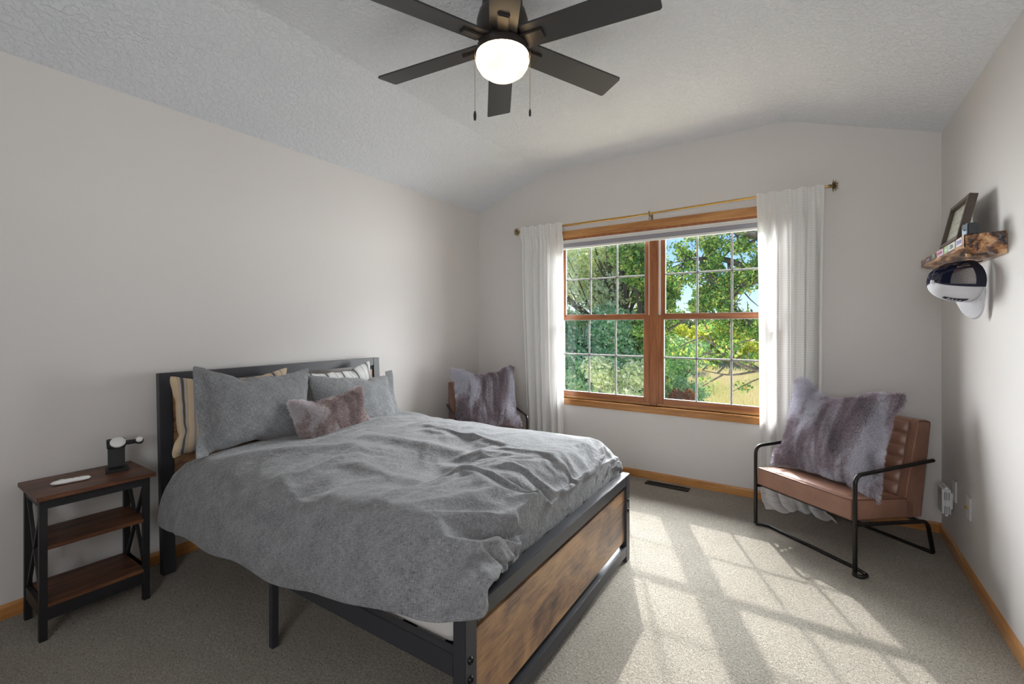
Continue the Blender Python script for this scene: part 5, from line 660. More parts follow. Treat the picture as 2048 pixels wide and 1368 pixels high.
8,25,-2,7,25,-2,11,24,-2,11,23,-2,12,22,-2,15,21,-2,16,19,-2,18,16,-2,21,11,-1,22,7,-1,23,4,-1,23,5,-1,23,2,0,23,2,0,22,0,-1,23,-2,0,23,-2,0,23,-6,0,22,-2,0,23,0,0,22,6,0,21,10,-1,22,-8,-2,18,-12,-1,21,-10,0,21,-7,-1,22,-6,0,23,-4,1,22,-3,0,23,-3,0,22,-1,1,23,0,0,23,-2,3,21,6,-1,23,-1,0,23,1,1,22,3,2,22,5,2,22,4,2,22,5,3,21,8,6,18,13,1,23,-3,0,23,0,0,22,-6,0,21,-7,1,23,0,1,23,2,0,23,3,2,21,7,1,22,7,0,21,9,1,13,19,-1,19,-13,1,23,0,3,21,5,0,22,-7,1,22,2,1,23,-5,2,22,-4,1,23,-2,2,23,-1,1,24,-1,2,23,-1,1,23,-1,2,24,-1,1,23,-2,1,23,-3,1,23,-3,1,23,-4,2,20,-11,0,23,-4,1,13,-19,1,17,-15,0,15,-17,0,16,-15,1,10,-21,0,15,-17,0,3,-22,1,12,-20,0,5,-22,0,-1,-23,1,3,-23,0,3,-23,0,2,-22,4,-1633,14,-2,3,26,-2,3,25,-2,7,25,-2,8,25,-2,7,25,-2,12,22,-3,11,22,-2,13,22,-2,13,22,-2,16,19,-1,18,16,-3,20,14,-1,22,9,-1,23,4,-1,23,0,0,22,-2,-1,23,-1,0,23,-1,-1,23,-2,0,23,-1,1,22,3,-1,23,0,0,23,-5,0,22,2,1,21,10,-2,21,-10,-1,21,-7,-1,19,-13,-1,21,-7,0,22,-6,0,23,-4,0,22,-3,0,23,-3,1,22,-2,0,23,-2,1,23,-2,0,22,2,1,23,2,0,23,2,1,21,9,2,22,1,1,23,-1,3,22,5,2,21,7,4,21,9,5,18,12,-1,21,-8,1,22,-6,0,23,-2,1,23,2,1,22,3,1,23,4,0,20,11,0,21,9,2,22,1,1,16,16,-1,18,-14,0,22,-2,2,23,0,2,22,6,0,22,-2,2,23,2,1,22,-5,2,23,-4,2,23,-2,1,23,-1,2,23,-1,1,24,-2,1,23,-1,2,23,-2,1,24,-1,1,23,-4,1,23,-4,1,20,-11,1,22,-4,1,13,-19,0,17,-15,1,16,-16,0,16,-16,0,9,-21,1,16,-16,0,3,-23,0,8,-21,1,11,-21,0,-2,-22,0,2,-23,1,3,-23,0,2,-23,4,-1633,17,-2,3,26,-2,3,25,-3,7,25,-2,9,24,-2,6,25,-2,13,22,-2,12,22,-2,13,21,-2,11,23,-2,17,17,-2,20,13,-2,18,16,-1,22,11,-1,22,4,-1,23,1,-1,23,-1,0,22,-2,-1,23,-3,0,22,-3,-1,23,-4,0,23,-2,0,23,0,1,22,7,0,23,-2,1,21,8,-2,22,-6,-1,19,-13,-1,20,-10,-1,21,-8,0,22,-5,0,23,-5,0,22,-3,0,23,-3,0,22,-2,1,23,-2,0,23,0,1,23,1,0,22,3,0,21,9,2,23,2,1,22,-6,2,22,1,2,23,4,3,21,6,2,21,8,3,22,7,3,19,12,0,22,-8,2,20,-10,1,23,2,0,22,5,1,22,7,0,20,12,0,22,1,1,18,14,3,22,6,-2,16,-16,0,23,-2,1,22,0,1,23,1,2,22,6,1,22,2,2,23,1,1,23,-4,2,22,-5,2,24,-2,1,23,-1,2,23,-2,1,23,-2,1,24,-1,1,23,-2,1,23,0,1,22,-9,1,22,-3,1,18,-15,1,20,-11,0,17,-15,1,17,-16,0,8,-21,1,15,-17,0,13,-18,1,4,-22,0,7,-22,0,12,-20,1,-2,-23,0,2,-23,1,3,-23,0,2,-22,3,-1632,21,-2,2,25,-2,3,25,-2,7,24,-2,9,24,-2,6,24,-2,13,22,-3,12,22,-2,14,21,-2,10,22,-2,19,15,-1,19,14,-2,18,17,-2,21,11,-1,22,1,0,23,1,-1,23,0,0,22,-1,-1,23,-3,0,22,-4,-1,23,-3,0,23,-4,0,22,-2,0,23,1,1,22,9,0,22,3,-2,22,-8,-1,22,-3,0,18,-13,-1,21,-10,0,22,-7,0,22,-4,0,22,-3,0,23,-3,0,23,-2,1,22,-1,0,23,0,1,23,3,0,22,5,-1,21,10,3,22,-5,1,22,-4,1,22,-3,2,21,11,2,19,11,4,22,4,1,20,12,1,21,-9,3,22,-3,3,23,-2,1,22,2,1,23,3,0,19,12,0,23,4,1,22,5,0,16,17,2,23,-1,-1,17,-14,1,23,-2,0,23,0,1,22,2,2,23,1,1,22,4,2,23,4,1,23,0,1,22,-3,2,23,-4,2,23,-3,1,23,-2,1,24,-2,2,23,-2,0,23,2,1,23,-6,1,23,-2,1,21,-8,1,17,-15,1,19,-14,0,17,-14,1,20,-12,1,8,-21,0,12,-19,1,16,-17,1,4,-22,0,7,-22,0,12,-19,1,-1,-23,0,1,-23,0,2,-23,1,3,-23,3,-1632,25,-2,2,25,-3,4,25,-2,7,24,-2,8,23,-2,7,24,-2,12,22,-2,13,21,-2,13,21,-2,10,23,-2,20,13,-2,18,16,-2,17,17,-1,22,8,-1,23,0,-1,22,2,0,23,0,-1,22,-2,0,23,-2,0,22,-3,-1,23,-4,0,22,-4,-1,23,-4,0,23,0,1,23,2,0,22,5,-2,22,6,0,21,-9,-1,21,-10,0,20,-11,0,20,-10,0,22,-5,0,23,-3,0,22,-2,0,23,-1,0,23,0,1,22,2,-1,23,6,-1,20,9,2,23,0,1,22,2,2,22,-6,2,21,-8,2,23,5,2,19,12,1,15,17,3,22,-2,2,23,2,2,22,-1,3,23,-2,2,23,-1,1,22,2,0,23,5,0,19,11,1,23,1,0,15,18,2,22,-6,-1,19,-11,0,23,3,1,23,0,1,22,0,1,23,1,2,23,1,1,22,2,2,23,3,1,23,0,1,23,-3,2,23,-5,1,23,-2,2,23,-2,1,23,1,1,23,-6,1,23,-2,1,23,-2,1,21,-9,1,18,-14,0,20,-12,1,15,-17,1,20,-11,0,13,-18,1,7,-22,1,15,-17,0,6,-22,0,6,-22,1,12,-19,0,-1,-23,1,1,-23,0,3,-23,1,3,-23,2,-1632,28,-2,2,25,-2,4,24,-2,7,24,-2,8,23,-3,7,24,-2,12,22,-2,12,21,-2,13,21,-2,11,22,-2,20,14,-2,17,17,-2,18,16,-1,22,4,-1,23,6,0,22,-2,0,23,0,-1,22,-1,0,23,-2,-1,22,-3,0,23,-4,0,22,-5,-1,23,-5,0,23,2,-1,21,8,0,23,4,-1,22,-5,0,21,-8,0,20,-11,0,21,-10,0,21,-7,0,23,-4,0,22,-3,0,23,-2,0,22,0,0,23,1,0,22,5,-1,22,7,-2,20,11,3,23,-2,2,22,-6,2,21,-9,2,22,0,2,23,1,2,18,14,1,18,12,1,20,12,-1,22,5,2,23,-1,3,22,-1,4,22,-5,3,23,-2,1,23,0,-1,23,2,
2,20,10,0,16,17,1,18,-14,0,23,1,0,22,-2,1,23,4,1,22,0,1,23,0,1,23,0,2,22,0,1,23,1,1,23,2,2,23,-1,1,23,-3,2,23,-4,1,23,0,1,23,-5,1,23,-3,1,23,0,1,22,-8,1,21,-8,1,22,-8,0,15,-17,1,20,-12,0,12,-18,1,19,-13,1,6,-22,1,12,-20,0,12,-19,1,4,-22,0,12,-20,1,-1,-23,0,1,-22,1,3,-23,0,3,-23,3,-1632,29,-3,2,25,-2,5,24,-2,5,24,-2,9,23,-2,8,24,-2,10,22,-2,12,22,-2,13,21,-3,13,21,-1,18,15,-2,17,17,-2,19,14,-1,22,7,-1,23,2,0,23,1,-1,22,-1,0,23,-1,0,22,-3,-1,23,-3,0,22,-4,-1,23,-2,0,21,-8,0,23,5,-2,22,-2,0,23,3,0,23,3,0,21,-8,0,20,-11,0,20,-11,0,22,-7,-1,22,-4,0,22,-3,0,23,0,0,23,1,0,22,4,-2,22,8,-2,20,10,1,22,4,3,21,-10,2,21,-7,3,22,-5,2,23,-1,1,21,7,2,23,4,0,21,9,2,17,14,0,22,6,0,19,12,3,23,0,2,22,-1,1,23,-1,3,23,-2,3,21,-7,0,17,14,1,21,10,1,20,-9,1,21,-8,0,22,6,1,23,-2,1,22,2,1,23,1,1,23,0,1,22,0,2,23,-1,1,23,0,1,23,1,1,23,-1,2,23,-3,1,23,-4,1,23,-3,1,23,-2,1,23,-2,1,22,-7,1,22,-6,0,18,-13,1,21,-10,1,14,-18,1,15,-17,0,20,-12,1,9,-20,1,7,-22,1,13,-19,0,5,-22,1,12,-19,0,-2,-23,1,3,-23,0,2,-23,1,3,-23,2,-1632,30,-2,2,25,-2,4,24,-2,6,24,-2,8,24,-3,8,23,-2,10,23,-2,12,22,-2,12,21,-2,15,20,-2,16,18,-2,18,16,-2,21,12,-1,22,8,-1,22,4,-1,23,2,0,23,-1,0,22,-1,-1,23,-2,0,22,-4,0,23,-5,0,21,-9,0,22,-1,-1,23,-6,-1,22,1,0,23,4,0,23,4,0,21,-7,0,20,-12,-1,20,-9,0,22,-7,0,23,-4,0,22,-1,0,23,1,-1,22,3,-1,22,7,-3,20,11,-1,22,6,2,22,-3,2,23,-1,3,20,-10,3,20,-10,2,23,0,1,23,3,1,19,12,1,21,9,2,22,2,0,18,15,1,21,9,1,21,-8,1,22,-3,3,23,0,4,21,6,3,22,-5,0,17,15,1,22,6,0,19,-14,1,22,3,0,23,-1,1,23,2,1,22,1,1,23,1,1,23,1,2,22,0,1,23,-1,1,23,-1,1,23,-1,2,23,-1,1,23,-1,1,23,-3,1,23,-4,1,22,-3,1,23,-2,1,23,-3,1,21,-11,1,20,-11,0,20,-10,1,14,-18,1,16,-16,1,19,-12,0,6,-22,1,13,-19,1,7,-21,0,13,-19,1,7,-22,1,-2,-23,0,4,-23,1,2,-23,1,3,-23,1,-1632,31,-2,2,25,-2,5,24,-2,6,24,-2,7,24,-2,8,23,-2,10,23,-2,11,22,-3,13,21,-2,15,20,-2,16,18,-1,19,16,-2,20,12,-1,22,7,-2,23,6,0,22,-3,0,22,-2,-1,23,-1,0,22,-3,0,23,-4,-1,22,-4,0,23,-3,0,21,-8,0,23,-3,-1,23,0,0,21,7,0,23,2,0,22,-6,-1,20,-12,0,21,-8,0,22,-6,-1,23,-1,-1,22,2,-3,22,6,3,22,-2,-2,21,8,-4,20,11,1,22,4,2,23,-2,2,19,-13,3,21,-7,3,22,-5,2,23,2,1,23,3,2,22,3,0,21,7,0,15,17,3,21,8,1,22,6,1,21,-9,1,22,-2,1,22,7,5,21,-8,3,22,3,0,17,15,2,23,3,0,19,-13,0,22,2,1,23,2,1,23,1,1,22,1,1,23,1,1,23,1,1,22,0,1,23,0,2,23,-1,1,23,-2,1,23,-1,1,22,-1,1,23,-2,1,23,-3,1,23,-3,1,23,-2,1,22,-7,1,22,-7,1,20,-10,1,20,-12,0,14,-18,1,16,-16,1,19,-12,1,6,-22,0,11,-20,1,10,-20,1,14,-18,0,1,-23,1,5,-22,1,2,-23,1,1,-23,1,3,-23,1,-1630,32,-2,2,24,-2,4,24,-2,7,24,-3,7,24,-2,9,23,-2,10,22,-2,12,22,-2,13,20,-2,13,21,-2,17,17,-2,19,15,-1,19,13,-2,23,5,-1,23,4,-2,21,8,1,22,-6,0,22,-3,0,22,-2,-1,23,-5,0,22,-4,0,22,-6,0,22,-5,-1,23,-3,0,23,-2,-1,22,2,1,22,7,-1,22,-5,0,20,-11,0,22,-7,0,22,-3,-2,23,2,-3,22,5,-4,21,8,5,21,-6,-3,21,9,-3,20,10,2,23,0,2,21,-7,2,18,-14,3,23,-3,3,22,-1,2,23,2,1,23,1,-1,21,9,4,22,-2,0,15,16,1,23,1,2,20,12,2,21,-7,1,23,-2,0,19,11,5,20,-10,3,22,3,1,20,12,1,23,1,0,19,-13,1,22,2,1,23,2,0,23,2,1,22,1,1,23,3,1,23,-2,1,22,1,2,23,-1,1,23,0,1,22,-1,1,23,-2,1,23,-2,2,23,-1,1,23,-3,1,23,-2,1,23,-4,0,22,-4,1,21,-9,1,20,-11,1,21,-10,1,14,-18,1,16,-16,0,19,-12,1,7,-22,1,10,-20,0,15,-17,1,8,-21,0,2,-23,1,7,-22,1,0,-23,1,2,-23,1,3,-23,1,-1630,33,-2,2,24,-2,5,25,-2,7,23,-2,8,23,-2,7,24,-2,12,21,-2,11,22,-3,15,20,-2,10,22,-2,19,14,-1,19,16,-2,19,13,-2,22,10,-1,22,5,-1,23,1,-2,22,5,2,21,-6,0,22,-4,0,22,-6,0,22,-6,0,22,-6,-1,23,-4,0,23,-2,-1,22,1,-3,22,6,3,21,-9,0,22,-2,0,22,-8,-1,22,-2,-1,23,-2,-5,20,8,-1,22,4,-4,21,8,5,21,-8,-2,21,9,-2,21,8,2,22,-7,2,19,-13,3,21,-7,0,22,7,4,22,-5,2,23,0,2,22,2,-2,21,10,5,21,-7,0,18,14,2,22,-1,2,19,12,1,23,-1,1,22,-5,-1,17,15,6,20,-10,1,21,8,3,23,1,2,23,-1,0,19,-12,0,22,4,1,23,0,1,23,3,0,22,4,1,23,-3,2,22,1,1,23,0,1,23,0,1,22,-1,1,23,-1,2,23,-1,1,23,-2,1,22,-2,1,23,-2,1,23,-2,1,23,-3,1,23,-5,1,21,-8,1,20,-11,1,20,-11,0,15,-17,1,16,-16,1,19,-12,1,9,-21,0,9,-21,1,15,-16,0,4,-23,1,5,-22,1,8,-22,1,0,-23,1,2,-23,1,3,-23,0,-1630,35,-2,3,24,-1,5,24,-2,6,24,-3,9,23,-2,7,23,-2,12,21,-2,12,22,-2,15,19,-2,10,22,-2,17,17,-2,21,10,-2,19,15,-1,
21,11,-2,22,8,-2,23,4,-1,22,2,-1,23,0,-1,22,-2,-1,23,-4,-1,22,-4,3,20,-10,2,22,-8,0,22,-3,-1,23,0,-4,22,7,1,22,-4,3,21,-10,-1,23,-2,-1,22,-4,-1,23,-1,-7,18,12,-2,22,5,-3,21,6,6,20,-8,-1,23,2,-1,22,6,2,16,-16,3,21,-8,2,23,-3,0,22,4,1,21,8,4,22,-4,2,23,-1,-1,20,11,5,20,-10,1,20,11,1,22,-1,1,22,5,2,21,9,1,22,-6,-1,14,17,4,22,-5,3,22,-3,0,21,-10,4,21,7,1,22,-7,1,23,3,0,22,7,1,22,0,0,23,-4,2,23,1,1,22,1,1,23,0,1,22,1,1,23,-2,2,23,-1,1,22,-2,1,23,-2,1,23,-2,1,23,-2,1,23,-2,1,22,-2,1,23,-4,1,21,-9,1,21,-9,1,18,-14,1,18,-13,1,15,-17,1,19,-13,0,7,-22,0,15,-17,1,10,-20,1,4,-22,1,9,-21,1,5,-23,0,0,-23,2,3,-23,1,3,-23,0,-1630,37,-2,3,25,-2,6,23,-2,6,24,-2,8,23,-2,8,23,-2,13,20,-2,11,22,-2,15,18,-2,11,22,-3,15,19,-1,22,8,-2,20,12,-2,21,11,-2,21,12,-1,22,-3,-1,23,3,-1,23,2,-1,22,-1,-1,23,-2,-1,22,-5,-1,22,3,-1,23,-5,5,20,-10,-1,22,-2,-3,21,8,0,23,-5,-1,23,-2,0,22,-4,1,22,-6,-1,22,-2,-6,19,11,-6,19,12,-1,22,3,5,21,-8,3,22,-4,-1,23,1,2,13,-18,3,22,-5,2,23,-1,1,22,2,0,22,6,1,22,7,4,22,-5,-1,20,9,5,19,-11,2,22,1,1,20,11,0,22,7,3,22,-4,1,22,0,-1,15,17,3,18,-13,2,21,-7,3,23,-1,2,23,0,0,21,9,2,23,1,0,22,-4,2,23,0,1,23,1,1,22,1,1,23,0,1,23,3,1,22,-3,1,23,-1,2,22,0,1,23,-2,1,23,-2,1,22,-2,2,23,-2,1,23,-2,1,23,-2,1,22,-4,1,22,-6,0,20,-12,1,20,-11,1,16,-16,1,18,-13,1,15,-17,0,9,-21,1,16,-16,0,6,-22,1,8,-21,1,10,-21,1,1,-23,1,3,-23,1,3,-23,2,3,-22,-1,-1630,40,-2,3,24,-2,6,23,-1,6,23,-2,9,23,-2,8,23,-3,12,20,-2,11,22,-2,16,18,-2,13,20,-2,13,21,-2,22,8,-1,21,10,-2,21,10,-2,20,12,-2,22,-5,-1,23,1,-1,22,1,-1,23,0,-1,23,-1,-1,22,3,-1,21,-7,0,23,-3,0,22,6,2,21,-7,-2,23,3,-3,22,5,-1,23,-2,1,22,-7,1,22,-4,-1,22,-3,-8,15,15,-5,20,9,0,22,2,1,23,-2,4,21,-6,3,14,-18,3,21,-9,3,22,-4,2,23,-3,1,22,2,0,21,8,0,22,8,4,22,-5,0,20,9,4,20,-10,3,23,-4,1,22,4,0,18,14,2,23,-1,3,22,-3,-1,15,16,2,17,-15,2,21,-8,2,22,5,2,23,2,1,22,-4,1,23,0,1,23,1,2,23,1,1,23,1,1,22,1,1,23,4,1,22,-4,1,23,0,2,22,0,1,23,-1,1,22,-2,2,23,-2,1,23,-2,1,22,-2,1,23,-2,1,23,-2,1,23,-1,1,21,-9,1,21,-9,1,18,-14,1,17,-14,1,19,-13,0,11,-20,1,16,-15,1,12,-20,0,6,-21,1,12,-20,1,4,-22,1,6,-23,1,2,-22,1,3,-23,2,3,-23,-1,-1630,43,-2,3,24,-2,6,23,-2,7,23,-2,8,23,-2,8,22,-2,12,21,-2,12,21,-2,14,19,-2,15,19,-2,13,20,-2,20,12,-2,22,8,-3,18,14,-1,23,-1,-1,23,2,-1,23,0,-1,22,0,-1,23,0,-2,23,0,-1,22,4,0,21,-8,-1,22,-5,0,23,2,1,21,9,-2,23,1,-2,22,0,-1,23,0,-1,23,-1,-2,23,-1,-2,22,-2,-5,21,-9,-4,18,13,0,15,17,2,17,-16,2,19,-12,6,20,-7,3,22,-6,2,22,-3,2,23,-1,2,22,0,0,23,1,0,23,4,1,19,12,3,22,-6,0,21,7,6,20,-10,2,22,-3,0,18,15,2,22,-6,3,22,3,-1,17,16,2,15,-17,2,21,-8,2,23,-1,2,23,0,1,22,2,1,23,1,2,23,1,1,23,0,1,22,2,1,23,5,1,22,-5,1,22,0,2,23,0,1,23,0,1,22,1,2,23,-3,1,22,-3,1,23,-2,1,23,-2,1,22,-2,2,23,-1,0,23,-3,1,22,-4,1,19,-13,1,19,-12,1,19,-12,1,17,-16,1,12,-19,1,17,-15,0,8,-21,1,13,-19,0,6,-22,1,7,-21,1,6,-22,2,2,-23,1,3,-23,2,2,-23,-2,-1629,48,-2,3,23,-1,6,23,-2,7,23,-2,8,22,-2,9,22,-2,11,21,-2,12,21,-3,13,19,-2,15,19,-2,15,18,-2,19,15,-2,21,10,-2,20,11,-2,23,2,-1,23,1,-2,22,1,-1,23,0,-1,23,1,-1,22,-1,0,23,0,-2,22,-3,-1,23,-3,2,20,-10,-2,23,0,-2,22,1,-2,23,0,-2,23,-2,-2,22,-1,-2,23,-2,-1,22,-1,-4,17,15,-1,22,3,-1,14,18,2,18,-14,2,18,-13,0,22,6,7,19,-11,-1,23,2,4,22,-6,3,22,-2,2,23,0,0,23,1,1,22,2,0,20,11,3,20,-10,3,21,7,5,20,-10,0,19,11,2,21,-7,2,22,7,0,18,14,2,14,-18,3,22,-6,1,23,-2,2,22,-1,1,23,1,1,23,2,2,23,1,1,22,1,1,23,5,0,22,-6,2,22,0,1,23,0,2,23,-1,1,22,0,2,23,1,1,22,0,1,23,-5,2,22,-2,1,23,-2,1,22,-2,1,23,-1,1,23,-1,1,22,-4,1,19,-14,1,19,-12,1,19,-11,1,15,-18,0,18,-14,1,10,-20,1,14,-17,0,8,-22,1,9,-20,1,7,-22,1,7,-22,2,2,-23,1,3,-23,2,2,-23,-3,-1630,52,-1,4,23,-2,6,23,-2,7,23,-2,7,22,-2,10,21,-2,10,21,-2,12,21,-2,13,20,-2,15,18,-2,17,17,-2,18,15,-2,21,11,-2,21,9,-2,23,4,-2,23,-2,-1,22,-2,-1,23,-2,-2,22,-1,-1,23,-2,-1,22,-2,-1,23,-1,-1,21,8,-1,23,-1,-2,23,-1,-1,22,-1,-1,23,-2,-2,23,-2,-1,22,-3,-1,22,-7,-2,23,3,-4,16,16,-1,22,-2,0,13,18,1,22,-8,0,20,-9,1,18,-15,4,18,13,4,20,-10,1,23,5,0,22,1,0,23,1,1,23,0,6,20,-8,2,22,7,2,18,-14,3,20,11,4,21,-6,2,21,7,2,21,-8,0,18,14,1,22,7,3,14,-17,2,22,-5,1,23,-1,1,22,1,2,23,-3,
1,22,7,1,23,0,2,23,-1,0,22,-6,1,22,-1,2,23,0,1,23,0,2,22,0,1,23,-1,2,22,2,1,23,2,2,22,-6,1,22,-3,1,23,-2,1,23,-2,1,22,-1,2,23,1,1,22,-5,1,19,-13,1,20,-10,1,17,-15,0,19,-13,1,12,-19,1,16,-16,0,10,-21,1,11,-19,1,9,-21,1,8,-22,1,6,-22,1,3,-23,2,3,-22,2,1,-23,-3,-1629,55,-2,4,23,-1,6,23,-2,7,22,-2,8,22,-2,10,21,-2,10,21,-2,12,19,-2,13,20,-2,15,18,-2,17,16,-2,19,14,-2,19,12,-2,22,8,-3,22,7,-1,23,-4,-1,22,-3,-2,23,-1,-1,22,-2,-2,23,-1,-1,23,-2,-1,22,4,-2,21,-6,-2,23,-2,-1,23,-1,-1,22,-1,-2,23,-1,-1,23,-1,0,22,-1,-2,22,7,-1,23,0,-3,18,12,-2,21,-7,1,11,19,0,20,-11,0,21,-9,0,22,-4,0,21,-8,7,16,15,3,21,-8,0,22,3,0,22,7,2,22,-6,2,21,6,5,22,-5,2,16,-16,4,19,11,3,22,-2,2,23,5,2,21,-7,0,21,8,2,18,13,2,15,-17,2,22,-4,0,23,3,3,22,-7,1,22,5,1,23,-3,1,22,-1,1,23,-4,1,23,3,2,22,-4,1,23,0,2,22,-1,1,23,0,1,23,-1,2,22,3,2,22,3,1,22,-6,1,23,-4,2,22,-2,1,23,-2,1,22,0,1,23,2,1,22,-5,1,20,-11,1,18,-14,1,19,-12,1,16,-16,1,16,-16,0,13,-19,1,12,-19,1,11,-19,1,9,-21,1,8,-22,1,6,-22,1,5,-22,2,1,-23,1,2,-23,-3,-1629,59,-1,5,23,-2,7,22,-1,7,22,-2,9,21,-2,10,20,-2,10,21,-3,16,17,-2,10,21,-3,19,13,0,12,20,-3,20,11,-1,17,16,-3,23,4,-2,21,8,-2,23,5,-1,22,-5,-1,22,-4,-1,23,-2,-2,22,-2,-1,23,-2,-1,22,2,-2,22,-6,-2,23,-1,-1,22,-5,-2,23,-1,-1,22,4,-1,23,3,-1,22,-2,-2,22,5,-2,22,7,-2,22,5,-2,19,-12,2,9,20,-1,19,-12,0,21,-9,0,21,-7,0,23,-4,1,22,2,7,14,17,3,22,-3,-1,22,7,2,20,-11,3,21,9,4,19,-12,3,20,-10,1,23,1,5,18,13,2,21,-6,1,23,4,1,22,2,2,18,14,2,15,-16,2,23,-1,0,22,2,3,22,-8,1,22,-1,1,23,0,1,23,3,1,22,-6,2,23,1,1,22,-6,1,22,2,2,23,-2,1,23,-1,2,22,-1,1,23,3,2,22,5,1,22,-5,2,22,-4,1,22,-3,1,23,-2,2,23,0,1,22,3,1,23,-4,1,18,-13,1,20,-12,1,17,-15,1,17,-14,0,16,-17,1,14,-18,1,12,-19,1,11,-19,1,10,-21,1,7,-22,1,8,-21,1,4,-23,2,1,-22,1,2,-23,-3,-1629,62,-2,6,22,-1,7,22,-2,7,22,-2,10,20,-2,11,20,-2,10,21,-3,16,16,-3,16,17,-1,11,20,-3,21,9,0,11,21,-2,22,7,-2,18,14,-3,23,-1,-3,23,0,1,21,10,-2,22,-3,-1,22,-6,-1,23,-3,-1,22,-4,-2,23,-2,-2,22,-1,-1,23,-1,-2,22,-5,-1,22,-2,-1,22,6,-2,23,0,-1,22,5,-2,22,6,-2,22,6,-3,20,-10,-1,22,-6,3,7,21,-1,19,-13,-1,20,-9,1,22,-6,0,23,-4,0,22,0,2,21,8,7,14,17,1,22,2,1,18,-13,3,21,8,3,23,-3,4,19,-12,2,22,-5,1,22,2,4,19,13,3,21,-7,1,22,5,1,16,15,3,18,-14,1,22,1,0,23,2,3,21,-9,1,22,-4,1,23,0,1,23,4,1,22,-2,2,22,-9,1,22,-3,1,23,-1,2,22,-1,1,23,-1,2,23,0,2,22,4,1,22,6,2,22,-3,1,22,-5,1,23,-2,2,22,-4,1,23,2,1,23,2,1,22,-4,2,19,-12,1,18,-15,0,18,-13,1,18,-15,1,15,-16,1,15,-18,1,13,-19,0,11,-20,1,9,-20,1,10,-21,1,4,-22,2,6,-22,1,1,-23,2,1,-23,-4,-1628,65,-1,7,22,-1,7,22,-2,8,21,-2,11,20,-2,11,20,-2,10,20,-3,16,16,-3,15,17,-3,17,15,-2,13,19,-3,22,7,1,11,21,-3,22,0,-1,21,9,-3,23,-3,-3,22,-1,2,21,10,-2,23,-1,-1,22,-6,-1,22,-4,-1,22,-3,-2,23,-1,-2,22,-3,-1,22,-5,-1,23,-2,-2,23,3,-1,22,5,-2,21,9,-2,22,5,-2,22,-5,-4,19,-12,0,22,-2,3,7,21,-1,22,-5,-1,21,-6,1,18,-13,0,23,-5,1,22,-2,0,23,1,3,19,12,7,15,16,1,16,-16,3,21,8,2,23,4,3,21,-7,3,20,-10,2,23,0,1,23,0,4,19,12,2,21,-5,2,14,17,2,19,-11,0,23,4,1,23,0,3,21,-8,0,23,-1,2,21,-7,1,23,4,1,23,-2,2,21,-9,1,22,-5,2,23,1,0,22,5,1,23,1,3,21,-6,2,22,4,2,23,3,1,23,-2,2,22,-5,1,22,-6,1,22,3,1,23,1,2,23,-1,1,23,-3,1,19,-13,1,17,-15,1,18,-13,1,17,-15,1,16,-16,1,15,-18,0,13,-18,1,13,-19,1,11,-20,0,3,-22,2,10,-21,1,3,-22,2,0,-23,2,2,-23,-4,-1623,66,-2,6,22,-1,7,22,-1,9,21,-2,10,20,-2,11,20,-3,11,19,-2,15,17,-3,16,16,-3,18,14,-3,15,17,-3,15,17,-2,22,5,-2,16,16,-1,19,-11,-1,23,3,-2,22,0,-2,23,1,2,20,10,-2,23,2,-1,22,-3,-2,23,-3,-2,22,-1,0,22,-6,-1,22,-5,-2,23,-4,-1,22,2,-2,21,9,-2,22,7,-2,23,-1,-3,19,-11,-3,20,-10,1,23,1,2,9,21,-6,16,-15,2,23,-2,3,22,3,1,20,-12,0,22,2,0,22,-6,1,22,7,8,8,19,2,19,-12,3,22,5,2,21,9,3,22,-3,3,21,-8,0,22,4,4,20,-10,0,23,-1,5,21,6,2,13,19,2,21,-7,0,22,5,1,23,-1,2,22,-5,1,21,-10,2,22,1,2,23,-1,1,23,-2,1,22,-5,1,21,-9,1,22,5,1,23,-3,-2,22,-7,6,21,6,2,22,1,2,23,0,2,23,1,0,21,-7,2,23,0,1,23,-2,-1,21,-7,3,22,4,3,23,0,1,20,-11,1,18,-14,0,16,-16,1,16,-15,1,17,-15,1,15,-17,1,14,-18,0,9,-21,2,15,-17,-1,12,-19,3,4,-22,0,-4,-23,2,4,-22,2,0,-23,-4,-1613,64,-1,6,23,-2,7,21,-1,10,21,-2,10,20,-2,9,21,-2,11,19,-4,18,
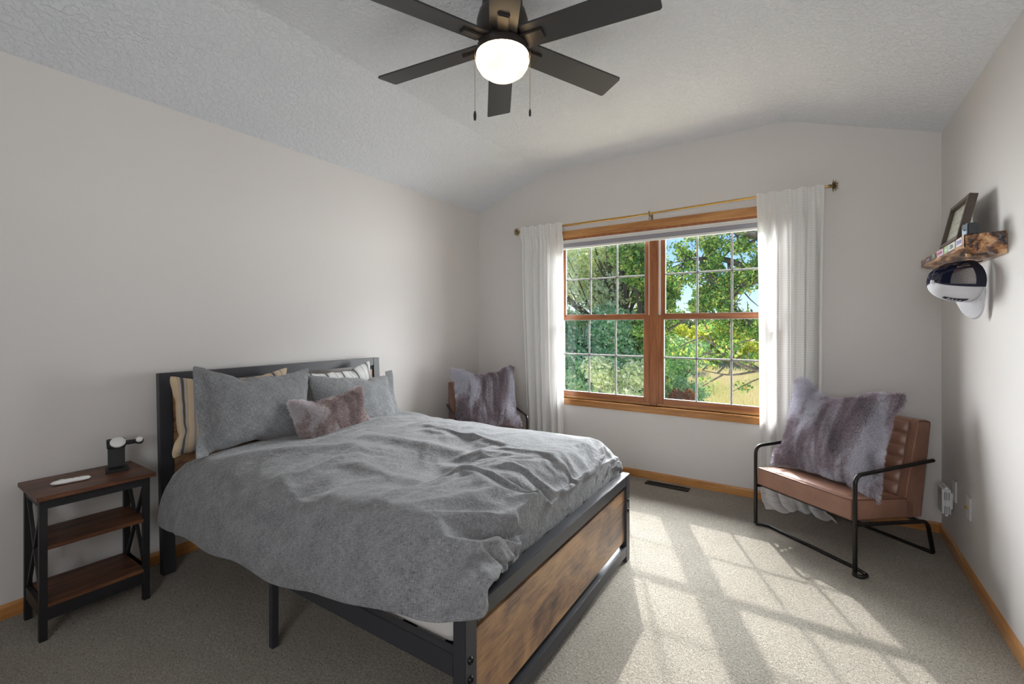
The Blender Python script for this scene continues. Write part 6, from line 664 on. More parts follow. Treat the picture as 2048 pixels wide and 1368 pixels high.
14,-3,16,16,-1,14,17,-3,15,17,-3,14,18,-3,20,11,-6,21,-4,1,21,10,0,17,-15,-3,23,-3,-1,22,5,0,22,6,1,22,7,0,22,5,-2,23,0,-2,22,0,-1,22,-6,-1,22,-6,-1,23,-4,-3,21,6,0,23,0,-2,21,7,-3,22,-5,-4,18,-14,-3,20,-10,2,22,7,2,14,17,-7,11,-19,3,22,2,3,22,6,1,22,-4,0,20,-10,1,22,4,-1,23,-4,9,4,20,2,21,-6,3,22,7,0,22,-4,5,22,6,3,22,0,0,21,-8,3,23,4,1,19,-11,5,19,11,3,15,16,1,23,0,1,22,0,1,23,-2,1,22,-6,1,21,-8,2,22,-6,1,23,0,2,23,-1,-1,21,-10,4,22,2,-1,22,-7,-4,21,-8,2,22,-2,3,23,1,3,22,2,4,22,6,3,22,2,1,22,-4,1,23,-4,-3,20,-9,3,23,2,2,22,0,4,21,7,2,21,-11,-2,13,-18,2,17,-15,1,18,-14,2,17,-15,2,18,-14,-1,9,-20,1,13,-19,-2,7,-21,4,20,-11,1,1,-23,1,-3,-22,3,5,-22,0,-4,-23,-3,-1600,62,-1,6,22,-2,11,20,-2,9,21,-2,10,20,-2,12,20,-4,13,17,0,9,21,-4,20,10,-4,17,15,-4,16,16,0,11,20,-7,21,3,-1,19,14,-5,20,-10,2,20,11,1,17,-16,-3,22,-5,-1,22,4,0,22,7,1,22,6,1,22,8,-1,22,3,-2,23,1,-2,22,-1,-3,23,-2,0,21,-7,-1,21,9,-1,22,-5,-3,21,-9,-5,17,-14,-2,21,-9,2,17,15,1,21,8,-8,7,-20,5,21,7,3,22,4,1,22,-2,0,22,-9,1,22,3,-1,21,-7,8,2,19,4,23,1,-2,21,-7,3,23,2,4,22,3,-1,22,-5,6,20,9,3,23,0,1,20,-9,4,14,16,3,21,5,1,23,1,-3,21,-7,5,22,3,2,23,-3,2,22,-4,1,22,-4,1,23,-4,0,21,-7,1,23,-4,-4,19,-11,-1,22,-7,2,22,-1,4,22,5,2,23,-1,3,22,0,0,23,-2,5,21,6,2,22,-4,-3,21,-8,1,23,-4,2,22,1,5,21,7,4,21,7,-2,15,-17,3,21,-7,1,18,-15,2,16,-15,1,16,-16,-4,8,-21,4,15,-16,-2,9,-21,2,13,-19,4,22,-5,0,-5,-22,2,5,-23,2,0,-22,-1,-8,-21,-1,-1584,58,-5,13,18,0,8,22,-1,9,21,-2,11,20,-3,12,19,-4,13,18,-6,15,15,4,6,21,-4,20,11,-3,10,20,-2,19,13,-7,22,5,-13,18,-5,9,18,11,-6,22,-5,4,19,12,1,16,-16,-3,22,-7,-2,22,3,1,22,7,2,21,8,-1,23,3,-5,22,-2,2,22,5,-2,23,-2,2,21,8,-2,22,2,-4,17,-15,-1,22,-5,-4,19,-13,-3,21,-8,3,18,13,0,22,8,-8,2,-21,4,22,6,5,21,7,1,23,-1,1,22,-5,-4,21,-9,1,22,-2,9,4,20,-4,20,-10,6,21,4,2,23,1,3,22,0,-1,23,-4,7,19,10,-2,21,-6,8,22,1,4,14,16,2,23,3,-7,19,-9,5,22,4,1,22,-4,1,22,-4,-2,22,-8,1,22,-4,2,23,-3,5,22,-1,1,22,-5,-3,20,-10,0,23,-5,3,22,3,-2,22,-6,2,22,-1,2,23,-1,6,20,9,2,23,-2,3,22,-2,-2,22,-8,3,22,2,3,19,12,2,19,11,0,18,-14,3,20,-11,-4,16,-15,8,20,-6,2,18,-14,-8,5,-20,3,14,-17,3,14,-18,0,11,-20,4,21,-6,5,20,-10,-1,5,-22,3,-4,-23,-2,-9,-20,-1,-9,-21,3,-1564,57,-7,19,11,-1,7,22,-1,10,21,-2,10,20,-3,13,18,-5,14,17,-5,14,17,-5,14,17,9,3,21,-4,12,19,-5,22,1,-13,19,-3,-11,20,-3,-4,21,6,14,15,10,-3,23,2,4,18,12,1,17,-15,-3,21,-9,-2,23,1,1,21,8,1,22,6,-4,22,-2,-4,22,-1,4,22,6,0,22,4,-1,22,3,-2,23,2,-1,13,-19,-3,20,-9,-3,21,-8,2,20,11,0,22,7,-8,-2,-21,2,22,3,6,21,8,2,23,0,-4,20,-10,-1,22,-6,3,22,1,9,6,20,-6,18,-13,1,23,-1,7,21,5,2,22,0,1,23,-2,7,19,9,-3,22,-7,10,15,13,2,22,6,1,23,1,-8,18,-11,-4,22,-3,10,20,3,0,22,-5,-3,21,-8,0,22,-6,2,23,-3,6,22,0,3,22,-2,1,22,-4,0,23,-5,-6,20,-8,2,23,-2,3,23,0,6,19,9,0,23,-4,2,22,-2,4,23,-1,4,21,6,-4,15,17,5,20,9,0,19,-12,2,19,-13,-7,14,-15,8,20,-5,4,19,-12,5,19,-12,-5,18,-13,-2,-2,-22,4,15,-17,5,20,-8,4,21,-8,-13,1,-19,13,15,-11,-4,-10,-20,2,-6,-22,0,-8,-21,8,-1542,54,-8,21,6,-4,13,18,-2,10,21,1,7,22,-4,13,17,-6,15,16,-6,15,16,-5,14,17,0,10,21,6,5,21,-13,11,-15,-7,22,2,-11,20,-2,-5,22,4,-3,22,7,18,12,8,4,20,12,2,20,10,0,18,-15,-3,20,-10,-3,23,-1,0,22,5,1,22,7,-5,21,-5,-5,22,-3,-2,23,3,-1,22,3,3,22,5,3,22,6,1,10,-21,-3,20,-8,0,22,7,1,21,8,-8,-5,-21,1,23,-1,6,20,9,1,22,-1,-1,23,-5,-4,19,-11,4,22,4,9,8,20,-6,17,-14,-1,22,-6,6,21,6,2,23,0,3,22,1,7,20,8,-4,21,-8,-1,22,5,4,22,6,10,18,8,-7,20,-9,-11,17,-10,11,19,4,1,22,-5,-3,21,-8,0,22,-5,3,23,-3,5,22,-1,4,23,-1,0,22,-4,-4,21,-8,1,23,-3,3,22,-1,6,20,9,-1,22,-4,4,23,2,5,21,4,3,21,9,-3,15,16,5,22,1,-18,12,-8,3,18,-12,-3,19,-13,13,17,-6,5,20,-9,-2,17,-15,2,19,-13,10,20,5,0,1,-23,4,19,-13,5,21,-6,-18,1,-14,2,7,-21,15,17,-4,-8,-12,-17,-4,-10,-21,11,1,-20,11,-1523,48,-8,22,4,-7,18,13,-3,11,19,1,7,22,-9,16,13,-1,12,19,-6,16,16,-4,13,18,4,2,22,0,14,18,-16,15,-4,-7,8,-20,-5,22,4,-8,22,2,-5,22,5,-2,21,8,17,14,9,9,17,12,6,18,12,-1,19,-13,-2,20,-11,-3,22,-2,-2,23,2,0,22,6,-5,21,-4,-3,23,3,1,18,13,1,22,-8,0,22,1,0,23,1,2,9,-21,-1,23,2,1,21,9,-8,-9,-20,0,22,-4,-2,23,1,8,20,6,-6,19,-10,1,22,-5,6,21,6,9,11,19,-6,16,
-14,-4,21,-9,5,22,4,5,22,3,3,22,2,2,23,2,2,22,2,-6,22,-4,0,22,2,12,17,10,-18,9,-12,1,21,-5,9,21,2,1,22,-5,-2,21,-7,1,23,-5,2,22,-3,4,22,-1,5,23,-1,-2,22,-6,1,22,-3,3,23,0,4,22,3,5,22,4,2,20,9,1,19,12,6,22,0,-1,16,15,1,22,-6,-20,9,-5,-12,15,-12,2,19,-12,4,19,-12,9,19,-8,13,18,-5,0,18,-14,7,19,10,11,20,-4,0,7,-21,0,21,-8,-9,2,-17,-15,2,-16,13,18,-1,11,12,-12,0,-7,-21,-8,-15,-14,8,9,-16,20,-1507,39,-9,19,10,-6,22,2,-6,15,16,-1,9,21,-13,17,9,-3,14,18,0,12,19,2,3,23,1,8,21,-6,19,10,-13,17,8,-5,5,-22,-12,15,-12,-2,22,6,-7,21,2,-2,22,8,-3,21,7,11,17,12,14,15,11,16,12,11,-2,19,-13,-3,22,-3,-3,23,-4,-2,22,-1,-3,23,1,-2,21,8,-2,22,4,1,18,14,4,19,-11,0,23,2,1,14,-17,-2,20,-11,-9,0,22,3,12,-19,0,22,-3,-4,16,-16,4,22,1,-6,20,-10,6,21,2,6,21,7,8,13,17,-6,17,-14,-3,21,-8,-2,22,-5,0,23,0,1,22,1,2,23,2,2,22,2,4,23,2,-5,22,-1,12,17,9,-20,1,-12,5,22,-3,5,22,-1,6,22,-1,-3,21,-7,2,23,-4,3,22,-3,3,23,-2,3,22,-2,4,23,1,3,22,1,4,21,8,3,21,9,1,20,10,0,20,11,5,21,-5,0,18,13,0,20,-12,-19,10,-5,-18,11,-7,-1,19,-12,4,19,-12,4,19,-11,12,18,-6,12,19,-6,4,18,13,2,19,-5,0,20,-2,0,14,-17,0,3,-13,-13,2,-11,7,10,-19,6,19,7,0,9,-17,-2,-4,-7,2,5,-18,0,-3,-18,41,-1491,29,-8,16,14,-6,22,-1,-7,18,12,-5,14,17,-8,-2,21,-6,8,20,3,17,15,1,17,15,-3,14,16,-15,17,1,1,11,20,-8,12,-18,-12,14,-14,-10,16,-10,-1,21,7,-7,22,4,0,21,8,1,22,9,18,9,10,16,12,11,12,17,10,-3,22,0,-3,23,-3,-2,21,-6,-3,23,-1,-3,22,1,-2,22,6,-1,21,9,2,18,14,5,17,-14,-3,22,-4,0,18,-14,-8,1,21,-1,16,-16,4,11,-20,-4,16,-15,-4,19,-12,-1,22,-4,10,17,11,5,22,4,7,16,14,-6,18,-14,-2,21,-7,-1,23,-3,-2,22,-3,-1,23,-3,-1,22,-1,-1,23,-1,-1,23,1,-1,22,0,3,-6,22,-1,19,-12,1,21,-9,4,22,-3,3,23,-3,2,22,-3,4,22,0,4,23,0,4,22,2,0,22,2,0,22,5,0,18,13,0,21,6,0,20,11,0,22,6,0,21,-6,0,21,5,0,15,-13,-7,10,-1,-18,11,-9,-6,17,-13,5,19,-10,7,20,-9,9,19,7,10,17,-10,0,20,4,0,20,8,0,18,-9,0,19,-7,0,4,-11,0,2,-14,-5,5,-20,5,15,0,0,15,-18,0,14,15,0,-8,-21,0,15,-8,0,5,-16,63,-1481,13,-8,12,18,-5,22,-4,-8,10,19,-8,11,19,-6,12,18,-11,16,11,-16,16,-1,-3,16,15,15,9,15,-3,12,19,-3,18,13,-12,18,-6,-9,12,-17,-15,17,-4,-1,11,-19,-4,22,6,4,19,13,0,22,7,-2,21,7,21,7,7,2,19,12,20,11,1,2,22,6,-13,22,5,0,23,2,0,22,0,0,23,-3,0,21,7,0,21,7,0,18,15,0,19,-12,0,18,-14,-3,4,20,-1,17,-15,-1,15,-17,-1,15,-17,-1,15,-17,-1,13,-18,3,22,4,5,15,13,0,18,12,0,23,-1,0,22,-4,0,19,-12,0,22,-3,0,23,-2,0,22,-3,0,23,-2,0,23,2,0,22,2,0,-8,21,0,20,-10,0,23,-1,-2,21,7,-1,23,0,3,18,-9,0,22,-4,0,22,-2,0,22,0,0,21,7,0,16,13,0,21,9,0,21,8,0,21,0,0,21,-2,0,22,-6,0,13,-11,0,9,0,-9,14,-12,-15,14,-11,5,19,-10,11,20,-1,4,19,11,4,17,-9,0,20,5,0,20,4,0,20,-4,0,20,-3,0,5,-19,0,7,-16,0,-1,-9,0,15,-13,0,13,-16,0,15,5,0,10,17,0,5,-15,0,12,-12,0,18,-10,84,-1475,-3,-7,8,20,-8,21,3,-9,20,7,-12,14,13,-1,7,22,-14,17,3,-15,17,5,-14,17,4,10,12,17,5,11,19,-16,14,8,11,17,10,-11,15,-13,-16,17,-1,-10,15,-13,7,9,-20,-11,20,5,-1,21,8,13,13,13,6,22,4,-6,18,12,19,12,2,19,13,3,-23,22,7,0,21,6,0,22,7,0,22,5,0,22,6,0,22,5,0,12,-4,0,12,-1,0,4,-2,0,20,4,0,22,-3,0,13,-18,0,15,-17,0,15,-17,0,15,-17,0,23,0,0,22,2,0,15,14,0,21,7,0,22,6,0,22,-5,0,20,-10,0,23,-2,0,22,0,0,23,3,0,21,-7,0,23,-1,0,-10,20,0,22,-5,0,22,6,0,22,-4,0,21,-8,0,16,14,0,22,-4,0,21,-6,0,19,10,0,21,7,0,23,-3,0,22,-6,0,18,-3,0,18,1,0,17,5,0,11,2,0,15,-1,-4,7,-14,-11,16,-15,9,21,-5,5,20,8,1,21,7,0,15,-13,0,19,6,0,20,-2,0,19,-6,0,20,-3,0,16,-12,0,6,5,0,-1,-22,0,8,-19,0,10,-14,0,16,1,0,16,10,0,15,16,0,19,-7,0,12,-12,0,3,-17,97,-1444,-18,-13,9,16,5,5,21,-11,18,9,-10,18,9,-10,20,7,-8,9,19,-13,18,1,-14,18,0,-13,18,3,15,8,16,-21,9,1,8,18,12,7,19,11,-14,15,-9,-16,17,-1,-6,13,-18,7,6,-21,-7,22,4,9,17,13,-13,18,5,2,20,9,19,13,3,13,17,7,-13,13,1,0,21,6,0,22,7,0,22,6,0,22,6,0,22,6,0,-10,1,0,21,4,0,15,-12,0,12,8,0,22,-5,0,21,0,0,20,-11,0,15,-17,0,4,-22,0,23,3,0,22,-4,0,22,-1,0,22,7,0,16,14,0,22,7,0,22,2,0,23,1,0,22,-1,0,22,-5,0,22,-7,0,18,-14,0,-7,22,0,23,1,0,20,-9,0,21,-8,0,22,-4,0,16,13,0,17,13,0,23,4,0,21,-8,0,20,-8,0,20,-7,0,16,-1,0,19,1,0,17,4,0,20,-5,0,10,2,0,14,1,0,15,-15,0,15,15,0,20,2,0,18,-3,0,16,-15,0,14,3,0,20,-3,0,20,-7,0,20,-4,0,16,-11,0,10,14,0,
10,-15,0,-3,-10,0,6,-21,0,17,-6,0,16,10,0,17,16,0,17,-3,0,21,6,0,-1,-22,0,1,-21,110,-1401,-16,-18,11,8,9,3,20,-2,9,21,-11,15,13,-10,19,9,-10,19,7,-15,15,-9,-15,17,-3,-13,18,1,7,13,17,-23,4,-3,1,19,11,4,19,12,8,18,11,-15,17,-4,-15,16,-7,3,9,-21,3,7,-22,1,21,10,-13,18,5,-8,20,8,15,16,6,7,17,8,0,7,-4,0,20,8,0,22,7,0,22,6,0,21,4,0,22,6,0,-8,1,0,21,7,0,-5,0,0,19,-4,0,22,-2,0,22,-2,0,22,-2,0,22,-5,0,0,-23,0,20,10,0,22,0,0,23,0,0,22,-3,0,23,-3,0,21,0,0,18,-1,0,23,1,0,21,2,0,18,7,0,23,0,0,18,-16,0,-3,22,0,21,-7,0,21,-7,0,21,-8,0,22,-6,0,15,14,0,21,1,0,12,7,0,19,-10,0,18,-3,0,20,-8,0,21,-1,0,15,6,0,20,-5,0,20,-5,0,14,1,-3,3,6,-6,22,-3,9,19,-1,0,10,12,0,19,-12,0,17,-11,0,18,-1,0,17,2,0,19,-6,0,20,-10,0,6,18,0,12,3,0,8,-18,0,-3,-12,0,14,-15,0,18,6,0,16,17,0,17,12,0,22,4,0,7,-21,0,8,-10,0,-4,-22,96,-1366,-29,8,15,15,-19,-2,14,-6,4,21,10,20,3,6,16,15,-12,19,5,-13,18,6,-15,16,-6,-14,15,-9,-3,18,13,-22,-1,-8,1,19,12,14,8,16,-7,21,3,-2,23,3,-18,9,-11,6,22,6,0,10,-19,-4,12,-20,-12,19,6,-9,19,8,-1,21,9,15,16,6,1,2,-7,0,21,8,0,18,8,0,21,3,0,22,5,0,22,5,0,-4,2,0,20,8,0,-8,-2,0,21,5,0,16,-9,0,19,-4,0,20,-3,0,20,-2,0,23,-2,0,11,-11,0,14,1,0,22,-2,0,20,-4,0,23,-2,0,22,-1,0,22,4,0,21,-3,0,19,5,0,17,6,0,10,0,0,12,11,0,11,-8,0,23,-4,0,22,-5,0,22,-5,0,23,-4,0,16,4,0,16,6,0,13,7,0,15,-11,0,21,-5,0,16,16,0,17,-13,0,21,-7,0,19,-3,0,12,11,0,14,3,-10,14,-13,10,17,3,0,17,4,0,14,7,0,16,-14,0,15,-1,0,18,-5,0,20,-6,0,21,-8,0,6,17,0,7,15,0,14,-9,0,6,-9,0,1,-19,0,21,7,0,19,11,0,16,4,0,20,-2,0,12,-4,0,3,-2,0,8,-9,0,3,-20,80,-1361,-21,1,23,3,0,22,6,-2,4,22,-7,4,21,3,21,-4,11,16,-12,-6,20,9,-6,20,8,-16,16,-4,-14,16,-5,-20,-6,-10,11,12,17,9,16,13,-15,17,-1,6,21,6,-18,8,-11,2,23,4,9,20,6,-2,10,-20,-12,18,8,-14,20,1,-6,18,-9,-3,21,8,9,9,3,0,6,-7,0,18,9,0,22,4,0,22,4,0,21,3,0,1,5,0,17,6,0,-11,-3,0,22,5,0,21,4,0,15,-9,0,17,-7,0,18,-5,0,21,-3,0,22,-2,0,19,7,0,5,-17,0,22,-1,0,23,0,0,23,1,0,22,-1,0,23,1,0,8,6,0,17,3,0,14,11,0,20,3,0,6,-11,0,18,-8,0,23,-4,0,22,-5,0,15,10,0,11,13,0,17,-3,0,20,-4,0,23,-1,0,10,18,0,20,-13,0,18,-11,0,19,-12,0,10,13,0,17,-4,-9,8,11,9,18,-2,0,17,1,0,16,0,0,19,-6,0,16,-15,0,15,-1,0,19,-6,0,20,-8,0,13,9,0,3,21,0,10,11,0,12,-16,0,4,4,0,17,-7,0,19,-5,0,20,-10,0,15,5,0,14,4,0,15,-12,0,6,-3,0,22,3,0,1,-20,65,-1358,4,-8,15,-13,13,4,16,-12,15,13,-8,17,12,8,17,-13,10,17,-10,-9,16,13,-6,21,6,8,15,-14,-7,21,-2,-20,9,-4,1,12,17,21,8,9,-18,13,-4,10,18,7,-19,7,-11,8,20,11,4,22,0,4,22,3,-13,19,0,-32,13,-13,0,20,11,0,18,-10,0,21,8,0,9,-1,0,8,-7,0,12,4,0,21,5,0,23,1,-1,10,7,1,14,3,0,-14,-3,0,22,5,0,21,4,0,21,5,0,18,-5,0,14,-11,0,14,-11,0,23,0,0,11,12,0,16,-13,0,18,-10,0,23,-1,0,22,-2,0,21,3,0,22,-2,0,15,5,0,21,8,0,3,13,0,23,-1,0,1,-11,0,18,-9,0,22,-2,0,22,-1,0,8,15,0,21,0,0,17,-3,0,21,4,0,22,3,0,14,7,0,5,-8,0,20,-11,0,10,4,0,19,-5,-3,12,5,-2,22,-2,5,14,1,0,13,2,0,14,4,0,19,-9,0,16,-14,0,16,-3,0,20,-8,0,18,1,0,3,20,0,6,17,0,11,10,0,13,-8,0,8,-14,0,18,-9,0,21,-8,0,20,-5,0,23,-1,0,11,4,0,16,-9,0,23,-2,0,12,12,0,14,-12,43,-1368,4,7,22,7,10,2,-20,-5,17,10,-7,18,14,-8,16,12,5,8,-20,5,22,-3,-17,9,13,5,22,-5,4,11,-19,14,14,11,-1,18,11,-21,6,8,12,14,-14,-4,20,8,-1,20,7,-22,9,1,14,17,-8,-3,21,6,-30,21,-4,0,22,3,0,13,-5,0,18,6,0,20,-1,0,22,2,0,1,-13,0,19,13,0,7,-9,0,19,4,-3,20,7,3,8,0,0,-9,-1,0,19,9,0,21,3,0,20,1,0,20,1,0,6,-14,0,15,-10,0,23,-1,0,10,12,0,22,-3,0,18,-10,0,20,10,0,19,-11,0,20,-10,0,22,2,0,23,-1,0,16,13,0,0,11,0,22,-2,0,0,-10,0,20,-7,0,18,9,0,20,-8,0,20,8,0,11,-2,0,23,-1,0,21,1,0,6,17,0,19,-4,0,5,-7,0,19,-10,0,10,5,0,18,-5,0,23,1,0,23,0,0,-3,11,0,13,3,0,21,-9,0,21,-5,0,12,-15,0,22,-5,0,13,19,0,15,-12,0,-1,22,0,17,5,0,19,3,0,6,-5,0,19,-10,0,23,0,0,21,4,0,9,-19,0,22,5,0,17,-13,0,23,1,0,16,13,0,19,-13,0,21,7,46,-1367,-6,-12,-12,10,6,23,-1,-3,19,-11,-10,8,17,-6,21,6,5,21,-6,5,10,-17,0,21,7,-15,13,11,9,18,-7,15,13,-11,9,20,5,-21,2,7,1,19,12,2,12,-18,9,21,6,-22,3,0,-2,23,1,10,20,-4,-26,15,14,0,21,-9,0,19,-10,0,17,6,0,21,7,0,-3,4,0,22,2,0,15,-11,0,21,-3,0,16,3,0,19,2,0,-9,3,0,9,-5,0,16,13,0,21,-2,0,17,0,0,18,2,0,22,-1,0,0,-18,0,24,0,0,10,13,0,20,-7,0,21,6,0,15,-7,0,21,-1,
0,18,-11,0,26,4,0,3,18,0,17,9,0,17,-14,0,10,0,0,11,-12,0,20,-1,0,14,6,0,21,1,0,9,-2,0,19,8,0,23,-1,0,14,14,0,19,-10,0,14,-1,0,0,-8,0,20,-9,0,22,4,0,18,13,0,20,-8,0,23,-1,0,-12,9,0,19,2,0,22,3,0,14,-18,0,21,8,0,21,-12,0,1,22,0,10,-20,0,16,11,0,22,-2,0,16,3,0,16,0,0,14,12,0,22,-2,0,6,-13,0,18,-12,0,22,4,0,19,9,0,24,-1,0,16,-12,0,20,2,0,20,-5,28,-1360,3,-11,-21,-1,0,16,15,2,23,0,-5,21,-12,-7,15,8,14,9,-12,-12,18,3,1,22,4,2,18,-4,-3,21,7,15,5,9,2,17,-14,-2,22,-4,-15,1,15,-1,21,-7,14,14,-7,1,22,1,-13,12,-4,1,19,2,-11,17,8,0,17,-5,0,16,6,0,11,14,0,13,-17,0,15,-3,0,21,2,0,9,4,0,8,-15,0,12,6,0,23,3,0,25,7,0,-15,-9,0,20,3,0,22,-2,0,22,2,0,21,6,0,14,-6,0,17,9,0,2,-22,0,17,8,0,19,-1,0,20,6,0,14,-8,0,13,9,0,24,2,0,6,7,0,16,5,0,20,-4,0,11,-13,0,17,-3,0,19,2,0,11,12,0,16,-11,0,11,-8,0,21,4,0,13,13,0,17,7,0,25,-6,0,11,-11,0,4,20,0,15,-12,0,23,-5,0,21,-4,0,17,3,0,14,-8,0,24,11,0,0,-6,0,23,1,0,4,12,0,23,3,0,21,-3,0,1,-11,0,14,12,0,16,-11,0,13,-9,0,13,9,0,21,-5,0,20,6,0,23,6,0,17,-1,0,19,-12,0,2,22,0,21,-3,0,22,-4,0,23,-6,0,22,-7,0,20,-10,0,18,-10,6,-1372,27,12,16,-8,5,-7,-12,-5,23,11,-3,21,-21,3,10,15,-4,15,-17,1,19,3,5,21,6,-4,17,-15,5,5,29,3,23,1,-17,7,9,14,4,-12,-7,22,-1,3,21,-7,-2,18,-11,-2,22,5,5,12,-11,1,18,8,-19,14,15,0,16,-21,0,16,22,0,17,8,0,13,-8,0,9,-12,0,15,13,0,17,-7,0,17,-22,0,17,-1,0,13,17,0,20,15,0,-3,-22,0,14,20,0,19,3,0,23,3,0,20,-4,0,19,-14,0,7,13,0,26,-2,0,-4,-19,0,22,-4,0,17,12,0,15,-12,0,18,3,0,12,21,0,23,-8,0,9,17,0,13,-9,0,18,-13,0,19,-8,0,15,6,0,12,17,0,12,-16,0,16,-12,0,19,4,0,11,12,0,19,12,0,11,6,0,13,-11,0,13,14,0,16,-16,0,17,-11,0,22,-2,0,22,1,0,14,-6,0,8,13,0,14,-12,0,15,18,0,17,2,0,19,5,0,16,-2,0,17,-14,0,7,19,0,12,-17,0,18,-14,0,14,9,0,20,-4,0,20,6,0,21,9,0,8,13,0,8,-5,0,14,0,0,20,-3,0,26,-4,0,24,-5,0,23,-7,0,19,-10,0,18,-11,7,-1386,30,4,27,1,5,6,-25,4,13,5,0,16,-10,0,15,5,-1,18,-10,3,25,1,-3,20,5,3,15,-1,-3,14,11,-8,-5,23,4,18,-11,1,18,-9,0,18,-3,3,17,-7,2,20,-11,1,10,6,2,12,-8,-6,19,7,-18,16,10,0,15,-8,0,28,9,0,8,15,0,10,-15,0,12,-6,0,14,8,0,20,-5,0,16,-11,0,25,-2,0,13,4,0,6,14,0,12,-11,0,12,7,0,18,6,0,20,6,0,18,-6,0,18,-11,0,15,8,0,12,0,0,14,-16,0,14,-3,0,20,8,0,16,-4,0,22,6,0,15,11,0,-9,10,0,20,-4,0,15,-4,0,16,-10,0,25,-10,0,19,6,0,8,7,0,12,-10,0,19,-7,0,19,5,0,18,9,0,20,7,0,6,16,0,10,-16,0,14,4,0,17,-7,0,17,-7,0,21,-8,0,19,2,0,20,-2,0,8,11,0,5,10,0,12,-6,0,22,3,0,20,3,0,19,-5,0,15,-8,0,9,9,0,12,-8,0,17,-12,0,16,6,0,16,-4,0,26,7,0,16,3,0,-6,17,0,12,1,0,19,-5,0,24,-2,0,23,-5,0,21,-3,0,16,-7,0,14,-7,0,13,14,-12,-1354,7,4,23,2,-2,17,-2,-5,10,-4,-1,7,-7,5,10,-6,3,17,-4,-3,23,-1,-4,23,3,0,17,5,5,10,7,2,7,5,-4,10,4,-4,17,-1,2,23,-3,4,23,-6,2,17,-6,-4,10,-6,-4,6,-2,2,11,1,5,17,5,0,23,6,-4,23,6,-3,17,5,3,10,1,5,6,-2,-1,11,-5,-5,17,-7,-2,24,-6,4,22,-3,4,17,-1,-2,9,3,-5,7,6,-1,10,7,5,18,5,3,24,3,-3,23,-1,-4,16,-4,0,9,-6,5,7,-6,2,10,-5,-4,18,-2,-4,24,2,2,23,4,4,16,7,2,9,6,-4,7,4,-4,10,1,2,19,-3,5,23,-5,0,23,-7,-4,16,-5,-3,9,-4,3,7,1,5,10,3,-1,19,6,-5,23,6,-2,23,6,4,16,2,4,9,-1,-2,6,-5,-5,11,-6,-1,19,-6,5,23,-5,3,23,-1,-3,16,2,-4,9,5,0,6,7,5,11,6,2,19,3,-4,24,1,-4,22,-3,2,16,-6,4,8,-7,2,7,-5,-4,11,-3,-4,19,1,2,24,4,5,22,6,0,16,6,-4,8,5,-3,7,2,3,11,-2,5,19,-5,-1,24,-6,-5,22,-6,-2,16,-4,4,8,-1,4,7,3,-4,-1339,-3,4,23,2,-2,17,-2,-5,10,-4,-1,7,-7,5,10,-6,3,17,-4,-3,23,-1,-4,23,3,0,17,5,5,10,7,2,7,5,-4,10,4,-4,17,-1,2,23,-3,4,23,-6,2,17,-6,-4,10,-6,-4,6,-2,2,11,1,5,17,5,0,23,6,-4,23,6,-3,17,5,3,10,1,5,6,-2,-1,11,-5,-5,17,-7,-2,24,-6,4,22,-3,4,17,-1,-2,9,3,-5,7,6,-1,10,7,5,18,5,3,24,3,-3,23,-1,-4,16,-4,0,9,-6,5,7,-6,2,10,-5,-4,18,-2,-4,24,2,2,23,4,4,16,7,2,9,6,-4,7,4,-4,10,1,2,19,-3,5,23,-5,0,23,-7,-4,16,-5,-3,9,-4,3,7,1,5,10,3,-1,19,6,-5,23,6,-2,23,6,4,16,2,4,9,-1,-2,6,-5,-5,11,-6,-1,19,-6,5,23,-5,3,23,-1,-3,16,2,-4,9,5,0,6,7,5,11,6,2,19,3,-4,24,1,-4,22,-3,2,16,-6,4,8,-7,2,7,-5,-4,11,-3,-4,19,1,2,24,4,5,22,6,0,16,6,-4,8,5,-3,7,2,3,11,-2,5,19,-5,-1,24,-6,-5,22,-6,-2,16,-4,4,8,-1,4,7,3]
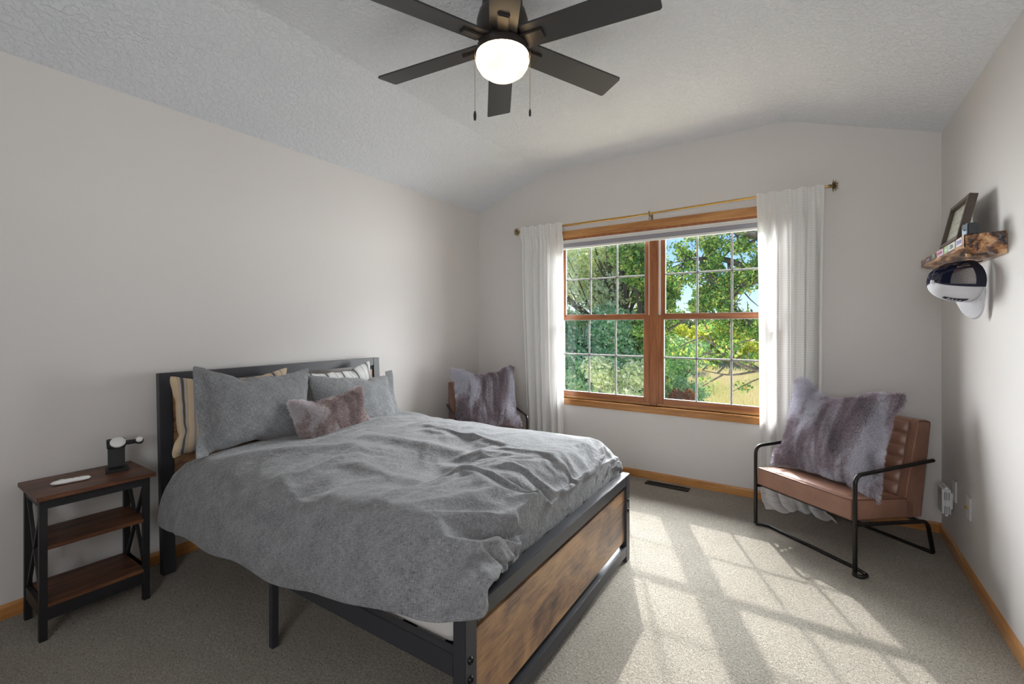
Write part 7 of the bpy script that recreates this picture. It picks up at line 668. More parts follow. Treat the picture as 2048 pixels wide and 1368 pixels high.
PILLOW_A = [-311,-214,19,-5,23,-18,4,26,0,7,23,-2,11,22,-4,18,18,3,2,14,6,-6,13,2,-3,24,-4,0,25,0,-1,24,-1,0,25,2,-2,24,-2,2,24,1,3,20,-2,-12,23,4,1,23,-4,-9,24,-1,-6,24,2,-3,24,-1,11,15,10,11,-431,3,-6,13,-25,1,23,-3,0,22,-8,7,22,-5,8,20,0,11,10,10,-11,21,-7,1,25,2,-3,25,-1,0,24,0,0,24,0,1,24,0,0,25,0,1,24,0,-12,18,-4,-1,25,2,-3,24,0,-3,22,2,4,22,6,-1,16,11,29,-419,14,-7,9,-22,-8,10,-18,-4,21,-11,9,20,-1,2,22,3,10,21,3,6,21,-1,-6,24,-3,-7,23,-4,1,24,1,1,25,0,-2,23,-1,-2,25,0,1,24,-1,-6,22,-2,2,24,4,-4,21,3,0,27,2,7,18,14,2,10,26,6,-407,-7,11,11,-11,-6,5,-21,-6,12,-19,1,22,-6,6,24,3,7,20,1,1,24,-2,-1,24,-1,-3,23,-2,1,23,1,-3,25,-2,-1,23,-1,2,25,2,-6,23,-3,0,24,-1,0,25,5,2,23,6,5,18,17,5,15,17,2,8,23,8,-404,2,2,9,-28,0,15,-17,-4,10,-21,-2,22,-10,7,20,1,-3,25,-7,0,23,-3,1,24,1,-1,24,-2,1,24,1,2,24,3,-2,24,-1,-3,24,-4,0,24,3,-1,25,1,5,21,13,2,24,6,5,15,18,5,14,20,2,7,24,10,-394,0,-1,5,-28,-1,6,-24,-2,20,-16,-2,19,-13,-2,21,-13,1,25,-1,0,23,-2,0,25,-3,0,24,0,2,24,3,-1,24,-2,-3,24,-3,2,24,5,2,24,5,3,24,9,-2,25,1,6,20,14,5,17,17,5,11,23,3,6,24,7,-385,3,0,3,-26,-1,10,-23,0,13,-20,-3,20,-14,-1,19,-14,-1,24,-4,1,24,-3,-1,24,-3,0,25,-2,0,24,-1,1,24,5,-1,24,-2,0,25,1,2,24,5,0,27,2,3,15,20,4,20,13,3,11,19,6,13,19,3,5,27,10,-374,0,-1,9,-24,-1,7,-24,-2,18,-17,0,14,-18,-2,19,-14,-1,20,-15,0,26,1,-1,23,-8,0,25,1,0,25,1,-1,24,-4,2,24,9,-1,25,-2,2,23,10,2,24,6,2,22,13,4,15,19,-1,0,23,6,13,20,8,13,20,9,-359,6,0,1,-27,-1,8,-24,-1,12,-21,-1,17,-16,-2,18,-17,-1,23,-8,0,24,-2,-1,24,-6,0,24,-3,-1,25,-2,0,24,0,0,25,1,1,24,3,1,24,8,2,19,15,1,18,15,0,11,22,2,10,21,1,0,22,11,13,13,14,-343,9,-1,5,-29,0,5,-24,-1,13,-21,-2,16,-19,-1,19,-13,-1,19,-15,-1,25,-5,-1,24,-6,0,24,-3,0,25,3,0,24,-1,0,25,1,0,24,5,2,21,10,1,20,14,1,18,16,1,10,23,-2,-1,24,-1,14,19,0,6,27,30,-331,-8,0,3,-27,-1,7,-23,-1,9,-23,-1,14,-20,-2,21,-14,-1,19,-13,-1,23,-12,0,25,2,0,24,-4,-1,25,-2,0,24,1,0,25,2,1,24,6,0,23,9,1,18,15,1,12,21,0,10,21,-3,16,18,0,8,22,1,7,25,28,-334,-7,3,-1,-25,-2,11,-21,0,13,-22,-1,7,-25,-1,16,-21,-1,25,-5,-1,22,-10,0,25,-1,-1,24,-5,0,25,0,0,24,0,0,24,6,0,26,-1,1,22,11,-1,18,17,0,17,18,-1,14,20,1,9,22,0,9,23,0,7,29,29,-336,-7,-1,8,-26,0,5,-24,-2,2,-24,1,15,-19,-1,20,-15,0,22,-10,0,21,-11,-1,24,-4,0,25,-2,0,24,-4,0,24,1,0,25,2,0,23,7,-1,20,13,1,23,11,-1,16,18,0,14,20,-1,16,19,1,7,24,1,4,27,27,-339,-4,-3,-4,-28,0,10,-22,1,13,-21,1,16,-19,0,15,-19,0,22,-10,0,23,-7,-1,23,-13,0,24,-4,0,25,8,0,25,-2,0,24,3,0,24,5,-1,21,12,-1,18,16,0,20,14,0,17,19,0,8,22,0,2,26,1,9,22,26,-347,-6,-1,8,-24,0,13,-21,0,12,-21,1,9,-23,0,24,-10,1,17,-17,-1,24,-8,0,25,-3,0,23,-6,0,24,1,0,25,-3,0,24,5,-1,23,8,0,23,9,-1,22,11,0,18,17,-1,11,22,0,13,21,0,4,25,0,2,25,27,-338,-7,0,3,-24,0,7,-24,0,15,-20,0,15,-19,1,17,-17,0,23,-8,0,21,-13,0,24,-7,1,24,-3,-1,25,-6,0,24,8,-1,24,2,0,24,7,-1,23,10,0,20,13,-1,16,18,0,18,18,0,8,23,-1,13,21,-1,4,31,29,-349,-7,0,5,-27,0,9,-23,0,8,-23,0,18,-17,1,18,-17,0,24,-7,0,22,-7,0,22,-13,0,24,0,-1,25,4,1,24,-6,-1,25,1,0,23,9,-1,22,12,0,22,10,-1,17,17,-2,10,23,0,13,20,0,16,20,-1,8,32,30,-353,-10,-1,1,-26,0,4,-25,0,16,-19,1,15,-19,0,22,-12,1,19,-16,1,23,-10,-1,24,-3,0,24,-3,0,25,-4,-1,24,7,0,25,1,-1,24,5,0,23,9,-1,19,16,-2,15,18,-1,17,17,0,12,21,0,10,22,-1,5,28,30,-350,-7,-1,5,-25,0,9,-22,1,11,-22,1,13,-21,1,19,-15,0,25,-6,0,22,-11,0,23,-5,-1,25,1,1,24,-5,-1,25,0,0,24,3,-1,23,12,-1,24,2,-2,20,14,-1,20,15,0,12,20,-1,6,24,0,10,23,-3,7,22,34,-348,-6,-3,9,-22,-1,2,-25,2,14,-19,0,16,-17,1,21,-12,1,20,-14,1,23,-8,0,24,-5,0,24,-9,-1,25,5,0,24,0,-1,24,7,0,25,1,-2,23,9,-1,19,15,-1,21,11,-1,11,21,-2,12,21,-2,11,21,2,6,28,30,-356,-6,-3,-1,-26,2,16,-19,2,13,-20,0,14,-20,1,22,-10,1,21,-12,0,23,-8,0,24,-3,0,24,-4,0,24,-2,-1,25,3,0,24,-1,-1,24,7,-1,24,5,-2,22,12,-2,18,16,-3,18,17,-2,17,18,-1,9,22,3,-1,29,29,-369,-4,0,6,-25,-2,8,-24,2,17,-20,2,20,-14,4,18,-17,-1,25,-4,-1,24,-3,2,23,-8,0,24,-3,-2,25,5,1,24,-6,0,25,0,-1,24,5,-1,24,7,-2,22,9,-2,17,19,-4,20,14,-1,11,22,-1,11,21,1,-1,24,32,-368,-3,-4,16,-23,0,5,-20,2,12,-21,3,16,-17,1,24,-6,0,23,-7,-1,24,-3,0,24,-4,1,23,-6,1,24,-1,0,25,-3,0,24,1,-1,23,8,-1,24,
3,-1,25,6,-3,20,14,-2,20,14,-3,14,20,-1,9,22,-1,4,25,35,-373,-7,-9,12,-13,4,5,-22,2,6,-21,1,25,-6,3,20,-15,-1,24,-2,-4,25,2,1,23,-6,2,24,-6,2,22,-8,-1,24,1,1,23,1,0,24,2,-1,24,6,-1,24,5,-4,22,15,-1,20,9,-3,17,18,-1,7,23,-1,4,25,14,-375,10,5,-2,-29,8,9,-22,4,18,-15,4,21,-14,-5,25,5,3,23,-11,-3,25,-1,-4,23,2,5,21,-10,-2,23,-2,-2,24,1,3,23,-1,4,22,-3,-3,24,9,1,25,2,-3,23,9,-1,23,7,-1,18,15,-3,10,22,-1,4,27,10,-397,6,9,14,-18,8,8,-22,4,19,-15,-1,23,-6,-2,24,-2,3,24,-6,-7,23,3,0,24,-3,-8,21,-1,-3,22,0,2,22,-2,7,21,-4,5,23,-1,1,24,3,1,24,3,-5,22,9,5,24,-1,-2,21,14,-3,15,17,-2,4,26,11,-413,1,7,19,-15,8,20,-10,5,13,-16,-4,25,0,0,24,-4,-7,24,3,-2,23,-2,-4,24,0,-12,21,2,-10,22,1,15,15,-8,10,23,-5,4,23,1,-2,24,3,4,23,4,-2,23,5,8,23,-4,-1,21,10,-2,24,9,-3,10,21,13,-435,2,3,22,-16,4,22,-2,2,23,-2,-1,23,-1,-6,24,2,-4,24,-1,-2,25,-2,-14,22,5,-11,20,2,-1,16,-8,15,17,-5,10,22,-3,1,25,2,-1,24,4,2,24,3,9,21,-2,2,24,1,7,23,-2,0,23,5,-3,16,21,15,-446,1,0,25,-1,0,25,0,-4,24,4,-9,23,-1,-4,24,1,-5,24,2,-9,22,0,-6,24,2,-11,12,-8,6,13,-8,8,24,5,1,25,0,6,23,2,-3,25,1,10,20,-2,8,24,2,5,24,-2,-1,24,3,10,23,2,7,24,-1,-635,-440,18,-5,23,-18,4,26,0,7,23,-2,11,22,-4,18,18,3,2,14,6,-6,13,2,-3,24,-4,0,25,0,-1,24,-1,0,25,2,-2,24,-2,2,24,1,3,20,-2,-12,23,4,1,23,-4,-9,24,-1,-6,24,2,-3,24,-1,11,15,10,11,-431,3,-9,22,9,-8,20,2,13,18,-2,8,21,1,10,20,2,8,16,-1,-1,20,3,-12,20,2,-2,24,0,-2,25,0,2,24,-1,-4,24,1,6,24,-3,4,24,-2,-5,22,2,-8,23,-1,-2,23,1,-3,24,-2,-2,22,-5,1,13,-26,29,-419,14,-14,15,11,-9,7,19,9,20,3,0,23,6,4,23,1,14,21,-1,-1,16,3,-2,23,0,-5,24,2,0,24,-2,-3,25,1,2,23,-2,1,25,-1,-5,23,3,0,25,0,2,22,-7,1,24,-2,-5,24,0,3,18,-16,3,9,-26,6,-407,-7,1,-1,32,-1,16,16,-2,15,18,5,23,3,0,24,5,2,24,3,10,22,-4,-9,18,8,-3,25,1,6,24,-4,-2,25,1,3,23,-5,-2,24,2,-2,24,0,2,25,-4,1,23,-4,0,25,-2,4,19,-15,3,12,-21,1,7,-24,8,-404,2,0,10,24,-1,11,21,-2,16,17,-1,19,14,1,24,6,1,24,4,3,22,0,-3,23,5,0,25,-2,0,24,1,0,24,0,5,23,-6,-2,25,1,2,24,-5,-1,24,0,3,22,-9,3,22,-11,4,18,-16,5,16,-19,-1,2,-27,10,-394,0,-2,6,28,-2,15,20,-1,13,19,-2,20,15,1,22,8,-2,22,8,0,24,7,3,24,-3,-1,24,2,-2,24,3,3,23,-5,1,25,0,1,24,-3,0,25,-1,2,23,-7,3,22,-10,4,21,-14,3,12,-22,4,12,-20,2,10,-29,7,-385,3,0,3,29,-2,13,22,-1,13,19,-2,19,16,-1,19,16,0,24,3,-1,24,9,1,24,2,1,24,-1,-1,24,2,2,24,-2,1,25,-3,1,24,-2,2,24,-7,2,23,-5,2,18,-15,4,15,-19,4,19,-16,3,11,-21,0,4,-28,10,-374,0,-1,6,30,-2,13,21,0,9,24,-2,18,17,-1,21,12,-1,23,10,0,24,4,0,24,6,0,24,3,1,25,-3,0,24,0,1,25,-2,1,24,-3,2,24,-5,3,19,-14,3,21,-14,3,17,-16,3,10,-23,4,13,-20,1,5,-30,9,-359,6,-1,1,26,-1,9,23,-1,11,22,-1,19,15,-1,19,15,-1,21,12,-1,23,9,1,25,0,-1,24,5,1,25,1,0,24,0,1,24,-2,1,25,-4,2,23,-8,3,21,-12,3,17,-17,1,12,-19,4,12,-20,2,6,-24,0,3,-28,14,-343,9,-2,7,23,0,0,26,-1,12,20,-2,18,18,-1,20,15,-1,22,9,0,24,7,-1,23,9,1,24,1,0,25,4,1,25,-5,0,24,1,2,24,-6,1,23,-6,3,21,-13,-1,8,-22,1,13,-20,2,3,-23,4,10,-23,-12,10,-9,30,-331,-8,-1,-2,27,-1,9,23,-2,16,18,-1,13,20,0,14,21,0,23,7,-1,24,6,0,24,6,0,24,5,0,24,2,0,25,0,1,25,-4,0,24,0,1,24,-8,2,13,-19,0,18,-16,2,5,-23,1,10,-22,-3,12,-15,-5,12,-24,28,-334,-7,1,1,28,-1,13,23,-1,1,24,0,16,18,0,17,17,0,24,7,-1,20,16,-1,25,2,0,24,5,1,25,1,0,25,2,0,25,-3,1,24,-3,0,21,-11,1,14,-19,0,19,-16,-1,15,-18,4,4,-23,-4,18,-16,-3,6,-24,29,-336,-7,-2,7,23,1,7,23,0,-3,27,0,17,19,-1,23,10,0,20,14,0,23,9,-1,21,13,0,25,3,1,25,-4,0,24,4,0,25,-2,0,23,-8,0,21,-11,-1,22,-10,0,17,-18,1,11,-22,0,15,-19,0,8,-23,-2,7,-25,27,-339,-4,-1,0,26,0,5,23,1,14,21,0,15,18,0,14,21,0,26,5,0,20,13,0,23,10,0,25,1,0,24,5,0,24,-4,0,25,0,0,22,-8,-1,24,-7,0,19,-16,0,20,-14,-1,16,-18,1,12,-22,-2,12,-21,0,-5,-31,26,-347,-6,1,9,30,0,8,23,0,11,22,1,17,17,0,18,17,0,20,15,0,23,8,-1,22,12,1,25,-1,0,24,-1,-1,25,1,0,24,-7,1,26,4,0,23,-9,-1,16,-22,-1,23,-10,0,15,-19,-1,4,-24,-1,9,-23,-1,2,-25,27,-338,-7,1,3,29,0,12,21,1,7,24,0,16,18,1,19,16,-1,21,12,1,22,11,0,23,7,0,24,4,0,25,2,-1,25,1,0,24,-5,0,23,-8,0,23,-7,-1,22,-12,-1,18,-16,0,14,-20,-1,13,-20,-1,7,-24,-2,7,-23,29,-349,-7,0,6,24,1,6,24,0,14,20,1,13,21,0,21,13,0,20,15,1,20,14,1,24,4,-1,25,2,0,24,3,0,24,-3,-1,25,1,0,
23,-9,-1,21,-13,0,21,-12,-1,21,-12,-1,15,-19,-2,8,-22,-1,11,-22,-1,13,-21,30,-353,-10,-1,-1,28,2,16,20,0,4,24,0,18,17,0,24,9,2,15,22,0,24,7,0,23,6,0,24,6,0,24,1,-1,25,0,0,24,-4,0,24,-5,-1,24,-8,-1,21,-12,-1,17,-17,-1,14,-20,-1,14,-19,-2,13,-21,-1,0,-27,30,-350,-7,0,1,28,1,12,21,1,10,22,0,16,19,0,20,14,1,21,13,1,22,11,-1,25,1,0,23,6,1,24,5,-1,25,-4,0,25,-1,-1,24,-5,0,24,-6,-3,19,-16,1,24,-11,-2,15,-20,-1,6,-24,-2,6,-25,-3,5,-24,34,-348,-6,-1,3,28,1,7,25,0,15,19,1,14,20,0,21,13,1,21,11,0,24,5,1,22,14,0,24,2,-1,25,1,0,24,-2,-1,25,-2,0,26,-1,-1,21,-13,-2,22,-10,-1,19,-16,-2,12,-18,-1,7,-24,-1,9,-23,-1,13,-21,30,-356,-6,1,5,27,0,8,23,1,10,23,2,18,16,0,19,16,1,21,14,0,25,4,0,23,8,0,25,1,0,24,-1,-1,24,-1,0,25,-2,-1,23,-7,-1,24,-6,-1,23,-9,-2,19,-15,-3,19,-15,-2,9,-24,-1,9,-22,0,7,-26,29,-369,-4,2,6,29,1,16,18,2,9,24,1,21,15,1,19,12,1,21,14,-1,24,6,1,22,9,-2,24,-4,1,25,4,0,24,-3,-1,25,-3,0,24,-3,-2,23,-9,0,25,-4,-4,12,-26,-1,24,-8,-3,9,-22,-1,12,-21,-1,2,-26,32,-368,-3,1,7,28,1,13,21,1,14,19,2,17,18,0,21,12,1,23,10,-1,21,9,-4,23,-6,2,24,3,1,24,4,-1,25,-3,1,24,-1,-3,23,-9,1,25,0,-1,22,-10,-1,23,-8,-3,17,-17,-3,16,-18,-3,13,-21,-1,4,-29,35,-373,-7,-1,6,28,3,6,25,1,18,17,2,17,15,0,17,20,1,24,8,-2,23,3,-5,22,-10,3,24,6,0,24,1,-3,24,-6,2,24,1,1,24,-1,-2,24,-7,-1,24,-5,0,22,-8,-3,21,-13,-3,16,-18,-2,14,-20,-2,1,-28,14,-375,10,15,8,13,7,7,17,3,12,22,0,17,16,-1,23,6,-3,23,3,-1,22,3,-3,22,-5,-4,23,-1,-5,23,-3,8,24,4,-1,24,-3,0,23,-1,4,24,0,0,25,-2,-1,22,-9,-1,22,-8,-3,16,-18,-2,16,-18,-3,6,-25,10,-397,6,9,9,23,11,14,15,9,16,14,0,22,10,-3,24,2,-3,22,1,-1,22,0,-8,21,-3,-9,22,-7,-2,22,-1,9,23,4,-4,24,-4,5,24,2,5,23,2,4,24,0,-1,24,-4,1,25,-4,-4,12,-20,-2,20,-14,-4,9,-22,11,-413,1,8,12,22,9,19,12,4,22,8,2,22,7,-3,24,2,-9,21,-2,-1,23,0,-8,21,-2,-9,16,-7,5,23,3,-1,24,-4,2,24,-1,9,20,7,-1,26,-3,9,23,4,1,25,-2,-1,22,-7,2,24,-3,-3,16,-15,-3,17,-24,13,-435,2,7,19,19,5,23,4,3,23,7,-6,24,0,-6,24,1,-7,23,0,-4,22,0,-6,20,0,-13,15,-10,10,18,2,-4,25,-5,10,22,6,1,24,-1,9,24,4,1,25,-1,0,23,-2,8,23,1,3,22,0,2,24,0,-1,17,-24,15,-446,1,0,25,-1,0,25,0,-4,24,4,-9,23,-1,-4,24,1,-5,24,2,-9,22,0,-6,24,2,-11,12,-8,6,13,-8,8,24,5,1,25,0,6,23,2,-3,25,1,10,20,-2,8,24,2,5,24,-2,-1,24,3,10,23,2,7,24,-1]
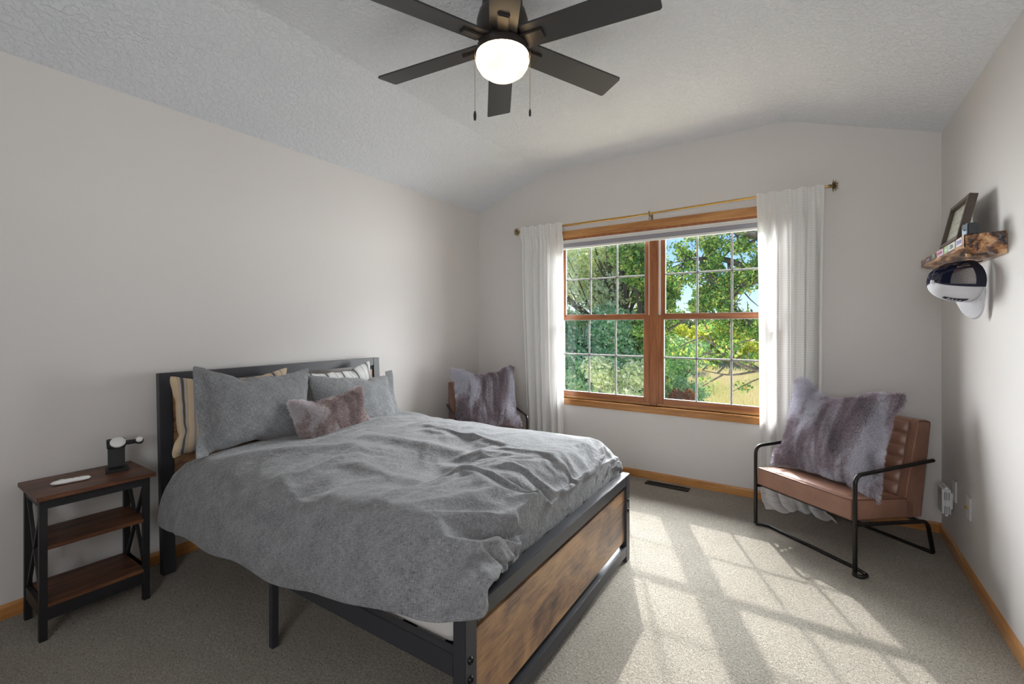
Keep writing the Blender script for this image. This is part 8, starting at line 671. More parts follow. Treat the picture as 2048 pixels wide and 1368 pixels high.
PILLOW_B = [-273,-285,19,-4,25,-17,1,26,0,10,23,1,6,23,-2,12,22,4,16,23,6,-3,6,-16,-2,25,0,-1,25,-1,-1,24,1,4,25,3,1,24,0,-1,23,1,1,25,1,-3,24,1,-4,25,-2,5,23,1,-11,23,2,3,26,-3,-6,24,1,-8,25,-4,-4,23,6,-4,24,0,0,25,0,10,-3,-16,7,-552,27,-5,21,-22,-3,20,-7,-2,24,-6,10,23,-1,9,23,2,11,22,2,7,21,-1,-12,14,-11,-3,24,-1,2,25,1,4,24,1,-3,25,0,3,23,2,-7,24,-3,5,25,3,-3,25,-1,-1,22,1,-2,25,1,-7,23,-2,1,26,2,-6,24,-1,-3,23,1,3,24,6,3,19,9,4,19,11,18,-558,16,-6,10,-34,-10,18,-15,-1,24,-6,7,22,-3,7,24,0,5,24,-2,14,20,3,-11,19,-9,1,21,-2,-5,25,-1,-1,24,0,5,24,2,2,24,1,-7,25,-2,0,25,1,6,25,3,-10,22,-3,-2,25,1,0,24,1,-6,25,-2,4,23,8,0,25,2,2,24,5,7,21,11,7,10,27,11,-538,11,-9,8,-26,-5,13,-21,-4,13,-20,0,23,-9,5,23,-3,7,23,0,9,21,1,-4,24,-4,-9,21,-8,6,23,4,-1,24,-1,0,24,0,0,25,-1,-1,24,2,1,25,1,0,25,1,-4,23,-1,2,25,3,-5,25,-1,1,24,4,0,25,4,4,23,7,7,17,13,6,19,14,2,3,28,0,-520,-2,5,10,-16,-3,3,-26,-6,18,-17,-3,18,-16,3,25,-5,1,24,-5,9,21,3,-2,24,-6,-7,22,-8,7,24,5,-3,24,-3,0,25,1,0,25,1,6,24,6,-7,24,-6,0,25,1,2,24,6,-3,25,-1,0,25,2,1,24,5,4,23,10,1,20,8,8,16,15,7,14,20,3,6,32,-3,-513,-6,1,2,-27,2,16,-18,-3,11,-21,-2,19,-16,-1,22,-11,0,24,-6,6,23,-1,-3,23,-6,-2,25,-6,3,23,4,-2,25,-3,3,25,5,0,24,0,-2,25,-2,2,24,3,-4,26,-3,4,24,8,-4,26,-3,2,24,7,2,23,5,1,22,9,6,16,18,-1,2,26,8,16,19,8,9,22,1,-495,-1,0,1,-29,0,9,-24,-1,13,-21,-2,19,-17,-1,24,-8,-2,21,-14,2,26,-1,-1,22,-9,1,25,0,0,25,-3,-1,25,-1,1,24,3,2,25,2,-1,24,0,1,25,2,-2,26,0,0,25,3,0,24,1,0,24,5,2,24,8,3,12,19,6,14,20,-3,1,26,7,20,12,6,3,26,7,-479,0,1,1,-29,-1,13,-20,-1,15,-21,-1,13,-21,-1,23,-8,-1,21,-15,-1,22,-11,0,25,-4,-1,25,-7,1,25,2,1,24,1,0,25,-1,-3,26,-5,3,24,7,-1,25,0,1,25,2,-2,26,-1,0,24,3,3,22,14,1,21,9,2,11,22,3,5,25,1,17,19,-3,6,16,5,-4,25,19,-455,-1,0,1,-29,0,7,-24,-1,14,-20,-2,18,-17,-1,19,-15,-1,21,-15,0,23,-8,-1,25,-7,0,24,-4,0,25,-4,0,25,0,0,25,-1,1,26,4,-1,25,-3,0,24,3,-1,26,-1,-1,24,3,2,24,6,0,24,6,1,15,19,1,16,18,0,17,18,0,11,19,-1,5,21,-2,9,28,29,-477,6,3,1,-33,-1,15,-21,-1,10,-24,-1,17,-18,-1,20,-15,-1,23,-11,0,22,-11,-1,25,-4,0,23,-9,0,25,-3,0,25,0,-1,25,-5,1,26,3,1,25,6,-2,25,-5,0,24,0,0,24,8,0,25,3,0,22,11,0,22,12,0,18,17,1,10,22,-1,17,19,0,6,24,0,1,30,31,-474,1,-1,9,-27,0,8,-24,0,11,-21,-1,16,-19,-1,18,-18,-1,21,-13,0,24,-8,0,23,-11,-1,25,-3,0,24,-5,0,25,-1,-1,25,-3,1,26,4,-1,25,-2,0,25,0,0,24,6,0,26,-1,0,24,8,0,20,15,0,22,12,0,20,14,0,13,21,0,11,22,-2,11,23,-1,5,32,33,-473,1,0,3,-27,1,5,-26,-3,16,-18,0,13,-21,0,20,-15,-1,18,-18,0,23,-9,0,24,-7,-1,24,-8,0,26,-1,0,24,-5,0,25,-3,0,26,4,-1,25,-5,0,25,9,0,25,-1,0,23,8,0,24,8,0,25,5,0,20,15,0,20,15,0,11,22,-1,11,24,-2,9,23,-1,5,30,34,-469,0,0,1,-27,-1,13,-21,-1,8,-23,-1,15,-19,1,18,-17,-1,22,-12,0,23,-10,-1,22,-11,0,23,-11,0,25,0,0,26,-3,0,25,-1,0,25,0,-1,25,-2,0,25,3,1,25,2,-1,25,5,0,24,8,-1,21,12,0,17,18,-1,18,17,0,19,17,0,16,20,-2,8,25,0,-4,28,32,-469,4,0,2,-29,0,8,-25,-1,16,-19,0,14,-21,0,18,-17,0,24,-9,0,20,-14,-1,24,-7,1,22,-17,-1,26,8,0,26,-6,0,25,-2,0,25,3,0,25,-2,0,25,3,-1,26,-3,1,25,8,-1,24,7,-1,22,12,-1,18,17,0,16,19,0,17,19,-1,14,21,-1,6,24,-1,6,27,32,-475,1,1,3,-28,-1,13,-22,0,9,-23,0,20,-16,-1,14,-21,0,19,-17,0,24,-10,1,24,-6,0,24,-5,-1,26,0,0,25,-4,0,25,-2,0,25,0,0,25,-1,0,25,2,-1,25,10,0,25,-2,-1,22,14,0,25,5,-1,21,13,-1,18,17,2,11,23,-3,16,21,-1,9,23,0,-1,28,32,-471,-1,0,6,-25,0,9,-23,-1,10,-23,1,17,-18,-1,18,-17,0,18,-18,0,24,-5,1,23,-11,0,25,0,0,25,-6,-1,25,-3,0,25,-2,1,25,-2,-2,25,9,1,26,-3,0,25,2,-1,25,3,-1,23,9,-1,22,11,-1,20,15,-1,15,19,-1,16,19,1,17,19,-1,4,24,0,8,29,32,-475,-3,0,3,-25,-1,8,-25,-1,12,-22,-1,11,-24,1,19,-16,1,23,-11,1,22,-11,0,25,-4,-1,26,-1,0,26,-3,1,24,-8,-2,26,9,0,24,-1,0,25,1,1,26,-3,0,25,6,-1,24,3,-1,25,2,-2,23,12,-1,22,12,-4,20,15,-1,14,21,4,4,24,0,11,24,-1,5,27,32,-470,-1,-3,13,-22,-5,6,-23,1,8,-23,4,7,-24,2,18,-16,1,21,-13,0,24,-8,0,25,-2,-2,25,1,2,25,-7,0,25,-2,-1,24,1,0,25,-1,0,26,1,0,25,1,0,25,0,0,25,2,-2,23,10,-1,24,7,-3,20,14,-2,22,12,-1,19,16,-4,10,23,-4,13,23,2,-1,29,39,-464,6,-5,4,-26,-1,2,-23,-1,2,-22,4,19,-18,3,12,-21,1,22,-11,1,23,-8,0,25,-3,0,25,-4,-1,25,1,1,25,-4,-4,24,9,
2,25,-7,0,25,1,0,26,1,0,25,1,0,25,2,-1,25,3,-1,23,9,-3,21,14,-2,22,10,-3,15,21,-3,15,19,-2,5,24,-2,2,27,15,-481,-6,12,12,-19,5,4,-20,2,7,-23,3,17,-17,3,21,-13,2,19,-13,1,24,-5,1,24,-6,-2,26,1,-3,24,4,2,25,-4,-1,25,0,-2,24,3,2,26,-3,-1,25,1,0,25,1,1,24,1,0,25,3,0,24,5,-3,22,12,-3,22,12,-3,19,16,-2,13,21,-4,9,23,-1,4,26,14,-504,-3,7,10,-23,8,15,-18,0,6,-25,7,18,-16,5,22,-11,-1,24,-3,1,24,-6,-3,24,0,1,25,-3,-1,25,2,-3,25,2,3,25,-5,-4,24,6,2,25,-3,-2,25,3,4,24,-4,-2,25,3,0,24,2,4,25,-2,-4,20,15,-2,23,10,-2,23,10,-3,14,22,-4,12,21,-2,6,26,15,-522,2,4,6,-29,10,17,-17,0,12,-20,4,24,-8,4,23,-10,3,23,-7,-4,23,2,-1,26,-2,-1,24,-1,-1,24,0,1,25,-1,-1,25,0,-1,25,0,-2,23,3,2,25,-1,3,25,-3,-4,24,5,3,25,0,0,24,1,3,21,5,-1,26,2,-3,18,17,-3,16,20,-4,16,18,-1,8,24,11,-538,-1,6,8,-24,5,16,-17,5,20,-13,5,23,-10,-1,25,-2,1,24,-4,-3,24,1,-1,25,-1,-8,23,3,2,25,-2,-1,24,0,0,25,0,-2,24,0,4,25,0,-3,24,3,3,25,-2,-5,23,4,3,24,-1,2,26,0,7,22,-2,0,23,4,0,20,9,-4,19,16,-2,17,15,0,0,25,6,-548,-3,10,19,-18,5,17,-16,2,24,-5,-2,21,-4,4,26,-5,-4,25,1,-9,22,3,5,26,-2,-8,24,2,1,24,-2,4,24,-2,-6,24,2,-3,24,1,7,24,-2,-3,25,2,3,25,-1,-4,22,4,-3,24,3,2,26,-1,4,24,-3,14,15,-7,0,21,12,2,22,6,-4,21,15,-4,10,21,11,-567,1,6,20,-20,6,23,-6,-2,23,-3,-7,25,2,-1,25,-1,-5,24,0,1,24,0,-8,24,2,3,25,-2,-7,24,2,6,24,-3,-9,22,2,2,24,0,5,25,-2,-1,24,2,-5,25,1,5,24,0,-1,24,2,-4,25,1,6,21,-4,17,9,-8,7,23,3,4,24,7,-1,24,10,-4,20,14,12,-579,-5,0,24,6,-8,23,-2,-1,25,2,-7,24,-1,-4,25,0,-3,25,-2,-10,22,2,5,25,0,-4,25,2,-4,22,0,3,23,-1,-6,24,-1,5,24,-1,3,25,0,-3,24,1,4,25,-3,0,23,3,-2,26,3,-1,26,-3,0,8,-12,11,17,3,16,19,7,13,24,-2,3,25,8,1,25,5,-555,-565,8,-4,25,-17,1,26,0,10,23,1,6,23,-2,12,22,4,16,23,6,-3,6,-16,-2,25,0,-1,25,-1,-1,24,1,4,25,3,1,24,0,-1,23,1,1,25,1,-3,24,1,-4,25,-2,5,23,1,-11,23,2,3,26,-3,-6,24,1,-8,25,-4,-4,23,6,-4,24,0,0,25,0,10,-3,-16,7,-552,27,-8,21,6,-10,20,10,4,24,2,9,23,2,11,21,-1,13,13,-8,2,20,-2,-3,24,0,-3,25,1,1,24,1,5,24,0,-6,24,2,2,25,0,-2,24,0,-2,24,2,0,24,-1,-2,25,0,-5,24,0,3,26,-2,-7,24,2,-3,22,-2,2,25,-3,-1,23,0,3,22,-6,2,17,-17,18,-558,16,-11,17,14,-12,10,13,0,23,9,3,24,5,14,16,-6,8,21,-5,3,23,-1,-4,23,2,1,23,0,0,24,2,1,24,0,-2,25,1,-3,24,2,5,25,-2,-7,24,4,3,25,-3,-3,25,0,-4,24,1,7,26,-5,-11,23,4,1,25,-3,2,26,-2,9,16,-15,3,23,-8,5,14,-21,11,-538,11,-12,11,16,-6,-1,19,0,23,7,-4,18,17,6,23,0,7,22,-2,8,22,-3,-4,24,2,0,24,-1,0,24,0,-4,23,5,3,25,-1,-3,24,2,3,25,-1,-5,25,2,-3,25,1,3,25,-3,2,23,-4,-2,25,0,1,25,-3,-1,25,-2,5,23,-7,4,22,-10,6,12,-20,4,6,-27,0,-520,-2,-3,9,25,-1,6,24,-1,8,21,-2,21,13,1,23,7,4,24,0,2,23,2,-2,25,2,11,25,-11,-6,23,7,1,24,0,-4,24,5,0,25,0,-2,24,1,0,25,-1,0,25,-2,1,25,-2,-1,25,-1,-2,24,1,1,25,-2,4,25,-8,6,21,-11,8,16,-17,5,11,-23,3,7,-24,-3,-513,-6,0,2,30,-1,10,23,-1,14,20,-2,15,20,0,26,7,-1,21,9,1,25,0,2,25,0,7,24,-6,-4,24,4,0,24,2,-3,25,4,-1,25,0,2,25,-3,-2,25,2,-1,25,0,-1,25,-2,2,25,-3,1,24,-3,1,25,-3,4,21,-10,8,16,-19,5,9,-22,7,16,-19,1,3,-28,1,-495,-1,-1,2,27,-1,13,22,-1,7,24,0,20,16,-2,19,16,0,23,6,0,24,4,-2,25,7,3,25,-1,0,24,-1,-1,25,3,-1,25,1,0,25,0,1,25,-2,-2,25,1,-1,25,-1,1,24,-3,-1,25,0,1,24,-4,2,24,-6,2,12,-20,8,14,-20,5,13,-21,6,10,-21,1,3,-27,7,-479,0,0,5,26,-1,6,25,-1,15,20,-1,13,21,-2,19,18,0,25,4,-1,23,11,-1,24,8,2,26,-6,-2,24,7,1,25,-1,-1,25,2,0,25,-3,-1,25,3,1,25,-4,-1,25,1,-1,25,0,-1,25,-1,2,24,-10,0,12,-16,3,18,-18,0,2,-25,1,10,-23,-2,13,-21,12,1,-16,19,-455,-1,0,1,26,-2,13,21,0,6,25,-1,17,19,-2,19,15,-1,22,12,0,24,7,-1,23,9,0,25,2,0,25,2,-1,25,1,0,25,1,0,25,1,0,25,-3,-1,25,1,-1,25,0,1,25,-3,-1,26,0,0,22,-11,1,18,-16,0,15,-20,-1,13,-21,1,10,-23,0,9,-23,2,10,-25,29,-477,6,2,12,21,-1,3,25,-1,12,22,-1,19,15,-1,19,18,-1,18,17,-1,22,10,-1,24,7,1,26,-1,-1,24,7,-1,25,6,0,25,-4,0,26,-1,0,25,1,-1,24,-2,0,27,3,0,24,-8,0,24,-5,-1,23,-11,0,14,-18,-1,21,-15,1,15,-20,0,10,-23,1,13,-22,3,1,-26,31,-474,1,-1,4,27,-1,8,24,0,18,18,-1,12,22,-1,20,15,-1,20,15,-1,21,12,-1,25,6,0,24,6,0,25,3,0,26,-1,-1,25,2,0,25,1,0,25,1,-1,25,-2,0,25,-4,0,25,-2,-1,23,-11,0,23,-10,0,19,-13,0,15,-21,-1,18,-17,1,17,-21,0,5,-24,1,8,-25,33,-473,1,1,-4,27,-3,15,22,
0,5,26,0,14,20,-1,23,12,-1,23,8,-1,19,20,-1,26,1,0,23,12,0,25,-2,0,26,3,-1,25,1,0,25,-1,0,25,-4,-1,25,2,0,26,1,0,24,-8,0,23,-9,-1,22,-11,0,24,-10,0,14,-22,-1,17,-18,1,9,-23,0,13,-22,0,3,-26,34,-469,0,-1,4,26,-1,7,25,0,5,23,-1,20,16,0,15,21,-1,23,9,-1,22,13,0,23,10,-1,25,0,0,25,7,0,25,1,-1,25,1,0,25,1,0,26,-5,0,25,-1,-1,24,-2,0,25,-3,-1,24,-8,0,23,-11,0,18,-17,0,20,-15,-1,17,-19,0,12,-22,1,5,-25,0,2,-27,32,-469,4,0,1,27,-1,11,22,0,13,21,0,13,22,-1,19,15,0,23,9,-1,23,9,0,21,11,-1,24,7,0,25,2,0,25,4,0,26,1,-1,25,1,0,25,-3,0,25,0,-1,25,-6,0,24,-4,-1,25,-5,0,18,-18,-1,21,-13,0,22,-13,0,17,-18,0,10,-23,0,8,-25,0,5,-26,32,-475,1,0,2,28,0,11,22,0,16,20,0,11,23,-1,17,17,0,22,13,0,21,14,-1,25,6,-1,25,1,0,25,4,0,25,0,0,25,8,-1,25,-8,0,25,3,0,25,-5,0,25,0,-1,24,-7,-1,23,-10,0,24,-8,-1,22,-11,-1,18,-17,0,12,-23,0,20,-18,1,6,-24,0,-2,-29,32,-471,-1,0,2,29,0,11,23,-1,13,21,-1,16,19,1,14,21,-1,22,12,0,23,10,0,24,7,0,24,5,-1,25,-1,0,25,5,0,25,0,-1,25,0,0,25,-2,0,25,-2,0,25,-3,-1,24,-7,-1,26,-1,-1,22,-13,-1,20,-14,1,18,-19,-2,19,-14,1,9,-23,1,5,-25,0,9,-25,32,-475,-3,0,-2,31,-2,9,24,0,13,21,0,17,19,-2,23,9,1,19,14,1,23,13,0,20,13,0,26,2,-1,25,-3,0,25,2,0,25,2,0,25,5,0,25,-2,-1,25,-4,0,27,0,-1,24,-6,-1,23,-12,-1,24,-6,-1,23,-10,-1,19,-15,0,15,-20,0,12,-23,0,9,-23,1,-1,-29,32,-470,-1,-2,4,26,-3,9,21,1,13,21,-2,19,15,2,9,22,1,20,14,1,22,10,0,24,7,-2,26,-7,2,24,13,-1,25,-2,1,25,3,-1,26,-3,0,24,1,0,26,0,0,26,0,-2,23,-11,0,26,-1,-1,22,-11,-2,20,-15,-1,23,-9,0,10,-22,-1,12,-21,-2,12,-22,-4,7,-30,39,-464,6,-12,7,14,7,1,22,-1,16,21,0,2,24,2,19,12,3,16,20,1,22,9,0,25,4,-1,25,-1,0,25,3,2,25,6,-3,25,-5,0,25,-1,-1,25,0,-1,25,-2,2,26,5,-2,24,-10,1,25,0,-1,23,-9,-2,25,-11,-2,18,-17,-3,18,-15,-3,9,-24,-3,10,-23,0,1,-27,15,-481,-6,9,13,27,9,15,18,-2,4,24,2,9,20,4,17,18,3,20,13,-1,25,3,0,25,2,-2,25,1,1,24,1,1,25,3,0,25,2,-2,25,-3,0,25,0,0,25,-1,-1,24,-3,2,26,2,0,25,-3,-1,22,-10,-2,23,-10,-2,21,-13,-3,21,-13,-3,10,-23,-3,12,-22,0,4,-27,14,-504,-3,5,11,27,8,14,20,0,7,23,4,15,16,6,22,14,-1,24,5,2,25,4,0,25,4,-7,25,-8,6,24,9,-2,25,-1,-1,25,0,0,24,-1,1,25,2,0,25,0,1,24,-1,-2,25,-3,4,26,3,-5,21,-12,2,24,-4,-2,22,-13,-2,22,-12,-3,13,-21,-4,14,-20,-1,6,-28,15,-522,2,1,6,25,6,12,21,6,18,15,3,20,13,2,24,7,2,23,7,0,25,2,-2,25,1,0,24,1,-1,25,0,-2,24,-2,3,25,3,1,25,1,-7,24,-6,2,25,2,2,25,2,-1,24,-3,2,24,0,-3,22,-6,4,22,-4,0,24,-6,-1,17,-14,-3,21,-15,-3,14,-21,-1,10,-25,11,-538,-1,2,7,26,7,17,17,5,20,14,3,23,9,4,24,8,-5,25,-2,0,24,4,-4,23,-3,-3,25,2,1,24,-1,0,24,0,1,25,1,-3,25,-1,-2,24,-2,2,25,1,-3,25,-1,8,23,3,-4,24,-4,-7,20,-7,11,21,0,3,24,-4,1,23,-6,-1,18,-12,-2,17,-18,-1,4,-22,6,-548,-3,6,16,23,5,24,9,6,20,13,-2,22,5,1,24,4,-4,25,0,-7,24,-1,1,24,1,-8,23,-2,9,23,3,2,26,1,-6,24,-2,4,25,1,-9,24,-4,3,25,1,-3,25,-1,11,22,4,-11,20,-7,-6,21,-6,13,21,1,2,23,-2,8,20,-3,4,23,1,-1,19,-12,-5,16,-23,11,-567,1,6,20,14,6,23,10,-3,24,1,-4,25,0,-3,24,1,-7,25,-1,5,25,3,-10,23,-2,-9,21,-4,9,24,4,-1,24,0,-1,25,-1,-1,25,-1,4,25,3,-5,25,-3,5,22,3,3,24,0,-6,23,-2,-11,20,-7,7,16,-5,13,19,4,10,23,2,4,22,-2,2,25,-6,0,23,-12,12,-579,-5,0,24,6,-8,23,-2,-1,25,2,-7,24,-1,-4,25,0,-3,25,-2,-10,22,2,5,25,0,-4,25,2,-4,22,0,3,23,-1,-6,24,-1,5,24,-1,3,25,0,-3,24,1,4,25,-3,0,23,3,-2,26,3,-1,26,-3,0,8,-12,11,17,3,16,19,7,13,24,-2,3,25,8,1,25,5]
ND, PAX, PAY, PBX, PBY = 88, 28, 20, 25, 25
def grid_faces(nx, ny):
    i, j = np.meshgrid(np.arange(nx), np.arange(ny), indexing='ij'); a = (i * (ny + 1) + j).ravel()
    return np.stack([a, a + ny + 1, a + ny + 2, a + 1], 1)
def np_mesh(name, V, F, mats, uv=None, parent=None, smooth=True):
    me = bpy.data.meshes.new(name); V = np.asarray(V, dtype=np.float32); F = np.asarray(F, dtype=np.int32); k = F.shape[1]
    me.vertices.add(len(V)); me.vertices.foreach_set('co', V.ravel())
    me.loops.add(F.size); me.loops.foreach_set('vertex_index', F.ravel())
    me.polygons.add(len(F)); me.polygons.foreach_set('loop_start', np.arange(0, F.size, k, dtype=np.int32)); me.polygons.foreach_set('loop_total', np.full(len(F), k, dtype=np.int32))
    if uv is not None:
        ul = me.uv_layers.new(name='UVMap'); ul.data.foreach_set('uv', np.asarray(uv, dtype=np.float32)[F.ravel()].ravel())
    for m in (mats if isinstance(mats, (list, tuple)) else [mats]): me.materials.append(m)
    if smooth: me.polygons.foreach_set('use_smooth', np.ones(len(F), dtype=bool))
    me.update(calc_edges=True); me.validate()
    o = bpy.data.objects.new(name, me); COL.objects.link(o)
    if parent is not None: o.parent = parent
    return o
dv = steps(DUVET, (ND + 1) ** 2)
ii, jj = np.meshgrid(np.arange(ND + 1), np.arange(ND + 1), indexing='ij')
duv = np.stack([ii.ravel() / ND * 2.0, jj.ravel() / ND * 2.0], 1)
o = np_mesh('duvet', dv, grid_faces(ND, ND), M['duvet'], duv); o.matrix_world = BED
so = o.modifiers.new('thickness', 'SOLIDIFY'); so.thickness = 0.014; so.offset = -1
ss = o.modifiers.new('smooth', 'SUBSURF'); ss.levels = 1; ss.render_levels = 2
tag(o, 'rumpled heathered grey linen duvet spread over the bed', 'duvet')

def pillow_geo(which, sx=1, sy=1, sz=1, flip=False, bend=0.0, sag=0.0, twist=0.0, chop=0.0):
    nx, ny, s_ = ((PAX, PAY, PILLOW_A) if which == 'A' else (PBX, PBY, PILLOW_B))
    n = (nx + 1) * (ny + 1); P = steps(s_, 2 * n)
    if flip: P = P * np.array([-1, 1, 1])
    G = grid_faces(nx, ny); idx1 = np.arange(n, 2 * n); ii, jj = np.meshgrid(np.arange(nx + 1), np.arange(ny + 1), indexing='ij')
    edge = ((ii == 0) | (ii == nx) | (jj == 0) | (jj == ny)).ravel(); idx1[edge] = np.arange(n)[edge]
    F = np.concatenate([G[:, ::-1], idx1[G]]); 
    if flip: F = F[:, ::-1]
    x, y, z = P[:, 0] * sx, P[:, 1] * sy, P[:, 2] * sz
    z = z + bend * (1 - (x / 0.3) ** 2) * 0.05 + sag * (y - 0.2) ** 2
    y = y + twist * x * x - chop * np.exp(-((x + 0.03) / 0.11) ** 2) * np.clip(y / 0.28, 0, 1) ** 1.6
    uv = np.stack([np.tile(ii.ravel() / nx * 0.68, 2), np.tile(jj.ravel() / ny * (0.48 if which == 'A' else 0.6), 2)], 1)
    used = np.unique(F); remap = -np.ones(2 * n, int); remap[used] = np.arange(len(used))
    return np.stack([x, y, z], 1)[used], remap[F], uv[used]
def frame_matrix(c, right, up):
    r_ = Vector(right).normalized(); u_ = Vector(up); u_ = (u_ - r_ * u_.dot(r_)).normalized(); n_ = r_.cross(u_)
    m = Matrix.Identity(4)
    for k in range(3): m[k][0] = r_[k]; m[k][1] = u_[k]; m[k][2] = n_[k]; m[k][3] = c[k]
    return m
def pillow(name, mat, c, right, up, label, cat='pillow', group=None, flange=0, **k):
    V, F, uv = pillow_geo(**k)
    o = np_mesh(name, V, F, mat, uv); o.matrix_world = frame_matrix(c, right, up)
    s_ = o.modifiers.new('smooth', 'SUBSURF'); s_.levels = 1; s_.render_levels = 2
    tag(o, label, cat, group); return o, V, F
pillow('pillow', M['stripe_cream'], (-2.655, 1.235, 0.80), (0.0, 1, 0.0), (-0.10, 0, 1), 'cream pillow with brown stripes behind the larger grey pillow at the near bed edge', group='striped sleeping pillows', which='A', sx=0.98, sy=0.96, sz=0.62)
pillow('pillow', M['stripe_white'], (-2.672, 1.905, 0.80), (0.0, 1, 0.06), (-0.10, 0, 1), 'white striped pillow peeking over the grey pillow at the window side of the bed', group='striped sleeping pillows', which='A', sx=0.92, sy=0.88, sz=0.50, flip=True)
sh1, _, _ = pillow('pillow', M['sham'], (-2.500, 1.305, 0.815), (0.03, 1, -0.06), (-0.30, 0, 1), 'upright grey linen pillow nearest the nightstand', group='grey linen pillows', which='A', sx=0.92, sy=1.00, sz=0.62)
sh2, _, _ = pillow('pillow', M['sham'], (-2.49, 1.905, 0.765), (0.02, 1, -0.10), (-0.52, 0, 1), 'slumped grey linen pillow on the window side of the bed', group='grey linen pillows', which='A', sx=1.02, sy=0.98, sz=0.62, flip=True, twist=-0.25)
# flanges of the two grey shams
def flange(o, sx, sy, side):
    V, F, uv = pillow_geo(which='A', sx=sx, sy=sy, sz=0.62, flip=(side < 0))
    nx, ny = PAX, PAY; m1 = (nx + 1) * (ny + 1); P = steps(PILLOW_A, 2 * m1)[:m1]
    col = P.reshape(nx + 1, ny + 1, 3)[0]; col = col * np.array([sx, sy, 0.62])
    if side < 0: col = col * np.array([-1, 1, 1])
    for _ in range(6): col[1:-1] = (col[:-2] + col[2:] + col[1:-1] * 2) / 4
    b = MB(); W_ = 0.05 * (-1 if side > 0 else 1); Vv = []
    for k in range(5):
        q = k / 4
        for j in range(ny + 1):
            p = col[j]; Vv.append((p[0] + (W_ * q - 0.012 * (1 if W_ < 0 else -1) * -1 * (1 - q)), p[1] * (1 + 0.05 * q), p[2] + 0.010 * math.sin(j * 0.35 + 1) * q))
    w1 = ny + 1; Fv = [(k * w1 + j, k * w1 + j + 1, (k + 1) * w1 + j + 1, (k + 1) * w1 + j) for k in range(4) for j in range(ny)]
    b.add(Vv, Fv, 0, [(p[0] + 1, p[1]) for p in Vv]); f = b.build('flange', M['sham'], o, angle=180)
    s_ = f.modifiers.new('t', 'SOLIDIFY'); s_.thickness = 0.004; s2 = f.modifiers.new('s', 'SUBSURF'); s2.levels = 1; s2.render_levels = 1
flange(sh1, 0.92, 1.00, 1); flange(sh2, 1.02, 0.98, -1)

def fur(o, V, F, mat, n, length, seed, name='fur'):
    rng = np.random.default_rng(seed); V = np.asarray(V, float)
    tri = np.concatenate([F[:, [0, 1, 2]], F[:, [0, 2, 3]]])
    A, B_, C_ = V[tri[:, 0]], V[tri[:, 1]], V[tri[:, 2]]
    nr = np.cross(B_ - A, C_ - A); ar = np.linalg.norm(nr, axis=1); nr /= np.maximum(ar, 1e-9)[:, None]
    # smooth vertex normals
    vn = np.zeros_like(V)
    for k in range(3): np.add.at(vn, tri[:, k], nr * ar[:, None])
    vn /= np.maximum(np.linalg.norm(vn, axis=1), 1e-9)[:, None]
    t_ = rng.choice(len(tri), n, p=ar / ar.sum()); r1 = np.sqrt(rng.random(n)); r2 = rng.random(n)
    w = np.stack([1 - r1, r1 * (1 - r2), r1 * r2], 1)
    P = (V[tri[t_]] * w[:, :, None]).sum(1); N = (vn[tri[t_]] * w[:, :, None]).sum(1); N /= np.linalg.norm(N, axis=1)[:, None]
    # clumping flow field
    fl = np.stack([np.sin(P[:, 1] * 23 + P[:, 0] * 17 + 1), np.sin(P[:, 0] * 31 + P[:, 1] * 9) - 0.8, np.zeros(n)], 1)
    D = N * 0.75 + fl * 0.38 + rng.normal(0, 0.28, (n, 3)); D /= np.linalg.norm(D, axis=1)[:, None]
    L = length * rng.uniform(0.55, 1.15, n)[:, None]
    S = np.cross(D, rng.normal(0, 1, (n, 3))); S /= np.linalg.norm(S, axis=1)[:, None]; S *= 0.0013
    mid = P + D * L * 0.55; D2 = D - N * 0.0 + np.array([0, -0.35, 0]); tip = mid + D2 / np.linalg.norm(D2, axis=1)[:, None] * L * 0.5
    VV = np.stack([P - S, P + S, mid + S * 0.8, mid - S * 0.8, tip + S * 0.12, tip - S * 0.12], 1).reshape(-1, 3)
    base = np.arange(n) * 6
    FF = np.concatenate([np.stack([base, base + 1, base + 2, base + 3], 1), np.stack([base + 3, base + 2, base + 4, base + 5], 1)])
    uv = np.tile(np.array([[0, 0], [1, 0], [1, 0.55], [0, 0.55], [1, 1], [0, 1]], float), (n, 1))
    f = np_mesh(name, VV, FF, mat, uv, o); f['kind'] = 'stuff'; return f
o, V, F = pillow('cushion', M['fur_brown'], (-2.335, 1.625, 0.722), (0.02, 1, 0.07), (-0.38, 0, 1), 'small taupe faux fur lumbar cushion leaning on the grey bed pillows', 'cushion', 'faux fur cushions', which='A', sx=0.74, sy=0.66, sz=0.50, chop=0.02)
fur(o, V, F, M['fur_brown'], 60000, 0.018, 1)

# ------------------------------------------------------------------ nightstand and what stands on it
NX, NY = -2.70, 0.638
ns = thing('nightstand', 'narrow three-tier rustic brown and black side table beside the bed', 'side table', (NX, NY, 0))
xf, xb_, ya, yb = 0.145, -0.125, -0.180, 0.180   # front (towards the room), back, near, far
lw_ = 0.024
for xx in (xf - lw_, xb_):
    for yy in (ya, yb - lw_):
        MB().box(xx, xx + lw_, yy, yy + lw_, 0, 0.566, 0.001).build('leg', M['black_wood'], ns, smooth=False)
MB().box(xb_ - 0.03, xf + 0.022, ya - 0.012, yb + 0.016, 0.566, 0.584, 0.001).build('table_top', [M['rustic_y']], ns, smooth=False)
for z_ in (0.360, 0.130):
    MB().box(xb_ + 0.001, xf - 0.001, ya + lw_, yb - lw_ * (0.1), z_, z_ + 0.015, 0.001).build('shelf', M['rustic_y'], ns, smooth=False)
b = MB(); b.box(xf - 0.020, xf - 0.002, ya + lw_, yb - lw_, 0.527, 0.566); b.box(xb_ + 0.002, xb_ + 0.020, ya + lw_, yb - lw_, 0.527, 0.566)
